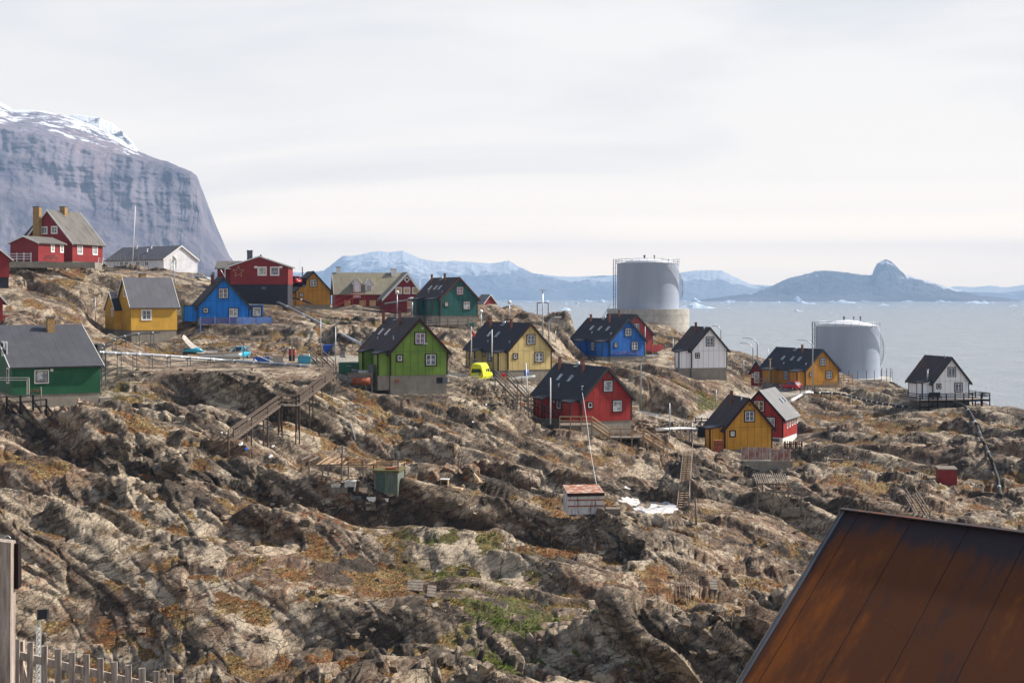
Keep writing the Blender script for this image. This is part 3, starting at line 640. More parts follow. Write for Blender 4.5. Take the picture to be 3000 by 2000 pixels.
for j, u in enumerate(pu):
    end = edge[j]
    ys = np.array([D0-260, D0+120, D0+230, D0+420, D0+470, D0+1250-700*end])
    zf = lambda py, y: CZ+(HZ-py)/F*y
    zs = np.array([0, zf(ta_[j], ys[1]), zf(ta_[j]-(ta_[j]-cl_[j])*.30, ys[2]), zf(cl_[j], ys[3]), zf(cl_[j]-(cl_[j]-cr_[j])*.12, ys[4]), zf(cr_[j], ys[5])])
    y = np.interp(vt, kv, ys); z = np.interp(vt, kv, zs)
    PYm[:, j] = y; PZm[:, j] = z; PXm[:, j] = (u-1500)/F*y
    SNm[:, j] = np.interp(vt, [0, .60, .68, .8, 1], [.08, .12, .40, .50, .60])*(.55+.45*(1-sstep(350, 520, u)))
fx = XZ(pu, D0)[None]+0*PXm; cw = sstep(.2, .3, vt)*(1-sstep(.62, .72, vt))
but = fbm(fx/75, fx*0, PZm/900, 4); but2 = fbm(fx/24, fx*0+3, PZm/260, 4)
ledge = fbm(fx/300, fx*0+8, PZm/34, 3)
PYm += cw[:, None]*(-40*np.abs(but)+8*but2+22*ledge+55*fbm(fx/110, fx*0, PZm/90, 7))*(1-edge*.45)
PYm += (1-cw)[:, None]*fbm(fx/60, PYm/80, 0*fx, 5)*18*(vt[:, None] > .02)
PZm += fbm(fx/50, PYm/60, PZm/60, 4)*(6+7*(vt[:, None] > .65))*np.minimum(1, vt[:, None]*6)*(1-sstep(.9, 1, vt)[:, None])
PZm += (1-cw)[:, None]*fbm(fx/22, PYm/26, 0*fx+5, 4)*5*np.minimum(1, vt[:, None]*8)*(vt[:, None] < .97)
PXm = np.vstack([PXm]+[PXm[-1:]]); PYm = np.vstack([PYm, PYm[-1:]+900]); PZm = np.vstack([PZm, PZm[-1:]*0-20]); SNm = np.vstack([SNm, SNm[-1:]])
o = grid_mesh('cliff_mountain', PXm, PYm, PZm, (('snow', SNm),)); tag(o, kind='structure')
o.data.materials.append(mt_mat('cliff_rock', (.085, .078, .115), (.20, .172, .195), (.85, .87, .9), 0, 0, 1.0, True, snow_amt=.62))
ridge_later = True
def ridge(name, tab, Yd, depth, snow, mat, rough=1.0, seed=0, sil_=1.6):
    pu = np.linspace(tab[0][0], tab[-1][0], 620); v = np.linspace(0, 1, 90)[:, None]
    cr0 = lerp_tab(tab, pu); crb = np.convolve(np.pad(cr0, 20, 'edge'), np.ones(41)/41, 'valid'); cr0 = cr0+1.6*fbm(pu/14+seed, pu*0, pu*0, 5)*(sil_); w_v = np.clip(v, 0, 1)**.7; cr = cr0[None]*w_v+crb[None]*(1-w_v); y = Yd+depth*v+0*cr; zc = CZ+(HZ-cr)/F*(Yd+depth)
    prof = v**.8; z = zc*prof
    x = (pu[None]-1500)/F*y
    wl = depth*.22
    n_ = fbm(x/wl+seed, y/wl, 0*x, 6); n2_ = 1-2*np.abs(fbm(x/(wl*.6)+seed, y/(wl*.6), 0*x+3, 5))
    z = z+rough*(n_*.20+n2_*.10-.04)*np.maximum(zc, 30)*np.sin(np.pi*np.clip(v, 0, 1))*1.1
    sil = fbm(pu/9+seed, pu*0, pu*0, 4)[None]*v*Yd/F*2.0; z = z+sil
    z = np.maximum(z, -5); z[0] = -6
    sn = snow(pu)[None]*np.clip(v*1.3, 0, 1.1)
    x = np.vstack([x, x[-1:]]); y = np.vstack([y, y[-1:]+depth*.4]); z = np.vstack([z, z[-1:]*0-6]); sn = np.vstack([sn, sn[-1:]])
    o = grid_mesh(name, x, y, z, (('snow', sn),)); o.data.materials.append(mat); return tag(o, kind='structure')
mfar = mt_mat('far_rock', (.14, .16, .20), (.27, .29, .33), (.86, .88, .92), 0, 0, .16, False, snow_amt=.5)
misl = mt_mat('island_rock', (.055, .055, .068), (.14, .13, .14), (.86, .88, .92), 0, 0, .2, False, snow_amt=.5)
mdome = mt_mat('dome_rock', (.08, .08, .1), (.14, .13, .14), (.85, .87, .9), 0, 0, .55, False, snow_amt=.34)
A = [(700, 876), (800, 862), (860, 812), (905, 798), (950, 792), (975, 772), (1005, 749), (1040, 749), (1060, 744), (1108, 735), (1140, 739), (1178, 734), (1200, 744), (1240, 760), (1290, 767), (1330, 764), (1400, 769), (1440, 772), (1492, 763), (1515, 778), (1560, 800), (1620, 808), (1680, 811), (1740, 808), (1800, 806), (1900, 806), (1985, 800), (2030, 793), (2070, 791), (2115, 793), (2150, 810), (2200, 833), (2260, 836), (2330, 862), (2420, 878)]
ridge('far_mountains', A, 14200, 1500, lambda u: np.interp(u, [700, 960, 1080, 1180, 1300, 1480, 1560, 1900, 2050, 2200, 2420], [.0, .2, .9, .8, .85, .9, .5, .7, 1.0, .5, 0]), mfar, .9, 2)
Bt = [(2030, 882), (2060, 877), (2130, 868), (2200, 858), (2260, 838), (2310, 814), (2350, 806), (2390, 794), (2420, 792), (2470, 797), (2520, 804), (2557, 806), (2562, 786), (2570, 772), (2585, 763), (2597, 759), (2610, 765), (2630, 784), (2645, 798), (2655, 806), (2700, 818), (2760, 836), (2810, 850), (2860, 862), (2920, 870), (2960, 875), (2990, 881)]
ridge('island_mountain', Bt, 9300, 900, lambda u: np.interp(u, [2030, 2300, 2550, 2600, 2650, 2990], [.2, .46, .46, .5, .46, .3]), misl, 1.5, 9, 2.2)
Ct = [(2700, 870), (2760, 850), (2800, 838), (2850, 841), (2900, 836), (2950, 842), (3000, 834), (3060, 838), (3120, 830), (3250, 845), (3400, 835), (3600, 850), (3800, 845), (4000, 876)]
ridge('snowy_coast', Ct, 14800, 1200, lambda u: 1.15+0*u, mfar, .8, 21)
Dt = [(560, 876), (700, 830), (780, 800), (850, 797), (890, 798), (930, 806), (980, 824), (1040, 850), (1100, 876)]
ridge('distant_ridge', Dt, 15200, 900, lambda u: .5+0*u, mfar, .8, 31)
ridge('snow_dome', [(150, 400), (175, 350), (190, 341), (215, 336), (240, 337), (290, 345), (330, 362), (360, 388), (385, 413), (403, 438), (420, 470), (450, 560)], 5000, 700, lambda u: .78+0*u, mdome, .25, 5, .5)
Et = [(-2600, 700), (-2000, 640), (-1500, 600), (-1000, 520), (-700, 500), (-400, 600), (-300, 876)]
# ---------------------------------------------------------------- haze over fjord and mountains
hb = MB(); hb.box(-7500, 7500, -300, 16500, -30, 640)
mh = bpy.data.materials.new('haze'); mh.use_nodes = True; mh.node_tree.nodes.clear()
ho = mh.node_tree.nodes.new('ShaderNodeOutputMaterial'); hv = mh.node_tree.nodes.new('ShaderNodeVolumePrincipled')
hv.inputs['Color'].default_value = (.45, .67, 1.0, 1); hv.inputs['Density'].default_value = HD; hv.inputs['Anisotropy'].default_value = .0
mh.node_tree.links.new(hv.outputs[0], ho.inputs['Volume'])
tag(hb.build('haze', mh), 'blue haze lying over the fjord and the mountains', 'haze', kind='stuff')
# ---------------------------------------------------------------- building materials
def m_wall(name, c, kind='panel', fade=.16, dirt=.25, seam=None):
    t = NT(name); uv = t.n('ShaderNodeUVMap'); sp = t.n('ShaderNodeSeparateXYZ'); t.l(uv.outputs[0], sp.inputs[0])
    wdt = .86 if kind == 'panel' else .115
    fr = t.math('FRACT', t.math('DIVIDE', t.math('ADD', sp.outputs[0], 50.0), wdt))
    e = t.math('ABSOLUTE', t.math('SUBTRACT', fr, .5))
    ln = t.ramp(e, .5-(.05 if kind == 'panel' else .13), .5-.01 if kind == 'panel' else .48, 0, 1)
    o = t.n('ShaderNodeObjectInfo')
    v = t.coord('Object'); big = t.noise(v, .55, 5, .65, lo=.3, hi=.72)
    vs = t.noise(t.coord('Object', (3, 3, .35)), 1.6, 6, .7, lo=.35, hi=.75)
    pn = t.n('ShaderNodeTexWhiteNoise', noise_dimensions='1D'); t.l(t.math('FLOOR', t.math('DIVIDE', t.math('ADD', sp.outputs[0], 50.0), wdt)), pn.inputs['W'])
    a = tuple(x*(1-fade) for x in c); b = tuple(min(1, x*(1+fade*.8)+.01) for x in c)
    col = t.mix(big, a, b); col = t.mix(t.math('MULTIPLY', pn.outputs[0], .22 if fade > .1 else .05), col, tuple(x*.82 for x in c))
    col = t.mix(t.math('MULTIPLY', t.ramp(vs, .55, 1.0), dirt), col, tuple(x*.35 for x in c))
    col = t.mix(t.math('MULTIPLY', ln, .8 if kind == 'panel' else .5), col, seam or tuple(x*.22 for x in c))
    if kind == 'panel':
        hz = t.ramp(t.math('ABSOLUTE', t.math('SUBTRACT', sp.outputs[1], 2.62)), .012, .035, 1, 0)
        col = t.mix(t.math('MULTIPLY', hz, .7), col, seam or tuple(x*.25 for x in c))
    return t.done(col, .62, t.bump(t.math('SUBTRACT', 1.0, ln), .5, .02), spec=.3)
def m_roof(name, c, rust=None, amt=.5, seams=1.0, ribs=False, rough=.8):
    t = NT(name); uv = t.n('ShaderNodeUVMap'); sp = t.n('ShaderNodeSeparateXYZ'); t.l(uv.outputs[0], sp.inputs[0])
    v = t.coord('Object'); n1 = t.noise(v, .5, 6, .65); n2 = t.noise(v, 9, 5, .7)
    col = t.mix(t.ramp(n2, .3, .7), tuple(x*.82 for x in c), tuple(x*1.2 for x in c))
    col = t.mix(t.math('MULTIPLY', t.ramp(n1, .4, .65), .4), col, tuple(x*1.45 for x in c))
    fr = t.math('FRACT', t.math('DIVIDE', t.math('ADD', sp.outputs[0], 50.0), seams)); e = t.math('ABSOLUTE', t.math('SUBTRACT', fr, .5))
    ln = t.ramp(e, .5-.03/seams, .5-.008/seams, 0, 1)
    col = t.mix(t.math('MULTIPLY', ln, .5), col, tuple(x*.4 for x in c))
    h = t.math('MULTIPLY', ln, 1.0)
    if rust:
        rn = t.noise(t.coord('UV', (1.0, .28, 1)), .8, 8, .75)
        col = t.mix(t.math('MULTIPLY', t.ramp(rn, .66-amt*.28, .78-amt*.28), .8), col, rust)
    return t.done(col, rough, t.bump(t.math('ADD', h, t.math('MULTIPLY', n2, .4)), .5, .02), spec=.25)
def m_concrete(name, c):
    t = NT(name); v = t.coord(); uv = t.n('ShaderNodeUVMap'); sp = t.n('ShaderNodeSeparateXYZ'); t.l(uv.outputs[0], sp.inputs[0])
    n1 = t.noise(v, .8, 6, .7, lo=.3, hi=.7); n2 = t.noise(t.coord('Object', (2, 2, .3)), 1.1, 6, .7, lo=.5, hi=.75)
    fr = t.math('FRACT', t.math('DIVIDE', t.math('ADD', sp.outputs[1], 50.0), .16)); ln = t.ramp(t.math('ABSOLUTE', t.math('SUBTRACT', fr, .5)), .42, .49, 0, 1)
    col = t.mix(n1, tuple(x*.8 for x in c), tuple(x*1.15 for x in c)); col = t.mix(t.math('MULTIPLY', n2, .5), col, tuple(x*.42 for x in c)); col = t.mix(t.math('MULTIPLY', ln, .35), col, tuple(x*.5 for x in c))
    return t.done(col, .9, t.bump(t.noise(v, 6, 5), .4, .02))
def m_wood(name, c, dark=.45):
    t = NT(name); v = t.coord('Object', (2, 2, 2)); n = t.noise(v, 2.2, 6, .75, lo=.3, hi=.75)
    return t.done(t.mix(n, tuple(x*dark for x in c), c), .85, t.bump(t.noise(v, 9, 4), .4, .01), spec=.2)
def m_glass(name, c):
    t = NT(name); v = t.coord('Object'); n = t.noise(v, 1.7, 3, .5, lo=.42, hi=.6)
    return t.done(t.mix(n, tuple(x*.35 for x in c), c), .12, spec=.6)
M = dict(
 green=m_wall('green_panels', srgb(116, 148, 56), dirt=.35, seam=srgb(24, 78, 44)), dgreen=m_wall('green_boards', srgb(24, 92, 58), 'board'), cream=m_wall('cream_panels', srgb(214, 190, 128), seam=srgb(110, 90, 60)),
 red=m_wall('red_panels', srgb(160, 42, 36)), red2=m_wall('faded_red_panels', srgb(168, 62, 62)), blue=m_wall('blue_panels', srgb(32, 104, 188)), brblue=m_wall('bright_blue_panels', srgb(14, 122, 214), dirt=.1),
 white=m_wall('white_panels', srgb(246, 246, 248), fade=.03, dirt=.02, seam=srgb(150, 150, 160)), amber=m_wall('amber_panels', srgb(206, 148, 40), seam=srgb(110, 80, 40)), amber2=m_wall('ochre_panels', srgb(196, 136, 36), seam=srgb(100, 66, 20)), teal=m_wall('teal_panels', srgb(34, 96, 90), dirt=.45),
 dred=m_wall('dark_red_boards', srgb(142, 40, 42), 'board'), dred2=m_wall('deep_red_boards', srgb(132, 34, 44), 'board'), yellow=m_wall('yellow_boards', srgb(216, 168, 62), 'board', seam=srgb(150, 110, 30)), whiteb=m_wall('white_boards', srgb(226, 226, 232), 'board', dirt=.1, seam=srgb(120, 120, 125)),
 black=m_plain('black_paint', srgb(36, 34, 38), .6), brownblk=m_wood('dark_brown_wood', srgb(66, 46, 42), .5), wht=m_plain('white_paint', srgb(232, 230, 226), .6, .06), conc=m_concrete('concrete', srgb(146, 138, 126)), blackbase=m_plain('black_base', srgb(38, 38, 50), .8, .2),
 felt=m_roof('black_felt', srgb(50, 50, 58), srgb(112, 62, 32), .12), feltr=m_roof('felt_with_lichen', srgb(58, 54, 58), srgb(120, 70, 36), .55), feltg2=m_roof('slate_grey_felt', srgb(74, 74, 80), None, 0, .95), conc2=m_concrete('pale_concrete', srgb(184, 180, 172)), feltg=m_roof('grey_felt', srgb(92, 92, 98), None, 0, .95), grey=m_roof('grey_sheets', srgb(126, 126, 128), None, 0, .42), weath=m_roof('weathered_boards', srgb(108, 105, 101), srgb(74, 71, 68), .6, .3), moss=m_roof('mossy_slates', srgb(134, 128, 112), srgb(120, 112, 64), .55, .3),
 brick=None, pipe=m_plain('rusty_pipe', srgb(112, 64, 48), .7, .35), steel=m_plain('galvanised_steel', srgb(176, 182, 190), .4, .12, .6), wood=m_wood('grey_wood', srgb(150, 138, 126)), nwood=m_wood('new_wood', srgb(192, 160, 126), .65), redwood=m_wood('red_brown_wood', srgb(112, 72, 60), .5), oldwood=m_wood('weathered_brown_wood', srgb(108, 94, 84), .5), blkwood=m_wood('black_wood', srgb(44, 36, 38), .5),
 glass=m_glass('window_glass', srgb(120, 130, 150)), curtain=m_glass('lilac_curtain', srgb(170, 140, 178)), pale=m_glass('pale_curtain', srgb(200, 205, 208)), brown=m_glass('brown_blind', srgb(160, 116, 60)), dark=m_plain('dark_opening', srgb(22, 20, 24), .8), board=m_plain('plywood', srgb(204, 172, 128), .8, .15), shade=m_plain('shade_grey', srgb(90, 94, 102), .6),
 bright=m_plain('white_plastic', srgb(235, 235, 232), .4, .05), rust=m_plain('rust_metal', srgb(150, 82, 52), .8, .45, 0, 2.2), rubber=m_plain('rubber', srgb(30, 30, 32), .7), chrome=m_plain('chrome', srgb(200, 200, 205), .2, .05, .9), redp=m_plain('red_paint', srgb(190, 40, 40), .4), orange=m_plain('orange_plastic', srgb(226, 90, 40), .5), bluep=m_plain('blue_plastic', srgb(28, 92, 190), .5), tealp=m_plain('teal_car_paint', srgb(60, 168, 196), .25, .05), yelp=m_plain('yellow_paint', srgb(226, 228, 34), .3, .04), rope=m_plain('rope', srgb(210, 190, 185), .9), lamp=m_plain('lamp_head', srgb(225, 228, 230), .3, .05))
def _brick():
    t = NT('yellow_brick'); b = t.n('ShaderNodeTexBrick'); b.inputs['Scale'].default_value = 2.2; b.inputs['Color1'].default_value = (*srgb(196, 158, 96), 1); b.inputs['Color2'].default_value = (*srgb(164, 124, 70), 1); b.inputs['Mortar'].default_value = (*srgb(120, 104, 84), 1); b.inputs['Mortar Size'].default_value = .03; b.inputs['Row Height'].default_value = .2
    uv = t.n('ShaderNodeUVMap'); t.l(uv.outputs[0], b.inputs[0]); return t.done(b.outputs[0], .9)
M['brick'] = _brick()
# ---------------------------------------------------------------- house parts (all in the house's own frame; x along the front gable, y back from it, z up from the sill)
def window(parent, wall, u, z, w_, h_, trim='black', sash='wht', pane='glass', mull=2, bars=1, tw=.13, y=0, W=0, L=0):
    """wall: 'F' front gable (u=x), 'L' left side / 'R' right side (u=y)"""
    if wall == 'F': f = lambda a, d, c: (u+a, y-d, z+c)
    elif wall == 'L': f = lambda a, d, c: (-W/2-d, u-a, z+c)
    else: f = lambda a, d, c: (W/2+d, u+a, z+c)
    def bx(mb, a0, a1, c0, c1, d0, d1):
        mb.hexa([f(a0, d1, c0), f(a1, d1, c0), f(a1, d0, c0), f(a0, d0, c0), f(a0, d1, c1), f(a1, d1, c1), f(a1, d0, c1), f(a0, d0, c1)])
    hw, hh = w_/2, h_/2
    m = MB(); t_ = tw
    bx(m, -hw-t_, hw+t_, hh, hh+t_, -.02, .07); bx(m, -hw-t_, hw+t_, -hh-t_, -hh, -.02, .08); bx(m, -hw-t_, -hw, -hh, hh, -.02, .07); bx(m, hw, hw+t_, -hh, hh, -.02, .07)
    o = m.build('window', M[trim], parent)
    s = .075; m = MB()
    bx(m, -hw, hw, hh-s, hh, -.02, .055); bx(m, -hw, hw, -hh, -hh+s, -.02, .055); bx(m, -hw, -hw+s, -hh+s, hh-s, -.02, .055); bx(m, hw-s, hw, -hh+s, hh-s, -.02, .055)
    for k in range(1, mull): a = -hw+2*hw*k/mull; bx(m, a-.05, a+.05, -hh+s, hh-s, -.02, .052)
    for k in range(mull):
        for b in range(bars):
            a0 = -hw+2*hw*k/mull+(.05 if k else s); a1 = -hw+2*hw*(k+1)/mull-(.05 if k < mull-1 else s); c = -hh+2*hh*(b+1)/(bars+1); bx(m, a0, a1, c-.02, c+.02, -.02, .045)
    m.build('sash', M[sash], o)
    m = MB(); bx(m, -hw+s, hw-s, -hh+s, hh-s, -.03, .02); m.build('pane', M[pane], o)
    return o
def gable_shell(mb, W, L, ze, za, y0=0, x0=0, ridge=.5, ze2=None):
    a, b = x0-W/2, x0+W/2; xr = a+W*ridge; ze2 = ze if ze2 is None else ze2
    for y, fl in ((y0, 0), (y0+L, 1)):
        p = [(a, y, 0), (b, y, 0), (b, y, ze2), (xr, y, za), (a, y, ze)]
        mb.poly(p[::-1] if fl else p, [(q[0], q[2]) for q in (p[::-1] if fl else p)])
    for x, z, s in ((a, ze, 1), (b, ze2, 0)):
        p = [(x, y0+L, 0), (x, y0, 0), (x, y0, z), (x, y0+L, z)]; p = p if s else p[::-1]
        mb.poly(p, [(q[1], q[2]) for q in p])
    mb.poly([(a, y0+L, 0), (b, y0+L, 0), (b, y0, 0), (a, y0, 0)])
def roof_mesh(W, L, ze, za, ov=.32, th=.16, y0=0, x0=0, ridge=.5, ze2=None, og=.28):
    """two slabs meeting on the ridge"""
    mb = MB(); a, b = x0-W/2, x0+W/2; xr = a+W*ridge; ze2 = ze if ze2 is None else ze2; f0, f1 = y0-og, y0+L+og
    for xe, zz, sg in ((a, ze, -1), (b, ze2, 1)):
        dx = abs(xr-xe); sl = (za-zz)/dx; ex = xe+sg*ov; ez = zz-sl*ov; ln = math.hypot(dx+ov, za-ez); nx, nz_ = sg*(za-ez)/ln, (dx+ov)/ln
        o_ = .03
        A = [(ex+nx*o_, ez+nz_*o_), (xr, za+o_/nz_), (xr, za+(o_+th)/nz_), (ex+nx*(o_+th), ez+nz_*(o_+th))]
        for y, flip in ((f0, sg > 0), (f1, sg < 0)):
            p = [(q[0], y, q[1]) for q in A]; mb.poly(p if not flip else p[::-1])
        for i, (k0, k1) in enumerate(((0, 1), (2, 3), (3, 0))):
            p = [(A[k0][0], f0, A[k0][1]), (A[k0][0], f1, A[k0][1]), (A[k1][0], f1, A[k1][1]), (A[k1][0], f0, A[k1][1])]
            if sg < 0: p = p[::-1]
            uv = [(q[1], 0 if q[0] == A[k0][0] and q[2] == A[k0][1] else ln) for q in p]
            if i == 1: uv = [(q[1], ln-u_[1]) for q, u_ in zip(p, uv)]
            mb.poly(p[::-1], uv[::-1])
    return mb
def barge(mb, W, ze, za, y, ov=.32, w=.26, t=.05, x0=0, ridge=.5, ze2=None, only=0):
    a, b = x0-W/2, x0+W/2; xr = a+W*ridge; ze2 = ze if ze2 is None else ze2
    for xe, zz, sg in ((a, ze, -1), (b, ze2, 1)):
        if only and only != sg: continue
        dx = abs(xr-xe); sl = (za-zz)/dx; ex = xe+sg*(ov+.03); ez = zz-sl*(ov+.03); ln = math.hypot(dx+ov, za-ez); nz_ = (dx+ov)/ln
        top = .21/nz_; bot = (w-.21)/nz_
        c = [(ex, y, ez-bot), (xr, y, za-bot), (xr, y-t, za-bot), (ex, y-t, ez-bot), (ex, y, ez+top), (xr, y, za+top), (xr, y-t, za+top), (ex, y-t, ez+top)]
        if sg < 0: c = [c[3], c[2], c[1], c[0], c[7], c[6], c[5], c[4]]
        mb.hexa(c)
def roof_z(h, x):   # height of the roof plane at x
    return h.apex-(h.apex-h.eave)*abs(x)/(h.W/2)
def flue(parent, h, x, y, ht, r=.17, mat='pipe', square=True, name='stove_pipe'):
    z = roof_z(h, x); m = MB()
    if square: m.box(x-r, x+r, y-r, y+r, z-.2, z+ht); m.box(x-r*1.25, x+r*1.25, y-r*1.25, y+r*1.25, z+ht, z+ht+.07)
    else: m.tube([(x, y, z-.1), (x, y, z+ht)], r, 10); m.tube([(x, y, z+ht), (x, y, z+ht+.12)], r*1.6, 10)
    return m.build(name, M[mat], parent)
def skylight(parent, h, x, y, w=.55, l=.95, open_=False):
    m = MB(); ln = math.hypot(h.W/2, h.apex-h.eave); sx_ = (h.W/2)/ln; sz_ = (h.apex-h.eave)/ln; sg = -1 if x < 0 else 1
    nx, nz_ = sg*sz_, sx_
    def q(a, b, d): return (x+sg*a*sx_+nx*d, y+b, roof_z(h, x)-a*sz_+nz_*d)
    d0, d1 = .1, .34
    c = [q(l/2, -w/2, d0), q(l/2, w/2, d0), q(-l/2, w/2, d0), q(-l/2, -w/2, d0), q(l/2, -w/2, d1), q(l/2, w/2, d1), q(-l/2, w/2, d1), q(-l/2, -w/2, d1)]
    if sg < 0: c = [c[3], c[2], c[1], c[0], c[7], c[6], c[5], c[4]]
    m.hexa(c); o = m.build('skylight', M['steel'], parent); m = MB(); l2, w2 = l/2-.09, w/2-.08
    p = [q(l2, -w2, d1+.006), q(l2, w2, d1+.006), q(-l2, w2, d1+.006), q(-l2, -w2, d1+.006)]
    m.poly(p if sg > 0 else p[::-1]); m.build('pane', M['pale'], o); return o
def vent(parent, h, x, y, ht=.45, r=.09):
    z = roof_z(h, x); m = MB(); m.tube([(x, y, z), (x, y, z+ht)], r, 8); m.tube([(x, y, z+ht), (x, y, z+ht+.14)], r*1.5, 8); return m.build('vent', M['steel'], parent)
def cowl(parent, h, x, y):
    z = roof_z(h, x); m = MB()
    for d in (-.15, .15): m.tube([(x, y+d, z), (x, y+d, z+.6)], .12, 8)
    m.box(x-.45, x+.15, y-.32, y+.32, z+.0, z+.12); return m.build('vent_cowl', M['steel'], parent)
def brick_chimney(parent, x, y, z0, z1, w=.45, mat='brick', cap='shade'):
    m = MB(); m.box(x-w, x+w, y-w*.8, y+w*.8, z0, z1); o = m.build('chimney', M[mat], parent)
    m = MB(); m.box(x-w*1.12, x+w*1.12, y-w*.92, y+w*.92, z1, z1+.13); m.build('chimney_cap', M[cap], o); return o
def porch(parent, h, y0, y1, d, z0, z1, wall, trim, roofm='felt', door=None, base=0):
    """lean-to against the left wall"""
    x1 = -h.W/2; x0 = x1-d; zi = z1+.28; m = MB()
    for p in ([(x0, y1, z0), (x0, y0, z0), (x0, y0, z1), (x0, y1, z1)], [(x0, y0, z0), (x1, y0, z0), (x1, y0, zi), (x0, y0, z1)], [(x1, y1, z0), (x0, y1, z0), (x0, y1, z1), (x1, y1, zi)]): m.poly(p)
    o = m.build('porch', M[wall], parent)
    m = MB(); g_ = .22; m.hexa([(x0-g_, y0-g_, z1-.03), (x1, y0-g_, zi+.03), (x1, y1+g_, zi+.03), (x0-g_, y1+g_, z1-.03), (x0-g_, y0-g_, z1+.13), (x1, y0-g_, zi+.19), (x1, y1+g_, zi+.19), (x0-g_, y1+g_, z1+.13)]); m.build('porch_roof', M[roofm], o)
    c = .13
    for (x, y) in ((x0, y0), (x0, y1)): m = MB(); m.box(x-.025, x+c, y-.025 if y == y0 else y-c, y+c if y == y0 else y+.025, z0, z1); m.build('corner_board', M[trim], o)
    if base:
        m = MB(); m.box(x0+.04, x1, y0+.04, y1-.04, z0-base, z0); m.build('porch_base', M['conc'], o)
    if door:
        m = MB(); ym = (y0+y1)/2; m.box(x0-.05, x0-.01, ym-.42, ym+.42, z0+.05, z0+2.0); m.build('door', M[door], o)
    return o
def house(key, name, label, cat, wall, roof, trim='black', base='conc', eavetrim=None, ov=.32, ridge=.5, ze2=None, bw=.28, corners=True, rigid=None, group=None, og=.28):
    h = H[key]; root = empty(name, h.loc, h.t, label, cat, group); h.root = root
    m = MB(); gable_shell(m, h.W, h.L, h.eave, h.apex, ridge=ridge, ze2=ze2); m.build('wall', M[wall], root)
    r = roof_mesh(h.W, h.L, h.eave, h.apex, ov, ridge=ridge, ze2=ze2, og=og).build('roof', M[roof], root); h.roof = r
    for yb in (-og-.003, h.L+og+.053):
        for sd_ in (-1, 1): m = MB(); barge(m, h.W, h.eave, h.apex, yb, ov, bw, ridge=ridge, ze2=ze2, only=sd_); m.build('bargeboard', M[trim], root)
    if corners:
        c = .15; a = h.W/2+.022; e2 = h.eave if ze2 is None else ze2
        for sx_, ez in ((-1, h.eave), (1, e2)):
            for y0, y1 in ((-.022, c), (h.L-c, h.L+.022)):
                m = MB(); m.box(min(sx_*a, sx_*(a-c)), max(sx_*a, sx_*(a-c)), y0, y1, 0, ez-.05); m.build('corner_board', M[trim if eavetrim is None else eavetrim], root)
    if base:
        m = MB(); i_ = .07; m.box(-h.W/2+i_, h.W/2-i_, i_, h.L-i_, -max(h.fd, .4)-2.2, -.004); m.build('foundation', M[base], root)
    return h
# ---------------------------------------------------------------- reading places off the photograph, as points on a house
def onfront(h, px, py, y=0):
    c, s = math.cos(h.t), math.sin(h.t); k = (px-1500)/F; ox, oy = h.cx-y*s, h.cy+y*c
    x = (k*oy-ox)/(c-k*s); Y = oy+x*s; return x, CZ+(HZ-py)/F*Y-h.z
def onside(h, px, py, side):
    c, s = math.cos(h.t), math.sin(h.t); k = (px-1500)/F; sg = -1 if side == 'L' else 1; ox, oy = h.cx+sg*h.W/2*c, h.cy+sg*h.W/2*s
    y = (k*oy-ox)/(-s-k*c); Y = oy+y*c; return y, CZ+(HZ-py)/F*Y-h.z
def onroof(h, px, py, sg=-1):
    sl = (h.apex-h.eave)/(h.W/2); a = Vector((0, 0, CZ)); d = P(px, py, 100)-a; c, s = math.cos(h.t), math.sin(h.t)
    lx = lambda v: (v.x-h.cx)*c+(v.y-h.cy)*s
    f = lambda t: (a+d*t).z-h.z-(h.apex-sl*abs(lx(a+d*t)) if lx(a+d*t)*sg > 0 else h.apex)
    # plane: z = apex - sl*sg*x
    g = lambda t: (a+d*t).z-h.z-(h.apex-sl*sg*lx(a+d*t))
    t0, t1 = 1.0, 2.0; g0, g1 = g(t0), g(t1); t = t0-g0*(t1-t0)/(g1-g0); p = a+d*t
    return h.w2l(p.x, p.y)
def fw(h, px, py, w_, h_, **k):
    x, z = onfront(h, px, py); return window(h.root, 'F', x, z, w_, h_, **k)
def sw(h, side, px, py, w_, h_, **k):
    y, z = onside(h, px, py, side); return window(h.root, side, y, z, w_, h_, W=h.W, **k)
def roofstuff(key, flues=(), sky_=(), vents=(), cowls=(), sg=-1, fmat='pipe', sq=True):
    h = H[key]
    for f_ in flues:
        x, y = onroof(h, f_[0], f_[1], sg); flue(h.root, h, x, y, f_[2], f_[3] if len(f_) > 3 else .15, fmat, sq)
    for a, b in sky_: x, y = onroof(h, a, b, sg); skylight(h.root, h, x, y)
    for v_ in vents: x, y = onroof(h, v_[0], v_[1], sg); vent(h.root, h, x, y, v_[2] if len(v_) > 2 else .4)
    for a, b in cowls: x, y = onroof(h, a, b, sg); cowl(h.root, h, x, y)
def type_house(key, name, label, wall, roof, trim='black', sash='wht', panes=('glass', 'glass', 'glass'), porches=(), two=True, mull=2, bars=1, small=True, base='conc', wins=True, wallroof='felt', pz=(0, 2.35), pwall=None, eavetrim=None, og=.28):
    h = house(key, name, label, 'house', wall, roof, trim, base, eavetrim, og=og); r = h.root
    if wins:
        window(r, 'F', .02*h.W, .672*h.apex, 1.12, 1.18, trim, sash, panes[0], mull, bars)
        window(r, 'F', .205*h.W, 1.68, 1.12, 1.18, trim, sash, panes[1], mull, bars)
        if small: window(r, 'F', -.335*h.W, 1.9, .5, .56, trim, sash, panes[2], 1, 0, .14)
    for p_ in porches:
        porch(r, h, p_[0], p_[1], p_[2] if len(p_) > 2 else 1.35, pz[0], pz[1], pwall or wall, trim, wallroof, None, 1.6)
    return h
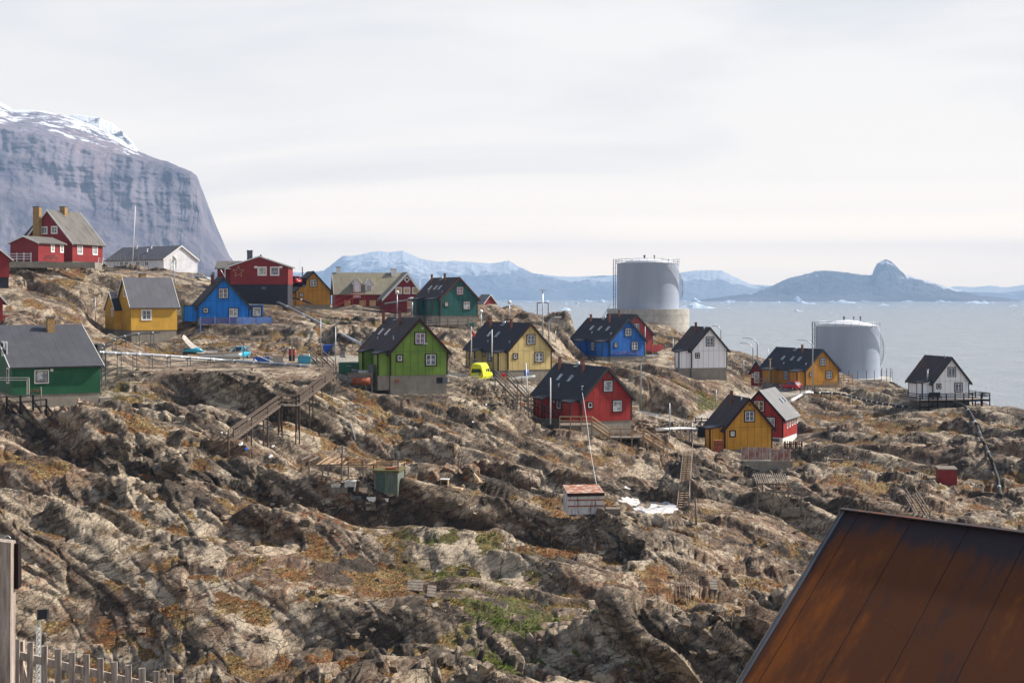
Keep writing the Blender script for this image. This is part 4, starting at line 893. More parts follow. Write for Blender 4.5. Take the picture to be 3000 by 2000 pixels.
h = type_house('green', 'green_house', 'light green panelled house with rust patched black roof on a grey concrete base', 'green', 'feltr', 'brownblk', panes=('curtain', 'glass', 'glass'), porches=[(.3, 2.1), (6.7, 8.4)])
roofstuff('green', [(1123, 952.7, 1.7), (1171, 958, 1.75)], [(1121.6, 976), (1140.6, 977.7)], [(1107.6, 1000), (1153.6, 1001, .55)], [(1164.7, 938)])
x, z = onfront(h, 1288, 1114); m = MB(); m.box(x-.35, x+.35, .04, .075, z-.33, z+.33); m.build('cellar_opening', M['dark'], h.root); m = MB(); m.box(x+.37, x+.95, .02, .06, z-.33, z+.33); m.build('shutter', M['shade'], h.root)
x, z = onfront(h, 1163, 1115); m = MB(); m.box(x-.2, x+.2, -.06, .08, z-.17, z+.17); m.build('vent_box', M['rust'], h.root)
x, z = onfront(h, 1238, 961); m = MB(); m.box(x-.1, x+.1, -.05, 0, z-.1, z+.1); m.build('vent_box', M['wht'], h.root)
m = MB(); m.tube([(.35, 0, 3.15), (.35, -.35, 3.25), (.5, -.7, 3.5)], .04, 6); m.box(.3, .75, -.85, -.6, 3.45, 3.56); m.build('wall_lamp', M['steel'], h.root)
h = type_house('cream', 'cream_house', 'cream panelled house with black roof and dark brown trim beside the yellow van', 'cream', 'felt', 'brownblk', panes=('glass', 'glass', 'glass'), porches=[(.3, 1.65), (6.9, 8.3)], pz=(0, 2.35))
roofstuff('cream', [(1437, 963.7, 1.5), (1497.5, 967.8, 1.55)], [(1438, 982), (1461, 984)], [(1430, 1007), (1493, 1009.6)], [(1477, 953)])
sw(h, 'L', 1377, 1035, .75, 1.1, trim='brownblk', mull=2); sw(h, 'L', 1419, 1035, .45, .6, trim='brownblk', mull=1, bars=0); sw(h, 'L', 1435, 1043, .95, 1.15, trim='brownblk', mull=2)
h = type_house('red', 'red_house', 'bright red panelled house with black trim above the wooden deck and steps', 'red', 'felt', 'black', panes=('pale', 'pale', 'dark'), mull=1, bars=0, porches=[(.3, 2.0), (6.9, 8.6)], pz=(0, 2.2))
roofstuff('red', [(1640, 1086, 1.65), (1708, 1094, 1.7)], [(1644, 1109), (1675, 1113)], [(1637, 1139, .5), (1705.6, 1149, .6)], [(1693, 1074)])
sw(h, 'L', 1573, 1172, .8, 1.1, trim='black', mull=2); sw(h, 'L', 1624, 1172, .4, .6, trim='black', mull=1, bars=0); sw(h, 'L', 1638, 1180, .9, 1.3, trim='black', mull=1, bars=0)
for px, py, s_ in ((1786.4, 1101, .15), (1799.5, 1113.5, .12)):
    x, z = onfront(h, px, py); m = MB(); m.box(x-s_, x+s_, -.06, 0, z-s_, z+s_); m.build('vent_box', M['shade'], h.root)
h = type_house('blueR', 'blue_house', 'cobalt blue panelled house with a ladder hung on its gable', 'blue', 'felt', 'black', panes=('glass', 'glass', 'glass'), porches=[(.3, 2.2), (6.9, 8.6)])
roofstuff('blueR', [(1731, 946, 1.4), (1785.5, 949, 1.6)], [(1736.5, 964), (1760, 965), (1783, 966)], [(1734, 981), (1790, 984)], [(1772, 936)])
sw(h, 'L', 1737, 1014, 1.0, 1.3, trim='black', mull=2)
m = MB(); a, z = onfront(h, 1795, 1038); b, _ = onfront(h, 1876, 1030)
m.beam((a, -.12, z), (b, -.12, z), .05); m.beam((a, -.12, z+.42), (b, -.12, z+.42), .05)
for i in range(18): q_ = a+(b-a)*(i+.5)/18; m.beam((q_, -.12, z), (q_, -.12, z+.42), .04)
tag(m.build('ladder', M['curtain']), 'lilac painted ladder hung flat on the gable of the cobalt blue house', 'ladder')
lad = bpy.data.objects['ladder']; lad.location = h.loc; lad.rotation_euler = (0, 0, h.t)
h = type_house('redB', 'red_house', 'faded red house mostly hidden behind the cobalt blue house', 'red2', 'feltr', 'black', panes=('curtain', 'curtain', 'glass'), small=False)
roofstuff('redB', [(1814, 929, 1.3)])
m = MB(); m.box(h.W/2-1.2, h.W/2+1.5, -1.3, -1.22, -.2, 1.0); m.box(h.W/2-1.2, h.W/2+1.5, -1.3, .1, -.32, -.2); m.build('balcony', M['red2'], h.root)
h = type_house('white', 'white_house', 'small white panelled house with rusty streaked roof on a concrete base above the grassy slope', 'white', 'feltr', 'black', panes=('glass', 'glass', 'dark'), porches=[(.4, 1.9, 1.9)], pz=(0, 2.45)); roofstuff('white', [(2038.5, 977.5, 1.7)], (), [(2063, 969, .5)])
for o in [o for o in bpy.data.objects if o.parent == h.root and o.name.startswith('window')]:
    if abs(sum(v.co.z for v in o.data.vertices)/len(o.data.vertices)-1.68) < .1:
        for c_ in [c_ for c_ in bpy.data.objects if c_.parent == o]: bpy.data.objects.remove(c_)
        bpy.data.objects.remove(o)
h = type_house('amberF', 'ochre_house', 'long ochre yellow house with black roof behind the small red car', 'amber2', 'felt', 'black', panes=('glass', 'glass', 'glass'), porches=[(.3, 2.3, 1.6), (7.6, 10.2, 1.6)], pz=(0, 2.3))
roofstuff('amberF', [(2350.5, 1037, 1.6)], [(2296.7, 1051.4), (2324, 1053), (2345, 1054.5)], [(2296, 1070), (2361, 1073)], [(2332, 1027)])
sw(h, 'L', 2303, 1099, 1.0, 1.4, trim='black', mull=2); sw(h, 'L', 2242, 1089, .4, .5, trim='black', mull=1, bars=0)
m = MB(); y_, z_ = onside(h, 2280, 1100, 'L'); m.tube([(-h.W/2-1.8, y_, 1.2), (-h.W/2-1.8, y_, 4.2)], .12, 8); m.box(-h.W/2-2.05, -h.W/2-1.55, y_-.2, y_+.2, 4.2, 4.32); m.build('stove_pipe', M['nwood'], h.root)
h = type_house('amber', 'amber_house', 'amber yellow panelled house standing above the rusty sheet fence', 'amber', 'feltr', 'brownblk', panes=('glass', 'glass', 'pale'), porches=[(.35, 2.0, 1.75)], pz=(0, 2.45)); roofstuff('amber', [(2143, 1187, 1.75)], (), [(2172, 1178, .6)])
for o in [o for o in bpy.data.objects if o.parent == h.root and o.name.startswith('window')]:
    if abs(sum(v.co.z for v in o.data.vertices)/len(o.data.vertices)-1.68) < .1:
        for c_ in [c_ for c_ in bpy.data.objects if c_.parent == o]: bpy.data.objects.remove(c_)
        bpy.data.objects.remove(o)
x, z = onfront(h, 2197, 1185.5); m = MB(); m.box(x-.09, x+.09, -.01, .01, z-.1, z+.1); m.build('vent_hole', M['dark'], h.root)
h = house('redG', 'red_house', 'tall red house with a light grey sheet roof standing behind the amber yellow house', 'house', 'red', 'grey', 'blkwood', base='wht'); 
fw(h, 2224, 1189, 1.25, 1.3, trim='blkwood', mull=2, pane='brown'); fw(h, 2258, 1236, 1.1, 1.2, trim='blkwood', mull=1, bars=0, pane='pale')
for px, py in ((2306, 1238), (2313.5, 1234.5), (2320.5, 1230), (2327.5, 1227), (2334, 1223)): sw(h, 'R', px, py, .5, 1.35, trim='wht', mull=1, bars=0, tw=.05)
for a, b in ((2285, 1176), (2293.5, 1171.6)): x, y = onroof(h, a, b, 1); skylight(h.root, h, x, y, .3, .8)
x, z = onfront(h, 2272, 1300); m = MB(); m.box(x-.5, x+.5, .03, .065, z-.9, z+.7); m.build('cellar_door', M['shade'], h.root)
h = type_house('whiteR', 'white_house', 'small white house with black trim on black posts at the edge of the fjord', 'white', 'feltr', 'black', panes=('glass', 'glass', 'dark'), bars=0, porches=[(.4, 2.0, 1.5)], pz=(0, 2.35), base='shade'); roofstuff('whiteR', (), (), [(2769, 1052, .5)])
m = MB(); m.tube([(-h.W/2-.5, .6, 2.4), (-h.W/2-.5, .6, 4.2)], .1, 8); m.tube([(-h.W/2-.5, .6, 4.2), (-h.W/2-.5, .6, 4.35)], .18, 8); m.build('stove_pipe', M['steel'], h.root)
h = type_house('blueL', 'blue_house', 'bright blue house with black bargeboards above a pale blue panelled deck', 'brblue', 'felt', 'black', panes=('curtain', 'pale', 'pale'), wins=False)
fw(h, 654.3, 859, 1.3, 1.35, mull=2); fw(h, 683.7, 916, 1.25, 1.3, mull=2, pane='pale'); fw(h, 602.6, 909, .6, .62, mull=1, bars=0)
m = MB(); x0 = h.W/2; m.box(x0, x0+2.2, .3, 3.2, 0, 2.0); an = m.build('sun_room', M['brblue'], h.root); m = MB(); m.box(x0-.02, x0+2.3, .2, 3.3, 2.0, 2.1); m.build('sun_room_roof', M['pale'], an)
window(an, 'F', x0+1.2, 1.0, 1.15, 1.25, 'black', 'wht', 'pale', 1, 0, .2, y=.3)
m = MB(); m.box(-h.W/2-1.9, -h.W/2, .6, 3.5, -.4, 1.85); an = m.build('annex', M['brblue'], h.root); m = MB(); m.box(-h.W/2-2.0, -h.W/2, .5, 3.6, 1.85, 1.97); m.box(-h.W/2-1.93, -h.W/2-1.83, .57, .67, -.4, 1.85); m.build('annex_trim', M['black'], an)
flue(h.root, h, -1.2, 3.5, 1.9, .17); flue(h.root, h, -.9, 4.3, 1.9, .15, 'shade')
h = type_house('amberB', 'ochre_house', 'ochre house between the dark red star house and the mossy roofed house', 'amber2', 'feltr', 'black', wins=False, porches=[(.2, 3.0, 1.6)], pz=(0, 2.0))
fw(h, 918, 829, 1.1, 1.15, mull=2); fw(h, 882.6, 863.6, .5, .55, mull=1, bars=0); x, y = onroof(h, 885.7, 806); flue(h.root, h, x, y, 1.5, .08, 'pipe')
h = type_house('teal', 'teal_house', 'dark teal panelled house with brown trim on a tall concrete base', 'teal', 'feltr', 'redwood', panes=('curtain', 'pale', 'pale'), porches=[(.3, 2.6), (6.6, 8.2)], pz=(0, 2.6))
roofstuff('teal', [(1265, 831, 1.55), (1303, 830, 1.6)], [(1263.5, 847), (1279.6, 846), (1292, 846)], [(1256.6, 862), (1296, 861)], [(1295, 821)])
x, z = onfront(h, 1382, 959); m = MB(); m.box(x-.45, x+.45, .03, .065, z-.95, z+.75); m.build('cellar_door', M['teal'], h.root)
# dark red house with the star
h = house('star', 'dark_red_house', 'dark red boarded house with a five pointed star outline and a black basement', 'house', 'dred', 'grey', 'wht', 'blackbase', corners=False, bw=.2)
fw(h, 768, 794.4, 1.25, 1.25, trim='wht', mull=1, bars=0, pane='pale'); fw(h, 804.8, 794.4, 1.25, 1.25, trim='wht', mull=1, bars=0, pane='glass')
for px in (749.5, 823): x, z = onfront(h, px, 782.5); m = MB(); m.box(x-.25, x+.25, -.12, 0, z-.18, z+.18); m.build('wall_box', M['wht'], h.root)
x, z = onfront(h, 773, 843.6); m = MB(); m.box(x-.35, x+.35, .0, .06, z-.24, z+.24); m.build('cellar_window', M['shade'], h.root)
x, z = onfront(h, 698.5, 796); m = MB(); sp_ = [(x+math.sin(i*math.pi/5)*(.98 if i % 2 == 0 else .42), z+math.cos(i*math.pi/5)*(.98 if i % 2 == 0 else .42)) for i in range(10)]
for i in range(10): a, b = sp_[i], sp_[(i+1) % 10]; m.beam((a[0], -.06, a[1]), (b[0], -.06, b[1]), .07, .05)
m.build('star_ornament', M['cream'], h.root)
m = MB(); m.box(-h.W/2-2.6, -h.W/2, 4, 10, -.05, 2.6); wg = m.build('wing', M['dred'], h.root)
m = MB(); m.box(-h.W/2-2.5, -h.W/2, 4.1, 9.9, -4, -.05); m.build('wing_base', M['blackbase'], wg)
m = MB(); m.hexa([(-h.W/2-3.0, 3.4, 2.6), (-h.W/2+2.2, 3.4, 2.6), (-h.W/2+2.2, 7, 3.9), (-h.W/2-3.0, 7, 3.9), (-h.W/2-3.0, 3.4, 2.75), (-h.W/2+2.2, 3.4, 2.75), (-h.W/2+2.2, 7, 4.05), (-h.W/2-3.0, 7, 4.05)]); m.build('wing_roof', M['weath'], wg)
brick_chimney(wg, -h.W/2+2.6, 6, 2.5, 5.7, .45, 'shade'); m = MB(); m.beam((-h.W/2-.9, .2, -.05), (-h.W/2-.9, .2, 2.6), .12); m.beam((-h.W/2-.9, .2, 2.6), (-h.W/2+.1, .2, 2.6), .12); m.beam((-h.W/2-.9, .2, 1.3), (-h.W/2-1.9, 3, 2.4), .1); m.build('porch_frame', M['wht'], h.root)
m = MB(); m.tube([(0, 3, h.apex), (0, 3, h.apex+.5)], .14, 8); m.build('vent', M['shade'], h.root)
# white hall
h = house('hall', 'white_hall', 'long white hall with dark grey roof left of the dark red star house', 'house', 'whiteb', 'feltg', 'wht', 'wht', bw=.25)
fw(h, 509, 772, 1.5, 2.0, trim='wht', mull=1, bars=0, pane='pale')
for px in (356, 370, 404, 430): sw(h, 'L', px, 772, 1.3, .9, trim='wht', mull=2, bars=0, pane='shade', tw=.08)
for px, py in ((400, 735), (431, 744), (443, 735)): x, y = onroof(h, px, py); m = MB(); z = roof_z(h, x); m.tube([(x, y, z-.1), (x, y, z+1.1)], .2, 8); m.tube([(x, y, z+.95), (x, y, z+1.15)], .3, 8); m.build('vent', M['steel'], h.root)
m = MB(); q0 = h.W/2
for z in (.2, .75): m.beam((-q0-2, -2.2, z-1.2), (q0+.5, -2.2, z-1.2), .12)
for i in range(7): x = -q0-2+i*(2*q0+2.5)/6; m.beam((x, -2.2, -2.4), (x, -2.2, -.4), .16)
m.box(-q0-2, q0+.5, -2.3, -.05, -2.0, -1.8); m.build('deck', M['blkwood'], h.root)
# big red house and its annex at the top left
h = house('redT', 'red_house', 'large red boarded house with grey plank roof and brick chimneys on the rocky hilltop', 'house', 'dred', 'weath', 'wht', 'conc', bw=.22, corners=False)
fw(h, 130, 675, .95, 1.0, trim='wht', mull=2, pane='glass'); fw(h, 159.4, 673.7, .95, 1.0, trim='wht', mull=2, pane='glass')
sw(h, 'R', 234, 730, 1.15, 1.45, trim='wht', mull=3, pane='glass'); sw(h, 'R', 278, 732, 1.15, 1.45, trim='wht', mull=3, pane='glass')
x, y = onroof(h, 188, 630, 1); brick_chimney(h.root, x-.1, y, h.apex-1.2, h.apex+.85, .48)
m = MB(); x, z = onfront(h, 114, 690); m.box(x-.58, x+.58, -.75, -.02, z-.5, z+4.45); c_ = m.build('chimney', M['brick'], h.root); m = MB(); m.box(x-.62, x+.62, -.8, .02, z+4.45, z+4.6); m.build('chimney_cap', M['shade'], c_)
m = MB(); m.box(-h.W/2-1.9, -h.W/2+2.0, 3, 7, 1.0, 3.95); wg = m.build('rear_wing', M['dred'], h.root)
rm = MB(); rm.hexa([(-h.W/2-2.3, 2.6, 3.95), (-h.W/2+2.6, 2.6, 3.95), (-h.W/2+2.6, 5, 6.1), (-h.W/2-1.9, 5, 6.1), (-h.W/2-2.3, 2.6, 4.1), (-h.W/2+2.6, 2.6, 4.1), (-h.W/2+2.6, 5, 6.25), (-h.W/2-1.9, 5, 6.25)]); rm.build('rear_wing_roof', M['felt'], wg)
h = house('annexT', 'red_annex', 'low red boarded annex with shallow grey roof in front of the large red hilltop house', 'house', 'dred', 'weath', 'wht', 'conc', bw=.2, corners=False)
sw(h, 'R', 153.8, 727, .65, 1.05, trim='wht', mull=2); sw(h, 'R', 180.6, 728.6, .65, 1.05, trim='wht', mull=2)
# the two red houses cut by the left edge
h = house('redE1', 'red_house', 'dark red boarded house on a black base, cut off by the left edge', 'house', 'dred', 'weath', 'wht', 'blackbase', bw=.16, corners=False, ov=.5)
h = house('redE2', 'red_house', 'red boarded house with a slatted balcony at the left edge above the dark green house', 'house', 'dred', 'weath', 'wht', 'conc', bw=.16, corners=False, ov=.5)
m = MB(); a = h.w2l(XZ(8, 169.5), 169.5); zb = P(0, 955, 170).z-h.z; zt = P(0, 927, 170).z-h.z
for i in range(16): x = a[0]-3+i*.25; m.box(x, x+.16, -2.1, -2.04, zb, zt)
m.box(a[0]-3, a[0]+.9, -2.1, 0, zb-.12, zb); m.box(a[0]-3, a[0]+.95, -2.12, -2.02, zt, zt+.08); m.build('balcony', M['red'], h.root)
# dark green house at the left
h = house('greenL', 'dark_green_house', 'dark green boarded house with broad grey felt roof and yellow brick chimney', 'house', 'dgreen', 'feltg2', 'wht', 'conc', bw=.14, corners=False, ov=.42)
sw(h, 'R', 121.8, 1103, 1.2, 1.15, trim='wht', sash='redwood', mull=1, bars=0, pane='pale', tw=.1)
fw(h, 9.5, 1021, .8, 1.25, trim='wht', mull=1, pane='glass'); fw(h, 18.5, 1022, .8, 1.25, trim='wht', mull=1, pane='glass'); fw(h, 24, 1100, .9, 1.3, trim='wht', sash='redwood', mull=1, bars=0)
x, y = onroof(h, 148, 975, 1); brick_chimney(h.root, x-.1, y, h.apex-1.3, h.apex+.95, .46)
y, z = onside(h, 151.5, 1084, 'R'); m = MB(); m.box(h.W/2, h.W/2+.06, y-.14, y+.14, z-.13, z+.13); m.build('vent_box', M['wht'], h.root)
y, z = onside(h, 88, 1149, 'R'); fc = bpy.data.curves.new('house_number', 'FONT'); fc.body = '6774 8'; fc.size = .42; fc.extrude = .01
to = bpy.data.objects.new('house_number', fc); COL.objects.link(to); to.data.materials.append(M['rust']); to.parent = h.root; to.rotation_euler = (R(90), 0, R(90)); to.location = (h.W/2+.03, y, z)
dg_ = bpy.context.evaluated_depsgraph_get(); me_ = bpy.data.meshes.new_from_object(to.evaluated_get(dg_)); bpy.data.objects.remove(to); to = bpy.data.objects.new('house_number', me_); COL.objects.link(to); to.parent = h.root; to.rotation_euler = (R(90), 0, R(90)); to.location = (h.W/2+.03, y, z)
y, z = onside(h, 276, 1190, 'R'); m = MB(); m.box(h.W/2-2.2, h.W/2-.02, h.L, h.L+1.1, -h.fd-1.5, -.55); m.build('cistern', M['conc'], h.root)
# yellow house
h = house('yellow', 'yellow_house', 'yellow boarded house with grey felt roof and white windows in front of the rocky hill', 'house', 'yellow', 'feltg', 'wht', 'conc', bw=.14, corners=False, ov=.3)
sw(h, 'R', 428.6, 922.4, 1.3, 1.35, trim='wht', mull=2, pane='glass', tw=.12); fw(h, 366, 858, .7, .95, trim='wht', mull=1, pane='glass')
brick_chimney(h.root, -.5, 2.9, h.apex-1.2, h.apex+.75, .5)
h = house('yellowA', 'yellow_annex', 'small yellow boarded annex with a dark roof and narrow window joined to the yellow house', 'house', 'yellow', 'felt', 'wht', 'conc', bw=.12, corners=False, ov=.2, og=.1)
fw(h, 329, 914, .5, 1.0, trim='wht', mull=1, pane='glass'); vent(h.root, h, .6, 1.0, .5)
# red house with the mossy slate roof
h = house('moss', 'old_red_house', 'old red house with mossy slate roof, white dormers and boarded windows on the rock ridge', 'house', 'dred2', 'moss', 'wht', 'conc', bw=.2, corners=False)
for px, wd_, win in ((1046, 1.4, 0), (1081.5, 1.4, 1)):
    y, z = onside(h, px, 873, 'R'); x1 = h.W/2-(.1 if win else -.05); zt = 2.15+h.eave-.5; z0 = h.eave-(.3 if win else 1.0)
    m = MB(); m.box(0.3, x1, y-wd_/2, y+wd_/2, z0, zt); dm = m.build('dormer', M['whiteb'], h.root)
    m = MB()
    for s_ in (-1, 1): m.hexa([(0, y+s_*(wd_/2+.2) if s_ < 0 else y, zt-.12 if s_ < 0 else zt+1.0), (x1+.2, y+s_*(wd_/2+.2) if s_ < 0 else y, zt-.12 if s_ < 0 else zt+1.0), (x1+.2, y if s_ < 0 else y+wd_/2+.2, zt+1.0 if s_ < 0 else zt-.12), (0, y if s_ < 0 else y+wd_/2+.2, zt+1.0 if s_ < 0 else zt-.12), (0, y+s_*(wd_/2+.2) if s_ < 0 else y, zt+.03 if s_ < 0 else zt+1.15), (x1+.2, y+s_*(wd_/2+.2) if s_ < 0 else y, zt+.03 if s_ < 0 else zt+1.15), (x1+.2, y if s_ < 0 else y+wd_/2+.2, zt+1.15 if s_ < 0 else zt+.03), (0, y if s_ < 0 else y+wd_/2+.2, zt+1.15 if s_ < 0 else zt+.03)])
    m.poly([(x1+.02, y-wd_/2, zt), (x1+.02, y+wd_/2, zt), (x1+.02, y, zt+.95)]); m.build('dormer_roof', M['wht'], dm)
    if win: window(dm, 'R', y, (z0+zt)/2+.2, .8, 1.1, 'wht', 'wht', 'glass', 2, 1, .06, W=2*x1)
    else:
        m = MB(); m.box(x1, x1+.05, y-.42, y+.42, z0+.3, zt-.1); m.build('door', M['bright'], dm)
for px in (1018, 1062, 1092): y, z = onside(h, px, 888, 'R'); m = MB(); m.box(h.W/2, h.W/2+.06, y-.6, y+.6, z-.55, z+.55); m.build('window_board', M['board'], h.root)
brick_chimney(h.root, -.3, .9, h.apex-.8, h.apex+1.25, .45, 'wht'); brick_chimney(h.root, 0, h.L-2.0, h.apex-.6, h.apex+.9, .6, 'wht', 'board')
m = MB(); y, z = onside(h, 1046, 874, 'R'); q0 = h.W/2
m.box(q0+.3, q0+1.5, y-1.0, y+1.2, h.eave-.95, h.eave-.83)
for yy_ in (y-1.0, y+1.2): m.beam((q0+1.5, yy_, 0), (q0+1.5, yy_, h.eave), .1)
m.beam((q0+1.5, y-1.0, h.eave), (q0+1.5, y+1.2, h.eave), .08)
for i in range(9): t_ = i/9; m.box(q0+.4, q0+1.4, y-1.0-3.2*t_-.3, y-1.0-3.2*t_, h.eave-1.1-(h.eave-1.1)*t_, h.eave-1.04-(h.eave-1.1)*t_)
m.beam((q0+1.5, y-1, h.eave), (q0+1.5, y-4.4, 1.0), .09); m.beam((q0+1.5, y-1, h.eave-1.0), (q0+1.5, y-4.4, 0), .18); m.build('outside_stairs', M['redp'], h.root)
h = house('mossW', 'red_gabled_wing', 'dark red gable with white diamond window and three boarded windows beside the teal house', 'house', 'dred2', 'moss', 'wht', 'conc', bw=.34, corners=False, ridge=.61, ze2=H['moss'].eave+.2)
for px in (1168, 1192, 1217): fw(h, px, 851, 1.05, 1.05, trim='wht', sash='wht', mull=1, bars=0, pane='board', tw=.09)
for px in (1196,): fw(h, px, 893, 1.1, 1.2, trim='wht', sash='wht', mull=1, bars=0, pane='board', tw=.07)
x, z = onfront(h, 1192, 819); m = MB()
for r_, mt in ((.58, 'wht'), (.3, 'dark')):
    m = MB(); d = .06 if mt == 'wht' else .08; m.poly([(x, -d, z-r_), (x+r_, -d, z), (x, -d, z+r_), (x-r_, -d, z)])
    for i in range(4):
        a, b = [(0, -r_), (r_, 0), (0, r_), (-r_, 0)][i], [(0, -r_), (r_, 0), (0, r_), (-r_, 0)][(i+1) % 4]; m.poly([(x+b[0], -d, z+b[1]), (x+a[0], -d, z+a[1]), (x+a[0], .02, z+a[1]), (x+b[0], .02, z+b[1])])
    m.build('diamond_window' if mt == 'wht' else 'diamond_pane', M[mt], h.root)
m = MB(); xl = onfront(h, 1126, 900)[0]; xr_ = onfront(h, 1188, 900)[0]; m.hexa([(xl, -1.6, -.6), (xr_, -1.6, -.6), (xr_, -.02, -.6), (xl, -.02, -.6), (xl, -1.6, .8), (xr_, -1.6, 1.5), (xr_, -.02, 1.6), (xl, -.02, .9)]); o = m.build('lean_to', M['dred2'], h.root)
m = MB(); m.hexa([(xl-.2, -1.8, .85), (xr_+.2, -1.8, 1.55), (xr_+.2, -.02, 1.7), (xl-.2, -.02, 1.0), (xl-.2, -1.8, 1.0), (xr_+.2, -1.8, 1.7), (xr_+.2, -.02, 1.85), (xl-.2, -.02, 1.15)]); m.build('lean_to_roof', M['weath'], o)
h = house('farH', 'far_grey_roofed_house', 'pale grey roofed house half hidden behind the rock right of the teal house', 'house', 'dred', 'grey', 'wht', 'conc', bw=.12, corners=False)
h = house('shedF', 'dark_red_shed', 'small dark red shed at the left end of the long ochre house', 'shed', 'dred', 'felt', 'black', 'conc', bw=.12, corners=False)
fw(h, 2217, 1105, .8, 1.9, trim='wht', mull=1, bars=0, pane='pale', tw=.05); fw(h, 2207, 1100, .35, .5, trim='wht', mull=1, bars=0)
# ---------------------------------------------------------------- finding the ground under a place in the photograph
_PYP = HZ-(PZ-CZ)/PY*F
def hit(px, py):
    u = (px-1500)/F; j = int(round((u+.52)/1.04*(NU-1))); j = min(max(j, 0), NU-1); col = np.minimum.accumulate(_PYP[:, j])
    i = int(np.argmax(col <= py)); i = i if col[i] <= py else NV-1
    return Vector((u*PY[i, j], PY[i, j], PZ[i, j]))
def gz(x, y):
    u = x/max(y, 1); j = min(max(int(round((u+.52)/1.04*(NU-1))), 0), NU-1); i = int(np.searchsorted(PY[:, j], y)); i = min(i, NV-1)
    return float(PZ[i, j])
def Pv(px, py, Y): return P(px, py, min(Y, hit(px, py+4).y-.3))
def up(p, px, py): return Vector(((px-1500)/F*p.y, p.y, CZ+(HZ-py)/F*p.y))     # the point at p's distance seen at px, py
def one(name, mb, mat, label, cat, group=None, origin=None, bevel=0):
    o = mb.build(name, M[mat], None, bevel); return tag(o, label, cat, group)
# ---------------------------------------------------------------- fuel tanks
def ring(cx, cy, z, r, n=64): return [(cx+r*math.cos(2*math.pi*i/n), cy+r*math.sin(2*math.pi*i/n), z) for i in range(n)]
t = NT('tank_paint'); v = t.coord(); uv = t.n('ShaderNodeUVMap')
c = t.mix(t.noise(t.coord('Object', (1, 1, .12)), .5, 6, .65, lo=.3, hi=.7), srgb(156, 166, 184), srgb(166, 176, 192)); c = t.mix(t.math('MULTIPLY', t.noise(v, 3, 6, .7, lo=.55, hi=.75), .12), c, srgb(120, 122, 128))
M['tank'] = t.done(c, .5, spec=.4); M['tanktop'] = m_plain('tank_roof', srgb(222, 224, 228), .5, .05)
def tank(px, r_px, py_top, py_bot, py_dome, Y, label, plinth):
    cx = XZ(px, Y); r = r_px/F*Y; zt = P(0, py_top, Y).z; zb = P(0, py_bot, Y).z; zd = P(0, py_dome, Y).z
    root = empty('storage_tank', (cx, Y, zb), 0, label, 'tank'); h_ = zt-zb
    m = MB(); m.rings([ring(0, 0, -.05, r, 96), ring(0, 0, h_, r, 96)], cap=False)
    for k in range(1, 6): m.rings([ring(0, 0, h_*k/6-.03, r+.012, 96), ring(0, 0, h_*k/6+.03, r+.012, 96)], cap=False)
    m.rings([ring(0, 0, h_-.12, r+.07, 96), ring(0, 0, h_+.02, r+.07, 96)], cap=False); m.build('shell', M['tank'], root)
    m = MB(); m.rings([ring(0, 0, h_+.02, r+.02), ring(0, 0, h_+.02+(zd-zt)*.55, r*.6), ring(0, 0, h_+(zd-zt)*.88, r*.3), ring(0, 0, h_+(zd-zt), .2)]); m.build('dome', M['tanktop'], root)
    m = MB(); n = 26
    for k in (.55, 1.05): m.tube(ring(0, 0, h_+k, r+.1, 48)+ring(0, 0, h_+k, r+.1, 48)[:1], .045, 5)
    for i in range(n): a = 2*math.pi*i/n; m.beam(((r+.1)*math.cos(a), (r+.1)*math.sin(a), h_), ((r+.1)*math.cos(a), (r+.1)*math.sin(a), h_+1.05), .07)
    m.build('railing', M['steel'], root)
    m = MB(); a0, a1 = R(-62), R(12)     # stairs winding round the right hand side
    for i in range(40):
        t_ = i/39; a = a0+(a1-a0)*t_; z = h_-.1-t_*(h_*.78); ca, sa = math.cos(a), math.sin(a)
        m.beam(((r+.05)*ca, (r+.05)*sa, z), ((r+.95)*ca, (r+.95)*sa, z), .28, .05)
    P1_ = [((r+.95)*math.cos(a0+(a1-a0)*i/20), (r+.95)*math.sin(a0+(a1-a0)*i/20), h_-.1-i/20*h_*.78) for i in range(21)]
    for d in (0, .55, 1.05): m.tube([(p[0], p[1], p[2]+d) for p in P1_], .05, 5)
    for p in P1_[::2]: m.beam(p, (p[0], p[1], p[2]+1.05), .05)
    m.build('winding_stairs', M['steel'], root)
    m = MB(); xl = -r-.35
    for d in (-.35, .35): m.beam((xl-.5, d, -.5), (xl-.5, d, h_+1.1), .1); m.beam((xl, d, -.5), (xl, d, h_+1.1), .08)
    for i in range(int(h_*1.2)): z = i/1.2; m.beam((xl-.5, -.35, z), (xl-.5, .35, z), .05); m.beam((xl-.5, -.35, z), (xl, -.35, z+(.4 if i % 2 else 0)), .05)
    m.build('ladder', M['shade'], root)
    for x, s_ in ((-.8, .3), (1.5, .2), (3, .25))[:plinth[2]]:
        m = MB(); m.tube([(x, 0, h_+(zd-zt)-.3), (x, 0, h_+(zd-zt)+.5)], s_*.6, 8); m.tube([(x, 0, h_+(zd-zt)+.5), (x, 0, h_+(zd-zt)+.75)], s_, 8); m.build('vent', M['shade'], root)
    rp_, dep = plinth[0]/F*Y, plinth[1]
    m = MB(); m.rings([ring(0, 0, -dep, rp_, 96), ring(0, 0, -.05, rp_, 96)], cap=False); m.poly(ring(0, 0, -.05, rp_, 96)); m.build('plinth', M['conc2'], root)
    return root, r, rp_
T1, r1, rp1 = tank(1898.3, 90.4, 772.8, 904, 757, 330, 'tall pale grey fuel tank standing high on a round concrete plinth', (120, 12, 2))
T2, r2, rp2 = tank(2482.8, 91.9, 955.5, 1104, 936.6, 330, 'pale grey domed fuel tank beside the fjord, behind the long ochre house', (127, 7, 3))
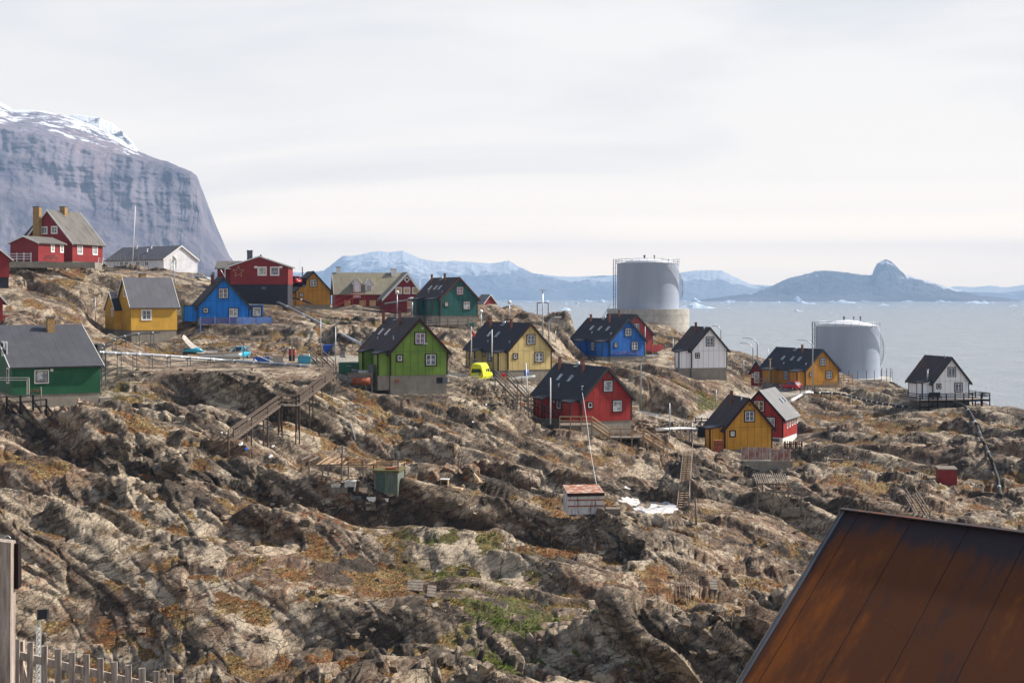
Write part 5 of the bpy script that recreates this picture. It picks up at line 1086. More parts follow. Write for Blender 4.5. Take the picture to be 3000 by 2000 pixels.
for i in range(26):
    a = R(-160+i*290/25); m = MB(); m.beam((rp2*math.cos(a), rp2*math.sin(a), -.6), (rp2*math.cos(a), rp2*math.sin(a), 2.0), .11); m.build('rim_post', M['shade'], T2)
m = MB()
for d in (0, .9): m.beam((-rp1-2.6, -3+d, -4.2), (-rp1+.6, -3+d, 1.0), .08); m.beam((-rp1-2.6, -3+d, -5.2), (-rp1+.6, -3+d, 0), .12)
for i in range(14): t_ = i/13; m.box(-rp1-2.6+3.2*t_-.12, -rp1-2.6+3.2*t_+.12, -3, -2.1, -5.2+5.2*t_, -5.15+5.2*t_)
m.build('side_stairs', M['steel'], T1)
# ---------------------------------------------------------------- lamps, masts and poles
def curved_lamp(pb, pyb, pyt, ph, label):
    b = hit(pb, pyb); t_ = up(b, pb, pyt); hd = up(b, ph, pyt); H_ = t_.z-b.z; dx = hd.x-t_.x
    root = empty('street_lamp', b, 0, label, 'street lamp', 'curved street lamps')
    pts_ = [(0, 0, -.8), (0, 0, H_-1.3)]+[(dx*.8*(1-math.cos(a)), 0, H_-1.3+1.3*math.sin(a)) for a in [R(x) for x in (15, 30, 50, 70, 90)]]
    m = MB(); m.tube(pts_, .11, 8, .06); m.build('pole', M['steel'], root)
    m = MB(); s_ = 1 if dx > 0 else -1; x0, x1 = sorted((dx*.8, dx*.8+s_*.9)); m.box(x0, x1, -.16, .16, H_-.08, H_+.12); m.build('lamp_head', M['lamp'], root, .04)
for a in ((1877.8, 1199, 1042, 1914, 'curved street lamp right of the bright red house'), (1607.8, 1085, 929, 1630, 'curved street lamp at the right edge of the cream house'),
          (2112, 1040, 955, 2094, 'curved street lamp behind the roof of the small white house with rusty roof'), (2218.7, 1128, 990, 2183, 'taller curved lamp left of the long ochre house, before the red shed'),
          (2206, 1082, 1005, 2176, 'lower curved lamp behind, far left of the long ochre house'), (2381, 1160, 996, 2345, 'curved street lamp in front of the long ochre house gable')): curved_lamp(*a)
def globe_lamp(px, pyb, pyt, label, r=.33):
    b = hit(px, pyb); t_ = up(b, px, pyt); H_ = t_.z-b.z; root = empty('globe_lamp', b, 0, label, 'street lamp', 'globe lamps on grey poles')
    m = MB(); m.tube([(0, 0, -.8), (0, 0, H_-r)], .08, 6); m.build('pole', M['steel'], root)
    m = MB(); m.rings([ring(0, 0, H_-r+2*r*k/6, max(.02, r*math.sqrt(max(0, 1-(k/3-1)**2))), 12) for k in range(7)]); m.build('globe', M['bright'], root)
for a in ((1087.5, 903, 818, 'globe lamp in front of the mossy slate roof'), (1163.5, 921, 856, 'globe lamp before the diamond windowed gable'), (1409, 966, 912, 'globe lamp at the right corner of the teal house'), (1492.5, 942, 885, 'globe lamp above the roof of the cream house'), (510.7, 848, 754, 'lamp on a tall pole in front of the white hall gable')): globe_lamp(*a)
b = hit(1207, 924); t_ = up(b, 1207, 875); root = empty('mushroom_lamp', b, 0, 'flat topped mast lamp left of the teal house porch', 'street lamp')
m = MB(); m.tube([(0, 0, -.5), (0, 0, t_.z-b.z)], .16, 8); m.build('pole', M['steel'], root); m = MB(); H_ = t_.z-b.z; m.rings([ring(0, 0, H_-.1, .3, 16), ring(0, 0, H_, .85, 16), ring(0, 0, H_+.25, .3, 16)]); m.build('lamp_shade', M['bright'], root)
b = hit(1590, 985); t_ = up(b, 1590, 850); H_ = t_.z-b.z; root = empty('light_mast', b, 0, 'tall straight grey light mast between the cream and cobalt blue houses', 'mast')
m = MB(); m.tube([(0, 0, -1), (0, 0, H_)], .15, 8, .07); m.build('pole', M['steel'], root); m = MB(); m.box(-.5, .5, -.2, .2, H_-.1, H_+.15); m.build('lamp_head', M['lamp'], root)
def pole(pb, pyb, pt, pyt, r, mat, label, name='pole', cat='pole', group=None, Y=None):
    b = hit(pb, pyb) if Y is None else P(pb, pyb, Y); t_ = up(b, pt, pyt); m = MB(); d = (b-t_).normalized(); m.tube([b+d*.6, t_], r, 6, r*.7); return one(name, m, mat, label, cat, group)
pole(388, 779, 397, 603, .085, 'bright', 'tall leaning white flagpole in front of the white hall', 'flagpole', 'flagpole')
pole(1612.8, 1226, 1612.8, 1106, .08, 'bright', 'white pole with red tip at the left side of the bright red house', 'flagpole', 'flagpole', Y=158)
pole(1546.5, 1180, 1540.4, 1063, .1, 'bright', 'white pole standing beside the wooden steps under the cream house', 'flagpole', 'flagpole')
pole(1441.4, 1031, 1441.4, 965, .09, 'bright', 'white pole on the porch of the cream house', 'pole', 'pole', Y=190)
for i, (a, b_, c_, d_) in enumerate(((1724, 1038, 1724, 940), (1890, 1050, 1890, 956), (1972, 1070, 1972, 992), (2250.5, 1095, 2250.5, 1020), (939.5, 1036, 939.5, 931), (983, 1100, 983, 956), (879, 880, 879, 761), (1230, 924, 1230, 813), (279, 942, 279, 870), (1627.7, 1004, 1627.7, 968), (2179, 1112, 2179, 1056), (1950, 1292, 1950, 1178), (2028, 1296, 2028, 1238), (2098, 1190, 2098, 1142), (1962, 1286, 1962, 1180))):
    lab = ('pole left of the cobalt blue house door', 'pole at the right gable corner of the cobalt blue house', 'pole beside the porch of the small white house', 'pole over the left porch of the long ochre house', 'pole above the blue bin, left of the light green house', 'pole in front of the green bins by the light green house', 'thin pole left of the ochre house on the ridge', 'tall pole at the left porch of the teal house', 'thin pole left of the yellow house', 'short pole behind the cream house', 'pole before the small dark red shed', 'thin pole right of the wooden deck of the bright red house', 'thin post at the head of the steep ladder stairs', 'pole by the road behind the amber house', 'thin pole above the white pipe, right of the bright red house')[i]
    if i != 11: pole(a, b_, c_, d_, .07, 'steel', 'grey '+lab, 'pole', 'pole')
b = hit(1590, 925); m = MB(); a_, c_ = up(b, 1574, 887), up(b, 1606, 887); m.beam((a_.x, b.y, b.z-1), a_, .16); m.beam((c_.x, b.y, b.z-1), c_, .16); m.beam(a_, c_, .14); one('goal_frame', m, 'rust', 'rusty tall metal frame on the rocks against the fjord', 'frame')
# flag
root = empty('flagpole', P(1381, 1022, 186), 0, 'pole with a red and white flag at the left end of the cream house', 'flagpole')
m = MB(); m.tube([(0, 0, -1), (0, 0, 2.9)], .06, 6); m.build('pole', M['wht'], root)
m = MB(); m.rings([[(0, -.02, 2.8), (0, .02, 2.8), (0, .02, 2.1), (0, -.02, 2.1)], [(.3, -.1, 2.4), (.3, -.06, 2.4), (.2, -.06, 1.75), (.2, -.1, 1.75)], [(.5, .03, 1.8), (.5, .07, 1.8), (.32, .07, 1.35), (.32, .03, 1.35)]]); m.build('flag', M['redp'], root)
m = MB(); m.rings([[(.02, -.05, 2.78), (.02, .05, 2.78), (.04, .05, 2.5), (.04, -.05, 2.5)], [(.36, -.13, 2.3), (.36, -.03, 2.3), (.3, -.03, 2.1), (.3, -.13, 2.1)]]); m.build('flag_stripe', M['wht'], root)
# ---------------------------------------------------------------- pipelines
def pipe(pl, r, mat, name, label, bands=0, posts=0, Ys=None, band_mat='bright', lift=.0, cat='pipe'):
    pts_ = [P(q[0], q[1], min(q[2], hit(q[0], q[1]+7).y-.25) if i_ else q[2]) for i_, q in enumerate(pl)]; root = empty(name, pts_[0], 0, label, cat); o0 = pts_[0]
    L_ = [p-o0+Vector((0, 0, lift)) for p in catmull(pts_, 6)]; m = MB(); m.tube(L_, r, 10); m.build('pipe_run', M[mat], root)
    tot = [0]; 
    for a, b in zip(L_, L_[1:]): tot.append(tot[-1]+(b-a).length)
    def at(s_):
        i = min(max(int(np.searchsorted(tot, s_))-1, 0), len(L_)-2); k_ = (s_-tot[i])/(tot[i+1]-tot[i]); return L_[i].lerp(L_[i+1], k_), (L_[i+1]-L_[i]).normalized()
    for i in range(bands): p, d = at(tot[-1]*(i+.5)/bands); m = MB(); m.tube([p-d*.16, p+d*.16], r*1.06+.01, 10); m.build('band', M[band_mat], root)
    for i in range(posts):
        p, d = at(tot[-1]*(i+.5)/posts); m = MB(); s_ = d.cross(Vector((0, 0, 1))).normalized()*(r+.08); gz_ = min(gz(p.x+o0.x, p.y+o0.y)-o0.z-.4, p.z-r-.3)
        for q in (s_, -s_): m.beam(p+q+Vector((0, 0, .1)), Vector((p.x+q.x, p.y+q.y, gz_)), .07)
        m.beam(p-s_+Vector((0, 0, -r-.04)), p+s_+Vector((0, 0, -r-.04)), .08); m.build('support', M['shade'], root)
    return root
pipe([(281, 1031, 150), (380, 1036, 158), (473, 1041, 165), (577, 1048.5, 171), (661, 1055, 175), (745, 1061, 178), (824, 1066, 180), (905, 1072, 181)], .15, 'steel', 'heating_pipe', 'long silver pipe running from the dark green house along the yard', 14, 11)
pipe([(284, 1022, 151), (300, 1011, 155), (327, 999, 162), (358, 986, 172), (411, 977.5, 184), (466, 973, 196)], .14, 'rubber', 'insulated_pipe', 'black pipe with white bands climbing from the dark green house', 5, 5)
m = MB(); p = P(277, 1028, 150); m.box(p.x-.3, p.x+.45, p.y-.4, p.y+.4, p.z-.9, p.z+.7); one('pipe_junction_box', m, 'rubber', 'black junction box where the pipes meet beside the dark green house', 'junction box')
pipe([(528, 809, 262), (584, 809.5, 262), (618, 819, 260), (655, 830, 258), (695, 842, 256), (765, 864, 250), (844, 900, 238), (921, 938, 224), (1000, 978, 205), (1056, 1007, 186)], .2, 'steel', 'heating_pipe', 'silver pipeline slanting down the rock behind the bright blue house', 16, 9)
m = MB(); p = P(702, 846, 255); m.box(p.x-.8, p.x+.8, p.y-.5, p.y+.5, p.z-.7, p.z+.5); m.box(p.x+1.1, p.x+2.3, p.y-.5, p.y+.5, p.z-1.4, p.z-.1); one('valve_box', m, 'shade', 'grey valve boxes on the slanting pipeline by the black basement', 'valve box')
pipe([(849, 872, 250), (875, 876, 250), (912, 889, 249)], .17, 'rubber', 'insulated_pipe', 'short black pipe below the ochre house on the ridge', 1, 2)
pipe([(1898, 1263, 172), (1950, 1257, 173), (1999, 1255, 174), (2048, 1258, 175)], .19, 'bright', 'heating_pipe', 'white pipe between the bright red house and the amber house', 0, 4)
m = MB(); p = P(2056, 1258, 175); m.box(p.x-.5, p.x+.6, p.y-.5, p.y+.5, p.z-.9, p.z+.4); one('pipe_junction_box', m, 'rubber', 'black junction box at the end of the white pipe', 'junction box')
pipe([(2316, 1175, 215), (2345, 1158, 226), (2364, 1149, 232), (2380, 1150, 233)], .22, 'bright', 'heating_pipe', 'white pipe bending up the slope below the small red car', 0, 2)
pipe([(2383, 1150, 233), (2459, 1153, 232), (2522, 1169, 224), (2586, 1182, 216), (2657, 1192, 209)], .15, 'rubber', 'insulated_pipe', 'long black pipe with white bands reaching the white house by the fjord', 14, 5)
pipe([(2794, 1181, 206), (2821, 1191, 204), (2841, 1211, 200), (2855, 1237, 195), (2866, 1260, 190), (2877, 1292, 184), (2888, 1312, 180), (2898, 1337, 175), (2908, 1362, 170), (2915, 1382, 166), (2922, 1402, 162), (2927, 1430, 157), (2932, 1457, 152)], .19, 'rubber', 'insulated_pipe', 'thick black hose falling down the cliff below the white fjord house', 6, 0, lift=.2)
pipe([(1495, 1119, 181), (1502, 1110, 181), (1568, 1102, 181)], .15, 'bright', 'handrail_pipe', 'white bent pipe in front of the cream house base', 0, 1)
pipe([(2383, 1152, 234), (2430, 1149, 234)], .14, 'bright', 'heating_pipe', 'short straight white pipe along the terrace of the long ochre house', 0, 1)
m = MB(); m.tube(catmull([P(1706, 1150, 160), P(1711, 1180, 157), P(1721, 1247, 150), P(1730, 1319, 140), P(1745, 1405, 126), P(1750, 1426, 117)], 8), .024, 5); one('hanging_hose', m, 'bright', 'white hose hanging from the bright red house down to the rusty topped hut', 'hose')
# ---------------------------------------------------------------- guard rails
def guard(pl, label, n):
    pts_ = [P(*q) for q in pl]; o0 = pts_[0]; root = empty('guard_rail', o0, 0, label, 'guard rail'); L_ = [p-o0 for p in catmull(pts_, 6)]
    for dz_ in (0, -.22): 
        m = MB()
        for a, b in zip(L_, L_[1:]): m.beam(a+Vector((0, 0, dz_)), b+Vector((0, 0, dz_)), .08, .15)
        m.build('rail', M['steel'], root)
    for i in range(n): q = L_[int(i*(len(L_)-1)/(n-1))]; m = MB(); m.beam(q+Vector((0, .1, .08)), q+Vector((0, .1, -1.1)), .13); m.build('post', M['steel'], root)
guard([(1312, 1090, 172), (1360, 1098, 172), (1414, 1112, 172)], 'guard rail in front of the yellow van', 4)
guard([(1502, 1122, 178), (1562, 1137, 179)], 'guard rail behind the wooden steps below the cream house', 3)
guard([(1856, 1200, 186), (1921, 1212, 187), (1970, 1221, 188), (2020, 1230, 189)], 'guard rail between the bright red house and the gravel road', 5)
# ---------------------------------------------------------------- stairs and decks
def stair(name, a, b, w_, n, label, mat='wood', rail=.95, dirw=None, posts=3, tread='nwood', railmat=None, both=True):
    """a = foot, b = head (world); w_ = width"""
    a, b = Vector(a), Vector(b); o0 = a.copy(); root = empty(name, o0, 0, label, 'stairs'); d = b-a; h_ = Vector((d.x, d.y, 0)); s_ = (Vector(dirw) if dirw else Vector((-h_.y, h_.x, 0))).normalized()*w_/2
    for q in (-s_, s_): m = MB(); m.beam(q, d+q, .07, .28); m.build('stringer', M[mat], root)
    hn = h_.normalized()
    for i in range(n):
        p = d*((i+.5)/n); m = MB(); m.beam(p-s_, p+s_, .3, .05); m.build('tread', M[tread], root)
    for q in ((-s_, s_) if both else (s_,)):
        m = MB()
        for k_ in ((.5, 1) if rail > .6 else (1,)): m.beam(q+Vector((0, 0, rail*k_)), d+q+Vector((0, 0, rail*k_)), .06, .12)
        for i in range(posts): p = d*(i/(posts-1))+q; m.beam(p+Vector((0, 0, rail)), p+Vector((0, 0, -.3)), .1)
        m.build('handrail', M[railmat or mat], root)
    for i in range(posts):
        p = d*(i/(posts-1)); g_ = gz(p.x+o0.x, p.y+o0.y)-o0.z-.4
        for q in (-s_, s_):
            if g_ < p.z-.2: m = MB(); m.beam(p+q, (p.x+q.x, p.y+q.y, g_), .12); m.build('leg', M[railmat or mat], root)
    return root
f0, f3 = Pv(676, 1292, 138), Pv(981, 1098, 158); ya = min(f0.y+(f3.y-f0.y)*.5, hit(821, 1196).y-.5, hit(872, 1196).y-.5, hit(750, 1242).y-.2+(f3.y-f0.y)*.1); f1, f2 = P(821, 1186, ya), P(872, 1186, ya+1.2)
stair('wooden_stairs', f0, f1, 1.2, 17, 'lower flight of the long weathered wooden stairs up the cliff', 'oldwood', posts=4, dirw=(.15, 1, 0), tread='wood')
stair('wooden_stairs', f2, f3, 1.2, 15, 'upper flight of the long weathered wooden stairs below the light green house', 'oldwood', posts=4, dirw=(.15, 1, 0), tread='wood')
root = empty('stair_landing', f1, 0, 'wooden landing between the two flights of the long cliff stairs', 'landing'); d = f2-f1; m = MB(); m.beam(Vector((0, 0, 0)), d, 1.4, .12); m.build('platform', M['wood'], root)
for y_ in (-.65, .65):
    m = MB()
    for k_ in (.5, .95): m.beam((0, y_, k_), (d.x, d.y+y_, k_+d.z), .06, .12)
    m.build('handrail', M['oldwood'], root)
    for q in (0, 1): m = MB(); m.beam((d.x*q, d.y*q+y_, .95), (d.x*q, d.y*q+y_, -2.6), .13); m.build('leg', M['oldwood'], root)
stair('wooden_stairs', P(1530, 1172, 163), P(1468, 1106, 172), 1.5, 14, 'wooden steps climbing the bank beside the yellow van', 'wood', posts=3)
stair('ladder_stairs', Pv(2001, 1488, 140), Pv(2016, 1322, 156), 1.0, 30, 'steep slatted ladder stairs down the rock left of the amber house', 'wood', posts=4, dirw=(1, 0, 0), both=False)
stair('ladder_stairs', Pv(2708, 1528, 150), Pv(2668, 1458, 158), 1.0, 15, 'small slatted ladder stairs above the dark foreground roof', 'wood', posts=3, dirw=(1, .1, 0), both=True)
stair('wooden_steps', P(962, 1081, 172), P(925, 1045, 180), 1.4, 8, 'short wooden steps with rails at the right end of the junk yard', 'wood', posts=3, dirw=(1, .5, 0))
def deck(name, px0, px1, pyf, Y, depth, label, n, rails=.95, drop=2.5, mat='wood', floor='wood', back=False, cat='deck', parent=None):
    a, b = P(px0, pyf, Y), P(px1, pyf, Y); W_ = b.x-a.x; root = empty(name, a, 0, label, cat)
    m = MB(); m.box(0, W_, 0, depth, -.15, 0); m.build('floor', M[floor], root)
    if rails:
        for k_ in (.5, 1): m = MB(); m.beam((0, 0, rails*k_), (W_, 0, rails*k_), .06, .13); m.build('rail', M[mat], root)
    for i in range(n): x = W_*i/(n-1); g_ = max(min(gz(a.x+x, Y)-a.z-.5, -.3), -4); m = MB(); m.beam((x, 0, rails), (x, 0, g_), .13); m.build('post', M[mat], root)
    return root
deck('wooden_deck', 1640, 1734, 1245, 158.5, 3.0, 'wooden deck along the left corner of the bright red house', 4, mat='nwood')
deck('wooden_deck', 1786, 1884, 1281, 157, 1.8, 'lower wooden deck under the gable of the bright red house', 4, mat='nwood')
stair('wooden_stairs', P(1786, 1283, 157.2), P(1734, 1246, 158.5), 1.2, 9, 'flight joining the two decks of the bright red house', 'nwood', posts=2, dirw=(0, 1, 0))
stair('wooden_stairs', P(1944, 1318, 156), P(1885, 1281, 157), 1.2, 9, 'flight going down right from the lower deck of the bright red house', 'nwood', posts=3, dirw=(0, 1, 0))
root = empty('handrail', P(1556, 1185, 163), 0, 'dark handrail sloping along the left side of the bright red house', 'handrail'); a_ = P(1636, 1206, 159)-P(1556, 1185, 163)
for k_ in (0, -.5): m = MB(); m.beam((0, 0, .5+k_), a_+Vector((0, 0, .0+k_)), .07, .12); m.build('rail', M['blkwood'], root)
for i in range(5): m = MB(); p = a_*(i/4); m.beam(p+Vector((0, 0, .5-.125*i)), p+Vector((0, 0, -1.2)), .1); m.build('post', M['blkwood'], root)
# decks that belong to a house
h = H['blueL']; x0, x1 = -h.W/2+.1, h.W/2+3.0; yd = -2.3; m = MB(); m.box(x0, x1, yd, -.02, -1.0, -.85); dk = m.build('deck', M['wood'], h.root)
cols = ['pan1', 'pan1', 'pan2', 'pan2']; M['pan1'] = m_wood('worn_violet_panel', srgb(112, 116, 170), .55); M['pan2'] = m_plain('pale_blue_panel', srgb(118, 150, 214), .6, .12)
for i in range(4): a = x0+(x1-x0)*i/4; b = x0+(x1-x0)*(i+1)/4; m = MB(); m.box(a+.06, b-.06, yd, yd+.04, -.8, .2); m.build('deck_panel', M[cols[i]], dk)
for i in range(6): a = x0+(x1-x0)*i/5; m = MB(); m.box(a-.08, a+.08, yd-.06, yd+.06, -2.6-(1.0 if i == 5 else 0), .3); m.build('deck_post', M['pan2'], dk)
h = H['whiteR']; x0, x1 = -h.W/2-3.2, h.W/2+2.2; yd = -1.9; m = MB(); m.box(x0, x1, yd, -.02, -.15, -.02); m.box(x0, -h.W/2-1.6, -.02, 4, -.15, -.02); m.box(h.W/2+.1, x1, -.02, 4, -.15, -.02); dk = m.build('deck', M['wood'], h.root)
for z in (.4, .65, .9):
    m = MB(); m.beam((x0, yd, z), (x1, yd, z), .07, .1); m.build('deck_rail', M['blkwood'], dk)
    for xx in (x0, x1): m = MB(); m.beam((xx, yd, z), (xx, 4, z), .07, .1); m.build('deck_rail', M['blkwood'], dk)
m = MB(); m.beam((x0, yd-.02, -.15), (x1, yd-.02, -.15), .1, .28); m.build('deck_beam', M['blkwood'], dk)
for i in range(9): a = x0+(x1-x0)*i/8; m = MB(); m.beam((a, yd-.05, .9), (a, yd-.05, -1.3-(.9 if i in (2, 3) else .2)), .13); m.build('deck_post', M['blkwood'], dk)
for i in range(3): m = MB(); a = x1; m.beam((a, i*1.8, .9), (a, i*1.8, -1.4), .13); m.build('deck_post', M['blkwood'], dk)
def chair(px, py, lab):
    hh = H['whiteR']; x, z = onfront(hh, px, py, -1.0); q = hh.l2w(x, -1.0, 0); root = empty('garden_chair', q, hh.t, lab, 'chair', 'black garden chairs on the deck')
    m = MB(); m.box(-.27, .27, -.25, .25, .4, .46); m.build('seat', M['rubber'], root); m = MB(); m.box(-.27, .27, .2, .27, .46, 1.05); m.build('backrest', M['rubber'], root)
    for a in (-.24, .24):
        for b in (-.22, .22): m = MB(); m.beam((a, b, 0), (a, b, .4), .05); m.build('leg', M['rubber'], root)
for px, l_ in ((2729, 'leftmost black garden chair on the deck of the white fjord house'), (2742, 'middle black garden chair on the deck of the white fjord house'), (2752, 'rightmost black garden chair on the deck of the white fjord house')): chair(px, 1165, l_)
h = H['teal']; m = MB(); m.box(-h.W/2-3.4, h.W/2-2.9, -2.4, -.02, -1.5, -1.36); dk = m.build('deck', M['wood'], h.root)
for z in (-.95, -.45): m = MB(); m.beam((-h.W/2-3.4, -2.4, z), (h.W/2-2.9, -2.4, z), .07, .12); m.build('deck_rail', M['wood'], dk)
for i in range(5): a = -h.W/2-3.4+(h.W+.5)*i/4; m = MB(); m.beam((a, -2.45, -.45), (a, -2.45, -4), .14); m.build('deck_post', M['wood'], dk)
m = MB(); a = Vector((h.W/2-2.9, -2.4, -.45)); b = Vector((h.W/2-.2, -2.6, -2.4)); m.beam(a, b, .07, .12); m.beam(a+Vector((0, 0, -1)), b+Vector((0, 0, -1)), .07, .25); m.beam(a+Vector((0, 1, -1)), b+Vector((0, 1, -1)), .07, .25)
for i in range(9): p = a.lerp(b, (i+.5)/9)+Vector((0, 0, -1)); m.box(p.x-.14, p.x+.14, p.y, p.y+1, p.z, p.z+.05)
m.build('deck_stairs', M['wood'], dk)
# terrace and fences round the long ochre house
def fence_run(name, p0, p1, hgt, slats, posts, mat, label, cat='fence', slatw=.12, pickets=0, postdrop=.6):
    p0, p1 = Vector(p0), Vector(p1); d = p1-p0; root = empty(name, p0, 0, label, cat)
    for k_ in range(slats): m = MB(); z = hgt*(k_+.6)/slats; m.beam((0, 0, z), d+Vector((0, 0, z)), .05, slatw); m.build('rail', M[mat], root)
    for i in range(posts): p = d*(i/(posts-1)); m = MB(); m.beam(p+Vector((0, .05, hgt+.05)), p+Vector((0, .05, -postdrop)), .11); m.build('post', M[mat], root)
    for i in range(pickets): p = d*((i+.5)/pickets); m = MB(); m.beam(p+Vector((0, -.05, hgt+.1)), p+Vector((0, -.05, .05)), .1, .03); m.build('picket', M[mat], root)
    return root
fence_run('wooden_railing', P(2345, 1149, 236), P(2427, 1149, 237), 1.15, 3, 5, 'wood', 'grey wooden railing behind the curved lamp, before the long ochre house')
fence_run('slat_fence', P(2412, 1137, 241), P(2467, 1137, 241), 1.2, 6, 4, 'nwood', 'brown slatted fence under the right windows of the long ochre house')
fence_run('terrace_railing', P(2459, 1118, 252), P(2498, 1118, 252), 1.3, 3, 4, 'nwood', 'terrace railing at the right end of the long ochre house')
fence_run('wooden_railing', P(2222, 1124, 246), P(2262, 1124, 246), 1.1, 2, 4, 'wood', 'wooden railing left of the small red car')
fence_run('wooden_railing', P(1505, 1186, 160), P(1556, 1192, 160), 1.3, 3, 6, 'wood', 'pale wooden railing at the foot of the steps by the white pole')
# rusty sheet fence on its wall, in front of the amber house
def sheet_fence(px0, px1, pyt, pyb, n, Y, label):
    a, b = P(px0, pyb, Y), P(px1, pyb, Y); H_ = P(0, pyt, Y).z-a.z; W_ = b.x-a.x; root = empty('sheet_fence', a, 0, label, 'fence')
    for i in range(n): m = MB(); m.box(W_*i/n+.02, W_*(i+1)/n-.02, 0, .03, 0, H_); m.build('sheet', M['rustsheet'], root)
    for i in range(n+1): m = MB(); m.box(W_*i/n-.04, W_*i/n+.04, -.06, 0, -.1, H_+.1); m.build('post', M['steel'], root)
t = NT('rusty_sheet'); n_ = t.noise(t.coord('Object', (1, 1, .5)), 1.8, 8, .75, lo=.35, hi=.62); M['rustsheet'] = t.done(t.mix(n_, srgb(188, 176, 166), srgb(150, 84, 60)), .7)
sheet_fence(2172, 2254, 1310, 1346, 4, 163, 'rusty sheet fence on the concrete wall before the amber house'); sheet_fence(2258, 2315, 1315, 1349, 3, 162, 'shorter rusty sheet fence before the tall red house')
m = MB(); a, b = P(2175, 1347, 163), P(2318, 1347, 163); m.box(a.x, b.x, 162.2, 163.3, a.z-3.5, a.z); one('retaining_wall', m, 'conc', 'concrete retaining wall under the rusty sheet fences', 'wall')
fence_run('picket_fence', P(2298, 1322, 172), P(2350, 1324, 170), 1.2, 2, 4, 'redwood', 'red brown picket fence at the foot of the tall red house', pickets=9, postdrop=1.2)
m = MB(); p = P(2104, 1321, 168.5); m.box(p.x-.48, p.x+.48, p.y-.35, p.y+.35, p.z-.2, p.z+1.3); one('oil_tank', m, 'rust', 'reddish oil tank at the porch of the amber house', 'oil tank', bevel=.08)
fence_run('black_bench', P(2038, 1246, 186), P(2072, 1246, 186), 1.0, 3, 3, 'blkwood', 'black wooden rack left of the amber house roof', 'rack')
# ---------------------------------------------------------------- vehicles
def wheel(parent, x, y, r, w_=.2):
    m = MB(); s_ = 1 if x > 0 else -1
    def rg(xx, rr): return [(xx, y+rr*math.cos(a), r+rr*math.sin(a)) for a in [2*math.pi*i/18 for i in range(18)]]
    m.rings([rg(x-w_/2, r*.9), rg(x-w_/2+.03, r), rg(x+w_/2-.03, r), rg(x+w_/2, r*.9)]); o = m.build('wheel', M['rubber'], parent)
    m = MB(); m.rings([rg(x+s_*(w_/2+.001), r*.6), rg(x+s_*(w_/2+.02), r*.5)]); m.build('rim', M['steel'], o)
def car(name, p, yaw, L_, W_, H_, paint, label, low=.55, hood=.95, cab=(.22, .92), cabtop=(.36, .8), rear=True, plate=True, cat='car', taper=.14):
    """y forward, origin under the middle"""
    root = empty(name, p, yaw, label, cat); hw = W_/2
    def sec(y, w_, z0, z1, rd=.12): return [(-w_+rd, y, z0), (w_-rd, y, z0), (w_, y, z0+rd), (w_, y, z1-rd), (w_-rd, y, z1), (-w_+rd, y, z1), (-w_, y, z1-rd), (-w_, y, z0+rd)]
    y0, y1 = -L_/2, L_/2; m = MB(); S = [(0, .9, .45, low*1.0+.3), (.03, .97, .28, hood), (.25, 1, .22, hood+.03), (.6, 1, .22, hood+.02), (.72, .99, .22, hood-.02), (.93, .94, .25, hood-.18), (.99, .86, .3, hood-.3), (1, .8, .4, hood-.4)]
    m.rings([[(a, b, c) for a, b, c in sec(y0+L_*s_, hw*k, z0, z1)][::-1] for s_, k, z0, z1 in S]); m.build('body', M[paint], root)
    m = MB(); cw = hw*.9; c0, c1 = y0+L_*cab[0]*0+L_*(.04 if rear else .1), y0+L_*.72; t0, t1 = y0+L_*(.14 if rear else .3), y0+L_*.52; zt = H_-.05; zb = hood-.03
    B = [(-cw, c0, zb), (cw, c0, zb), (cw, c1, zb), (-cw, c1, zb)]; T = [(-cw+taper, t0, zt), (cw-taper, t0, zt), (cw-taper, t1, zt), (-cw+taper, t1, zt)]
    m.hexa(B+T); o = m.build('glasshouse', M['carglass'], root)
    m = MB(); e = .02; m.hexa([(T[0][0]-e, t0-e-.08, zt-.03), (T[1][0]+e, t0-e-.08, zt-.03), (T[2][0]+e, t1+e, zt-.03), (T[3][0]-e, t1+e, zt-.03), (T[0][0]+.06, t0, H_), (T[1][0]-.06, t0, H_), (T[2][0]-.06, t1, H_), (T[3][0]+.06, t1, H_)])
    for i in range(4): m.beam(Vector(B[i])+Vector((0, 0, -.02)), T[i], .09)
    for s_ in (0, 1): a, b = (0, 3) if s_ == 0 else (1, 2); m.beam(Vector(B[a]).lerp(B[b], .5), Vector(T[a]).lerp(T[b], .5), .08)
    m.build('roof', M[paint], root)
    for x in (-hw+.03, hw-.03):
        for y in (y0+L_*.19, y0+L_*.81): wheel(root, x, y, .3)
    for s_ in (-1, 1):
        m = MB(); m.box(s_*(hw-.16)-.11, s_*(hw-.16)+.11, y0-.02, y0+.12, hood-.32, hood-.12); m.build('tail_light', M['redp'], root)
        m = MB(); m.box(s_*(hw-.3)-.17, s_*(hw-.3)+.17, y1-.2, y1-.04, hood-.38, hood-.24); m.build('headlight', M['bright'], root)
        m = MB(); m.box(s_*(hw+.02)-.08, s_*(hw+.02)+.08, y0+L_*.63, y0+L_*.63+.12, hood, hood+.14); m.build('wing_mirror', M[paint], root)
    m = MB(); m.box(-.26, .26, y0-.03, y0+.05, .55, .67); m.build('number_plate', M['bright'], root); return root
M['carglass'] = m_plain('car_glass', srgb(40, 46, 54), .08, .1); M['carred'] = m_plain('red_car_paint', srgb(176, 22, 40), .22, .05); M['pglass'] = m_plain('pale_car_glass', srgb(150, 180, 190), .1, .1)
p = P(2317, 1141, 243.5); car('red_car', p, R(38), 3.9, 1.7, 1.5, 'carred', 'small red hatchback parked before the long ochre house')
p = P(700, 1052, 187); p.z = P(0, 1051, 187).z; cr = car('blue_car', p, R(160), 3.5, 1.6, 1.6, 'tealp', 'light blue car parked on the yard behind the old boat')
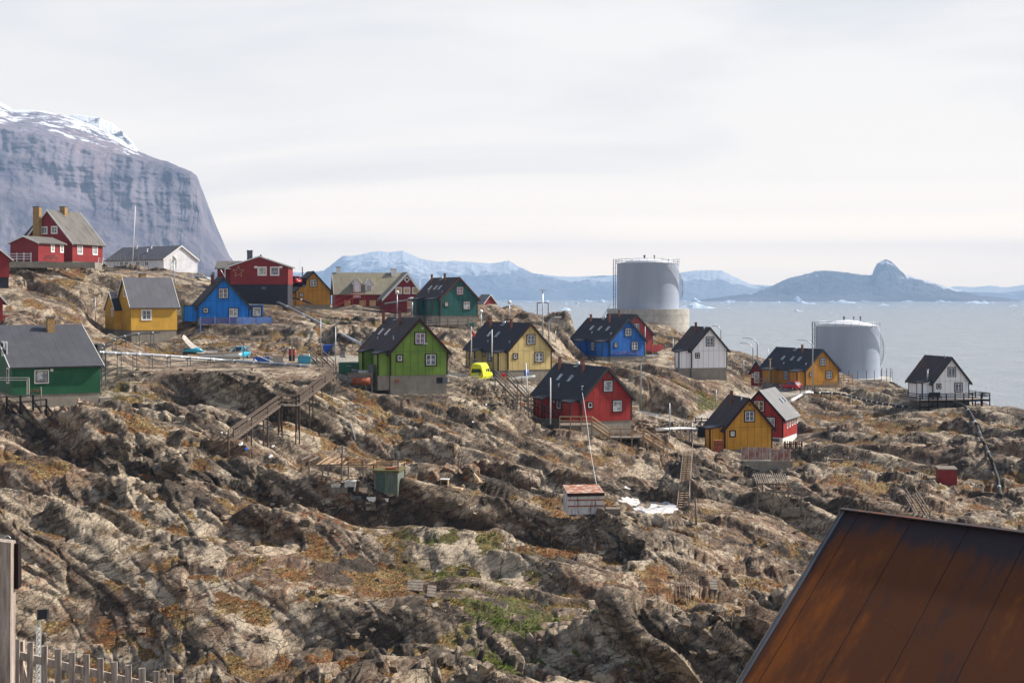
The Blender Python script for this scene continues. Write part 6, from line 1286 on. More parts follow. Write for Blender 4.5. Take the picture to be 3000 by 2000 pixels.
p = P(851, 833, 250); car('dark_car', p, R(60), 3.9, 1.65, 1.45, 'carred', 'dark red car parked behind the dark red star house')
m = MB(); a, b = P(846, 834, 249), P(888, 834, 249); m.box(a.x, b.x, 248.5, 253, a.z-.35, a.z); m.box(a.x, b.x, 248.4, 248.5, P(0, 814, 249).z, P(0, 811, 249).z); m.box(a.x, b.x, 253, 253.2, a.z, P(0, 813, 249).z); one('car_platform', m, 'blkwood', 'dark timber car platform between the star house and the ochre house', 'platform')
# yellow van, seen from behind
p = hit(1415, 1118); p = Vector((XZ(1410, 176.5), 178.2, P(0, 1118.5, 176).z)); van = empty('yellow_van', p, R(-15), 'yellow high roofed van parked nose in beside the cream house', 'van')
def vs(y, w_, z0, z1, zt, wt): return [(-w_, y, z0), (w_, y, z0), (w_+.02, y, (z0+z1)/2), (w_-.02, y, z1), (wt, y, zt-.16), (wt-.16, y, zt), (-wt+.16, y, zt), (-wt, y, zt-.16), (-w_+.02, y, z1), (-w_-.02, y, (z0+z1)/2)]
m = MB(); S = [(-2.3, .8, .35, 1.2, 1.9, .58), (-2.24, .86, .3, 1.25, 2.1, .64), (-2.1, .87, .28, 1.28, 2.25, .66), (-1.2, .88, .28, 1.28, 2.32, .68), (.2, .88, .28, 1.28, 2.3, .68), (.7, .88, .28, 1.28, 2.05, .66), (1.05, .88, .28, 1.2, 1.75, .66), (1.7, .86, .28, 1.0, 1.12, .74), (2.15, .82, .3, .85, .92, .7), (2.35, .74, .4, .7, .78, .6)]
m.rings([vs(*q)[::-1] for q in S]); m.build('body', M['yelp'], van)
m = MB(); m.hexa([(-.66, -2.36, 1.12), (.66, -2.36, 1.12), (.66, -2.2, 1.12), (-.66, -2.2, 1.12), (-.56, -2.315, 1.62), (.56, -2.315, 1.62), (.56, -2.2, 1.62), (-.56, -2.2, 1.62)]); m.build('rear_window', M['carglass'], van)
for s_ in (-1, 1):
    for y0_, y1_ in ((-.9, -.45), (-.2, .55)): m = MB(); x = s_*.8; m.box(min(x, x+s_*.07), max(x, x+s_*.07), y0_, y1_, 1.18, 1.55); m.build('side_window', M['carglass'], van)
    m = MB(); m.box(s_*.78-.06, s_*.78+.06, -2.36, -2.2, .72, 1.08); m.build('tail_light', M['redp'], van); m = MB(); m.box(s_*.78-.065, s_*.78+.065, -2.37, -2.2, .92, 1.02); m.build('tail_light_lens', M['bright'], van)
    m = MB(); m.box(s_*.95-.09, s_*.95+.09, .75, .9, 1.12, 1.3); m.build('wing_mirror', M['rubber'], van)
m = MB(); m.box(-.84, .84, -2.44, -2.25, .32, .52); m.build('bumper', M['yelp'], van, .03)
m = MB(); m.box(-.25, .25, -2.37, -2.3, .7, .82); m.build('number_plate', M['bright'], van); m = MB(); m.box(.3, .58, -2.37, -2.28, .88, 1.02); m.build('sticker', M['teal'], van)
m = MB(); m.box(-.3, .5, -2.34, -2.25, .84, .87); m.box(-.05, .05, -2.33, -2.2, 1.95, 2.03); m.build('rear_lamp', M['shade'], van)
for x in (-.82, .82):
    for y in (-1.45, 1.55): wheel(van, x, y, .32)
m = MB(); m.box(-1.2, -1.12, -.1, .1, 0, .1)
# snowmobile and old boat, nets and junk on the yard
p = hit(650, 1052); bo = empty('old_boat', P(650, 1054, 178), R(-6), 'old white open boat with a worn yellow rim lying on the yard', 'boat')
m = MB(); Lb = 5.0
def bs(t_, s_): x = -Lb/2+Lb*t_; w_ = .85*math.sin(math.pi*min(1, .25+.75*(1-t_)**.6)) if t_ > 0 else .6; w_ = .82*(1-t_**3.2); return x, w_
R_ = []
for i in range(11):
    t_ = i/10; x = -Lb/2+Lb*t_; w_ = max(.03, .82*(1-t_**3)); k_ = .25*t_**2; R_.append([(x, -w_, .75+k_), (x, -w_*.8, .3+k_), (x, 0, .02+k_*1.3), (x, w_*.8, .3+k_), (x, w_, .75+k_), (x, w_*.9, .74+k_), (x, 0, .25+k_), (x, -w_*.9, .74+k_)])
m.rings(R_); m.build('hull', M['bright'], bo)
m = MB()
for s_ in (-1, 1): m.tube([(r_[0][0], s_*abs(r_[0][1]), r_[0][2]+.03) for r_ in R_], .06, 6)
for x in (-1.2, .4): m.box(x-.12, x+.12, -.7, .7, .62, .68)
m.build('gunwale', M['nwood'], bo)
p = P(568, 1038, 180); sn = empty('snowmobile', p, R(8), 'snowmobile with a teal and white hood parked under the hanging net', 'snowmobile')
m = MB(); m.rings([[(-1.3, -.25, .35), (-1.3, .25, .35), (-1.3, .25, .6), (-1.3, -.25, .6)], [(-.2, -.3, .3), (-.2, .3, .3), (-.2, .25, .75), (-.2, -.25, .75)], [(.4, -.4, .25), (.4, .4, .25), (.4, .3, .9), (.4, -.3, .9)], [(1.2, -.25, .3), (1.2, .25, .3), (1.2, .15, .5), (1.2, -.15, .5)]]); m.build('hood', M['tealp'], sn)
m = MB(); m.box(-1.4, .3, -.22, .22, .02, .32); m.build('track', M['rubber'], sn)
for s_ in (-.4, .4): m = MB(); m.tube([(.2, s_, .05), (1.3, s_, .05), (1.55, s_, .22)], .05, 6); m.build('ski', M['rubber'], sn)
m = MB(); m.box(-1.2, 0, -.2, .2, .6, .75); m.build('seat', M['rubber'], sn); m = MB(); m.hexa([(.35, -.25, .88), (.35, .25, .88), (.5, .25, .88), (.5, -.25, .88), (.2, -.2, 1.15), (.2, .2, 1.15), (.25, .2, 1.15), (.25, -.2, 1.15)]); m.build('windscreen', M['bright'], sn)
# net hung between poles
t = NT('fishing_net'); wv_ = t.n('ShaderNodeTexWave'); wv_.inputs['Scale'].default_value = 3.5; wv_.inputs['Distortion'].default_value = 2; t.l(t.coord('Object'), wv_.inputs[0])
col_ = t.mix(t.noise(t.coord(), 2, 5, .7, lo=.35, hi=.65), srgb(196, 180, 170), srgb(232, 224, 214)); M['net'] = t.done(col_, .95, t.bump(wv_.outputs[0], .6, .04))
def rack(px0, px1, pyt, pyb, Y, label):
    a, b = P(px0, pyb, Y), P(px1, pyb, Y); H_ = P(0, pyt, Y).z-a.z; root = empty('drying_rack', a, 0, label, 'frame'); d = b.x-a.x
    for x in (0, d): m = MB(); m.beam((x, 0, -.6), (x, 0, H_), .09); m.build('post', M['wood'], root)
    m = MB(); m.beam((-.1, 0, H_-.06), (d+.1, 0, H_-.06), .09); m.build('crossbar', M['wood'], root); return root
rack(531, 540, 970, 1034, 181, 'leaning pole frame that holds the top of the fishing net'); rack(689, 713, 1001, 1050, 180, 'pole frame beside the light blue car'); rack(546, 640, 1023, 1040, 180.5, 'low rack under the lower end of the fishing net')
m = MB(); a, b = P(538, 978, 181), P(642, 1022, 181); n_ = 14; top = [a.lerp(b, i/n_)+Vector((0, 0, -1.3*math.sin(math.pi*i/n_)*.75)) for i in range(n_+1)]
for i in range(n_):
    w0, w1 = .5+1.0*i/n_*.5, .5+1.0*(i+1)/n_*.5; q = [top[i], top[i+1], top[i+1]+Vector((-.1, -.5, -w1)), top[i]+Vector((-.1, -.5, -w0))]
    m.hexa([q[3], q[2], q[2]+Vector((0, .08, 0)), q[3]+Vector((0, .08, 0)), q[0], q[1], q[1]+Vector((0, .08, 0)), q[0]+Vector((0, .08, 0))])
one('fishing_net', m, 'net', 'pale fishing net hung sagging from the pole frame', 'fishing net')
def garland(a, b, sag, label, Y, n=18):
    a, b = P(*a, Y), P(*b, Y); m = MB(); pts_ = [a.lerp(b, i/16)+Vector((0, 0, -sag*math.sin(math.pi*i/16))) for i in range(17)]; m.tube(pts_, .02, 4); o = one('float_line', m, 'rope', label, 'line')
    for i in range(n): q = a.lerp(b, (i+.5)/n)+Vector((0, 0, -sag*math.sin(math.pi*(i+.5)/n))); m = MB(); m.box(q.x-.05, q.x+.05, q.y-.05, q.y+.05, q.z-.05, q.z+.05); m.build('float', M['bright'], o)
garland((700, 1003), (840, 1014), 1.5, 'upper sagging line of white floats behind the junk', 183); garland((713, 1003), (836, 1022), .9, 'lower sagging line of white floats behind the junk', 182, 12)
def crate(px0, px1, pyt, pyb, Y, depth, mat, name, label, cat, bev=.03, open_=False, rz=0, group=None):
    a, b = P(px0, pyb, Y), P(px1, pyt, Y); W_, H_ = b.x-a.x, b.z-a.z; g_ = a.z
    root = empty(name, ((a.x+b.x)/2, Y+depth/2, g_), rz, label, cat, group); m = MB(); m.box(-W_/2, W_/2, -depth/2, depth/2, 0, H_*(.93 if not open_ else 1)); m.build('body', M[mat], root, bev)
    m = MB()
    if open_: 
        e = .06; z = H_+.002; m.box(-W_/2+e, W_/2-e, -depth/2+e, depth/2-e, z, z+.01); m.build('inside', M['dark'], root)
        m = MB(); m.box(-W_/2-.03, W_/2+.03, -depth/2-.03, -depth/2+e, H_-.06, H_+.03); m.box(-W_/2-.03, W_/2+.03, depth/2-e, depth/2+.03, H_-.06, H_+.03); m.box(-W_/2-.03, -W_/2+e, -depth/2+e, depth/2-e, H_-.06, H_+.03); m.box(W_/2-e, W_/2+.03, -depth/2+e, depth/2-e, H_-.06, H_+.03); m.build('rim', M[mat], root)
    else: m.box(-W_/2-.04, W_/2+.04, -depth/2-.04, depth/2+.04, H_*.93, H_); m.build('lid', M[mat], root)
    return root
M['green_p'] = m_plain('green_plastic', srgb(30, 92, 70), .5); M['beige'] = m_plain('beige_plastic', srgb(206, 184, 158), .6, .1); M['carton'] = m_plain('wrapped_carton', srgb(196, 176, 158), .5, .15); M['greyw'] = m_plain('dirty_white', srgb(198, 196, 188), .6, .2, 0, 3)
crate(945, 976, 1010, 1034, 192, 1.3, 'bluep', 'fish_bin', 'bright blue lidded bin beside the beige bin above the yard', 'bin', rz=.2); crate(978, 1004, 1012, 1034, 192.5, 1.3, 'beige', 'fish_bin', 'beige bin right of the bright blue bin', 'bin', rz=-.1)
crate(742, 788, 1047, 1061, 178, 1.2, 'bluep', 'fish_tub', 'low dark blue tub in the junk behind the silver pipe', 'tub', open_=True); crate(871, 908, 1044, 1064, 176, 1.3, 'tealp', 'fish_tub', 'blue tub heaped with white bags at the right of the junk', 'tub', open_=True, rz=.1)
crate(800, 826, 1041, 1063, 177, 1.0, 'carton', 'carton', 'pinkish wrapped carton in the middle of the junk yard', 'carton', rz=.3); crate(789, 802, 1047, 1062, 178, .8, 'greyw', 'plastic_bag', 'white plastic bundle left of the wrapped carton', 'bundle', .15)
crate(796, 834, 1066, 1078, 172.5, .9, 'shade', 'fish_crate', 'grey crate under the silver pipe by the tyre', 'crate'); crate(832, 868, 1062, 1076, 173, 1.2, 'nwood', 'wooden_crate', 'plywood crate leaning at the yard edge', 'crate', rz=.4)
crate(846, 862, 1022, 1058, 178, .6, 'rubber', 'cabinet', 'black cabinet in the junk with a red bag on top', 'cabinet'); crate(848, 863, 1026, 1040, 177, .5, 'redp', 'bag', 'red bag on the black cabinet in the junk yard', 'bag', .15)
crate(876, 888, 1036, 1046, 176.2, .5, 'carton', 'sack', 'brown sack lying in the blue tub', 'sack', .12); crate(889, 906, 1037, 1047, 176.2, .5, 'bright', 'sack', 'white sack lying in the blue tub', 'sack', .12)
for px, lab in ((872, 'bucket'),): pass
p = P(777, 1067, 174.5); m = MB(); m.tube([(p.x+.38*math.cos(a), p.y+.15*math.cos(a), p.z+.36*math.sin(a)) for a in [2*math.pi*i/16 for i in range(17)]], .11, 8, cap=False); one('tyre', m, 'rubber', 'black tyre lying against the silver pipe', 'tyre')
for a, b, l_ in (((746, 1052), (775, 1080), 'white plank leaning by the tyre'), ((752, 1041), (800, 1060), 'thin white plank across the blue tub'), ((855, 1012), (857, 1082), 'upright post in front of the junk')):
    m = MB(); m.beam(P(*a, 175), P(*b, 174), .16, .05); one('plank', m, 'wood' if 'post' in l_ else 'greyw', l_, 'plank')
crate(992, 1050, 1062, 1094, 166, 2.2, 'green_p', 'waste_container', 'dark green waste container with grey lid left of the light green house', 'container'); crate(1013, 1026, 1072, 1100, 163, .7, 'green_p', 'wheelie_bin', 'green wheelie bin before the waste container', 'bin')
crate(1050, 1088, 1086, 1104, 158, 1.0, 'greyw', 'freezer', 'dirty white freezer box on the platform left of the light green house', 'freezer'); crate(1079, 1094, 1068, 1096, 157.2, .7, 'shade', 'cabinet', 'dark grey cabinet standing on the platform by the green porch', 'cabinet'); crate(1030, 1048, 1083, 1098, 158.3, .8, 'shade', 'cabinet', 'low grey cabinet left of the dirty white freezer', 'cabinet')
dk = deck('wooden_platform', 1020, 1090, 1103, 156.5, 3.0, 'rickety wooden platform at the left of the light green house', 5, rails=.35)
root = empty('oil_drum', P(1058, 1116, 156.3), 0, 'rusty long drum hung below the rickety platform', 'drum'); m = MB(); m.tube([(-1.0, 0, 0), (1.0, 0, 0)], .42, 14); m.build('body', M['rust'], root)
for x in (-.6, 0, .6): m = MB(); m.tube([(x-.03, 0, 0), (x+.03, 0, 0)], .44, 14); m.build('hoop', M['rust'], root)
crate(1385, 1397, 1052, 1074, 184, .5, 'shade', 'oil_tank', 'slim grey oil tank at the left porch of the cream house', 'oil tank'); crate(1375, 1391, 1076, 1084, 183, .8, 'redp', 'crate', 'red crate behind the yellow van', 'crate'); crate(1468, 1482, 1094, 1104, 183, .8, 'redp', 'crate', 'red crate under the porch of the cream house', 'crate')
p = P(1542, 1103, 186); m = MB(); m.tube([(p.x, p.y, p.z), (p.x, p.y, p.z+.9)], .3, 14); one('plastic_barrel', m, 'bluep', 'blue barrel before the concrete base of the cream house', 'barrel')
crate(1662, 1703, 977+36, 977+58, 240, 2.6, 'blue', 'blue_shed', 'small flat blue shed left of the cobalt blue house', 'shed'); 
# ---------------------------------------------------------------- lower huts, racks, boxes
t = NT('old_green_boards'); v = t.coord('Object', (4, 4, .5)); n_ = t.noise(v, 1.6, 8, .75, lo=.35, hi=.65); M['oldgreen'] = t.done(t.mix(n_, srgb(118, 122, 110), srgb(74, 96, 86)), .9); 
M['olddoor'] = m_wood('old_door_wood', srgb(84, 104, 96), .6)
t = NT('moss_roof'); M['mossr'] = t.done(t.mix(t.noise(t.coord(), 3, 6, .7, lo=.4, hi=.6), srgb(92, 72, 54), srgb(104, 104, 56)), .95)
p = hit(1131, 1451); Yh = p.y; hs = empty('green_shed', (XZ(1131, Yh), Yh, P(0, 1451, Yh).z), R(-8), 'weathered green wooden shed with mossy flat roof in the hollow', 'shed'); s_ = Yh/F
w2, hh = 71*s_/2, 69*s_; m = MB(); m.box(-w2, w2, 0, 2.2, 0, hh); m.build('wall', M['oldgreen'], hs); m = MB(); m.box(-w2-.12, w2+.12, -.15, 2.4, hh, hh+.14); m.build('roof', M['mossr'], hs)
m = MB(); m.box(-w2+.15, -w2+.8, -.04, 0, .25, hh-.1); m.build('door', M['olddoor'], hs)
for x in (-w2, w2-.1): m = MB(); m.box(x, x+.1, -.05, .0, -.1, hh); m.build('corner_board', M['wood'], hs)
m = MB(); m.box(-.1, .7, .2, 1.0, hh+.14, hh+.28); m.build('roof_junk', M['rust'], hs)
# pole shelter beside it
Yp = Yh+1.5; root = empty('pole_shelter', P(1000, 1420, Yp), 0, 'rickety open shelter of grey poles left of the green shed', 'shelter'); o0 = P(1000, 1420, Yp)
def lp(px, py, dy=0): return P(px, py, Yp+dy)-o0
for a, b, dy in (((949, 1440), (944, 1364), -1), ((963, 1424), (961, 1362), 1), ((999, 1424), (1003, 1303), -1), ((1020, 1412), (1021, 1336), 1.6), ((1066, 1438), (1062, 1346), -1), ((1094, 1410), (1095, 1355), 1.5), ((1166, 1450), (1166, 1350), -1.2), ((1186, 1420), (1184, 1340), 1)): m = MB(); m.beam(lp(*b, dy), lp(*a, dy)+Vector((0, 0, -.3)), .11); m.build('post', M['wood'], root)
for a, b, dy, dy2 in (((925, 1361), (1168, 1360), -1, -1), ((984, 1367), (1082, 1367), -1.1, -1.1), ((962, 1352), (1186, 1352), 1.2, 1.2), ((928, 1361), (962, 1338), -1, 2), ((942, 1360), (972, 1342), -1, 2), ((952, 1360), (985, 1338), -1, 2), ((970, 1361), (1000, 1342), -1, 2), ((990, 1358), (1008, 1342), -1, 2), ((1006, 1360), (1020, 1350), -1, 2), ((1064, 1367), (1100, 1348), -1, 2), ((1074, 1360), (1110, 1350), -1, 2), ((1166, 1361), (1188, 1352), -1, 1.5)): m = MB(); m.beam(lp(*a, dy), lp(*b, dy2), .1, .07); m.build('beam', M['wood' if a[0] % 2 else 'nwood'], root)
for i, (a, b) in enumerate((((883, 1384), (883, 1346)), ((906, 1408), (905, 1350)))):
    p = hit(*a); m = MB(); m.beam(p+Vector((0, 0, -.5)), up(p, *b), .1); q = up(p, b[0]+20, b[1]-7); m.beam(up(p, *b), (q.x, q.y+1.5, q.z), .09); one('broken_rack_pole', m, 'wood', ('leftmost broken rack pole left of the pole shelter', 'broken rack pole with a forked foot left of the pole shelter')[i], 'pole')
m = MB(); p = hit(1042, 1291); m.beam(p+Vector((0, 0, .1)), up(p, 1025.5, 1232), .09); one('leaning_pole', m, 'bright', 'thin pale pole leaning on the dark cliff above the pole shelter', 'pole')
def on(px0, px1, pyt, pyb, depth, *a, **k): p = hit((px0+px1)/2, pyb+1); return crate(px0, px1, pyt, pyb+1, p.y, depth, *a, **k)
on(1012, 1044, 1410, 1437, 1.0, 'greyw', 'freezer', 'dirty white freezer under the pole shelter', 'freezer', rz=-.15); on(962, 1018, 1428, 1446, .8, 'wood', 'wooden_bench', 'grey wooden workbench at the front of the pole shelter', 'bench'); on(1019, 1036, 1427, 1449, .5, 'rubber', 'plastic_tub', 'tall black tub before the dirty white freezer', 'tub', .05, True)
on(1034, 1057, 1453, 1466, .6, 'shade', 'plastic_tub', 'grey tub in front of the pole shelter', 'tub', .05, True); on(1056, 1074, 1450, 1464, .6, 'rubber', 'plastic_tub', 'black tub right of the grey tub', 'tub', .05, True); on(1074, 1100, 1456, 1469, .7, 'bright', 'polystyrene_box', 'white box on the grass below the shelter', 'box', .02, True)
on(1116, 1138, 1459, 1468, .6, 'bright', 'polystyrene_box', 'low white box on the grass before the green shed', 'box', .02); on(1094, 1108, 1468, 1479, .5, 'rubber', 'plastic_tub', 'small black tub below the white box', 'tub', .04, True); on(970, 996, 1419, 1430, .6, 'greyw', 'plastic_sheet', 'heap of white plastic on the workbench', 'heap', .12); on(1052, 1076, 1428, 1442, .6, 'beige', 'wooden_crate', 'pale crate between shelter post and green shed', 'crate')
on(915, 934, 1418, 1427, .6, 'rubber', 'fish_crate', 'black crate lying left of the pole shelter', 'crate')
p = hit(1301, 1425); kn = empty('dog_kennel', p, R(-10), 'small open plywood dog kennel on the dark rock', 'kennel'); s_ = p.y/F; a = 22*s_/2; b = 19*s_
m = MB(); m.box(-a, a, -.02, .5, 0, .22*b); m.box(-a, -a+.05, -.02, .5, .22*b, b); m.box(a-.05, a, -.02, .5, .22*b, b); m.box(-a+.05, a-.05, .45, .5, .22*b, b); m.build('wall', M['nwood'], kn); m = MB(); m.box(-a-.04, a+.04, -.06, .55, b, b+.05); m.build('roof', M['bright'], kn)
# big loose slabs by the kennel
def slab(pl, thick, label, Y=None, mat=None):
    p = hit(*pl[0]) if Y is None else P(*pl[0], Y); q = [up(p, *a) for a in pl]; n_ = len(q); m = MB(); r0 = [a+Vector((0, -.1, 0)) for a in q]; r1 = [a+Vector((.25, thick, .1)) for a in q]; c0 = sum(r0, Vector())/n_; c1 = sum(r1, Vector())/n_
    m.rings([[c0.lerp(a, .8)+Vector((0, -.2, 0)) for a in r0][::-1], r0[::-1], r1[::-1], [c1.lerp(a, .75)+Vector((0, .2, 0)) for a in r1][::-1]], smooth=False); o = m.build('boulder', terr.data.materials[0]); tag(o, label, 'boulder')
    at = o.data.attributes.new('lichen', 'FLOAT', 'POINT'); at.data.foreach_set('value', [.9]*len(o.data.vertices)); sb = o.modifiers.new('sub', 'SUBSURF'); sb.levels = sb.render_levels = 3; sb.subdivision_type = 'SIMPLE'
    tx = bpy.data.textures.new('rocky', 'CLOUDS'); tx.noise_scale = .6; dm_ = o.modifiers.new('disp', 'DISPLACE'); dm_.texture = tx; dm_.strength = .28
slab([(1352, 1400), (1360, 1362), (1376, 1362), (1393, 1378), (1399, 1412), (1372, 1412)], 1.2, 'upright orange stained slab of rock above the kennel'); slab([(1250, 1400), (1252, 1374), (1268, 1372), (1280, 1390), (1290, 1412), (1262, 1414)], 1.0, 'pale cracked boulder left of the kennel'); slab([(1292, 1380), (1300, 1364), (1330, 1374), (1350, 1396), (1330, 1402), (1306, 1396)], 1.0, 'orange lichen covered boulder between the pale boulder and the slab')
# hut with rusty roof
t = NT('stained_white'); v = t.coord('Object', (3, 3, .5)); M['stain'] = t.done(t.mix(t.noise(v, 1.5, 8, .75, lo=.48, hi=.66), srgb(206, 204, 204), srgb(96, 62, 44)), .75); t = NT('rust_roof'); M['rroof'] = t.done(t.mix(t.noise(t.coord(), 2.2, 8, .75, lo=.45, hi=.58), srgb(150, 84, 48), srgb(190, 170, 156)), .8)
p = hit(1716, 1512); Yh = p.y; s_ = Yh/F; hut = empty('white_hut', (XZ(1716, Yh), Yh, P(0, 1505.5, Yh).z), R(7), 'stained white box hut with rusty orange roof standing on short legs', 'hut'); w2 = 105*s_/2; hh = 58*s_; dp = 2.2
m = MB(); m.box(-w2, w2, 0, dp, 0, hh); m.build('wall', M['stain'], hut); m = MB(); m.hexa([(-w2-.06, -.08, hh), (w2+.06, -.08, hh), (w2+.06, dp+.08, hh+.34), (-w2-.06, dp+.08, hh+.34), (-w2-.06, -.08, hh+.1), (w2+.06, -.08, hh+.1), (w2+.06, dp+.08, hh+.44), (-w2-.06, dp+.08, hh+.44)]); m.build('roof', M['rroof'], hut)
m = MB(); m.box(-w2-.08, w2+.08, -.11, -.08, hh-.12, hh+.12); m.build('fascia', M['brownblk'], hut)
for k_ in (.42, .72): m = MB(); m.box(-w2-.02, w2+.02, -.04, 0, hh*k_-.05, hh*k_+.04); m.build('rusty_batten', M['rust'], hut)
m = MB(); m.box(-.1, .45, -.03, 0, hh*.76, hh*.94); m.build('hatch', M['greyw'], hut)
for x in (-w2+.2, -.0, .5, w2-.1): 
    m = MB(); m.beam((x, .15, .02), (x, .15, -.9), .12); m.build('leg', M['wood'], hut)
for x, s2 in ((.0, -.45), (.0, .45), (w2-.1, -.6)): m = MB(); m.beam((x, .12, -.55), (x+s2, .12, -.03), .08); m.build('brace', M['wood'], hut)
on(1777, 1816, 1490, 1508, .9, 'wood', 'wooden_box', 'low grey wooden box with white lid right of the white hut', 'box')
# fish drying scaffold
Yd = min(hit(q_, r_).y for q_ in range(2214, 2352, 8) for r_ in (1440, 1465, 1490))-.5; o0 = P(2217, 1490, Yd); root = empty('drying_scaffold', o0, 0, 'tall grey scaffold of crossed poles for drying fish, left of the dark roof', 'scaffold'); s_ = Yd/F
def L2(dx, dy, dz): return Vector((dx*s_, dy, dz*s_))
for x, z, y in ((2, -10, 0), (48, -20, 0), (92, -20, 0), (30, -5, 2.2), (70, -8, 2.2), (134, -30, .5), (110, 0, 2.2)): m = MB(); m.beam(L2(x, y, z), L2(x, y, 82 if x < 100 else 62), .12); m.build('post', M['wood'], root)
for i in range(16): m = MB(); x = i*6.2; m.beam(L2(x-3, -.5, 76+.1*i), L2(x+8, 3.0, 90), .08); m.build('drying_pole', M['wood'], root)
for a, b, y in (((0, 74), (96, 70), 0), ((0, 84), (96, 82), 2.2), ((100, 62), (136, 60), .5), ((50, 46), (136, 42), 1)): m = MB(); m.beam(L2(a[0], y, a[1]), L2(b[0], y, b[1]), .11); m.build('beam', M['wood'], root)
for a, b, y in (((2, 60), (48, -15), 0), ((48, -15), (92, 60), 0), ((48, 60), (92, -15), 0), ((0, 10), (30, 45), 1), ((92, -15), (134, 30), .3), ((134, 10), (148, -35), .5)): m = MB(); m.beam(L2(a[0], y, a[1]), L2(b[0], y, b[1]), .1); m.build('brace', M['wood'], root)
m = MB(); m.box(72*s_, 126*s_, -.1, .05, -22*s_, 4*s_); m.build('board_panel', M['wood'], root)
p = hit(2777, 1424); Ys = p.y; s_ = Ys/F; sh = empty('red_shed', (XZ(2777, Ys), Ys, P(0, 1420, Ys).z), R(-6), 'tiny red box shed on short legs on the slope below the white fjord house', 'shed'); m = MB(); m.box(-26*s_, 26*s_, 0, 1.7, 0, 46*s_); m.build('wall', M['dred'], sh); m = MB(); m.hexa([(-28*s_, -.1, 44*s_), (28*s_, -.1, 44*s_), (28*s_, 1.8, 48*s_), (-28*s_, 1.8, 48*s_), (-28*s_, -.1, 47*s_), (28*s_, -.1, 47*s_), (28*s_, 1.8, 51*s_), (-28*s_, 1.8, 51*s_)]); m.build('roof', M['wood'], sh)
for x in (-22, 0, 22): m = MB(); m.beam((x*s_, .1, .02), (x*s_, .1, -.5), .12); m.build('leg', M['blkwood'], sh)
on(2432, 2471, 1345, 1353, .5, 'wood', 'wooden_bench', 'low grey bench on the slope right of the tall red house', 'bench'); on(2560, 2596, 1349, 1354, 1.5, 'greyw', 'board', 'pale flat board lying on the rocks', 'board', 0)
p = hit(2615, 1480); root = empty('broken_rack', p, 0, 'thin broken pole frame in the gully left of the small ladder stairs', 'frame')
for a, b in (((2583, 1490), (2592, 1468)), ((2592, 1481), (2644, 1483)), ((2630, 1451), (2644, 1483)), ((2644, 1483), (2633, 1502)), ((2630, 1450), (2668, 1447))): m = MB(); m.beam(up(p, *a)-p, up(p, *b)-p, .07); m.build('pole', M['wood'], root)
for a, l_ in (((2375, 1335, 2378, 1318), 'short pale post right of the red brown picket fence'), ((2040, 1538, 2038, 1458), 'grey braced post on the rock below the ladder stairs'), ((2942, 1188, 2942, 1178), 'short rusty rod on the headland right of the white fjord house')): pole(*a, .1, 'wood', l_, 'post', 'post')
# litter
for i, (px, py, w_, mt, l_) in enumerate(((722, 1324, 14, 'bluep', 'blue cloth caught on the rocks below the cliff stairs'), (706, 1312, 16, 'bright', 'white sheet beside the blue cloth'), (800, 1318, 12, 'bright', 'white rag on the slope right of the blue cloth'), (793, 1346, 14, 'bright', 'white tray on the grass left of the pole shelter'), (648, 1276, 6, 'bright', 'white bucket left of the foot of the cliff stairs'), (662, 1277, 6, 'greyw', 'grey white bucket at the foot of the cliff stairs'), (1507, 1186, 8, 'bluep', 'small blue box at the foot of the wooden steps'), (1530, 1190, 14, 'orange', 'orange crate at the foot of the wooden steps'), (1215, 1736, 46, 'wood', 'old grey door lying on the middle ledge'), (1263, 1752, 26, 'wood', 'small grey pallet beside the old door'), (1860, 1262, 10, 'bright', 'white box under the deck by the bright red house'), (2094, 1732, 24, 'wood', 'grey pallet on the rocks left of the dark roof'), (1385, 1240, 7, 'bright', 'white scrap below the yellow van'), (1425, 1190, 7, 'bright', 'white stone like scrap under the guard rail'))):
    p = hit(px, py); s_ = p.y/F; ww = w_*s_; m = MB(); ty = i % 3
    if 'bucket' in l_: m.tube([(-ww*.5, 0, .1), (ww*.5, .1, .14)], ww*.45, 12); cat_ = 'bucket'
    elif 'door' in l_ or 'pallet' in l_:
        for k_ in range(4): m.hexa([(-ww/2, k_*.3, .1+k_*.12), (ww/2, k_*.3, .05+k_*.12), (ww/2, k_*.3+.24, .15+k_*.12), (-ww/2, k_*.3+.24, .2+k_*.12), (-ww/2, k_*.3, .15+k_*.12), (ww/2, k_*.3, .1+k_*.12), (ww/2, k_*.3+.24, .2+k_*.12), (-ww/2, k_*.3+.24, .25+k_*.12)])
        cat_ = 'boards'
    else:
        r0 = [(ww/2*math.cos(a)*random.uniform(.7, 1.1), .15*math.sin(a), .1+ww*.35*(1+math.sin(a))*random.uniform(.6, 1)) for a in [2*math.pi*k_/7 for k_ in range(7)]]; m.rings([r0, [(x*.7, y-.15, z) for x, y, z in r0]]); cat_ = 'litter'
    o = one('litter' if cat_ == 'litter' else cat_, m, mt, l_, cat_); o.location = p
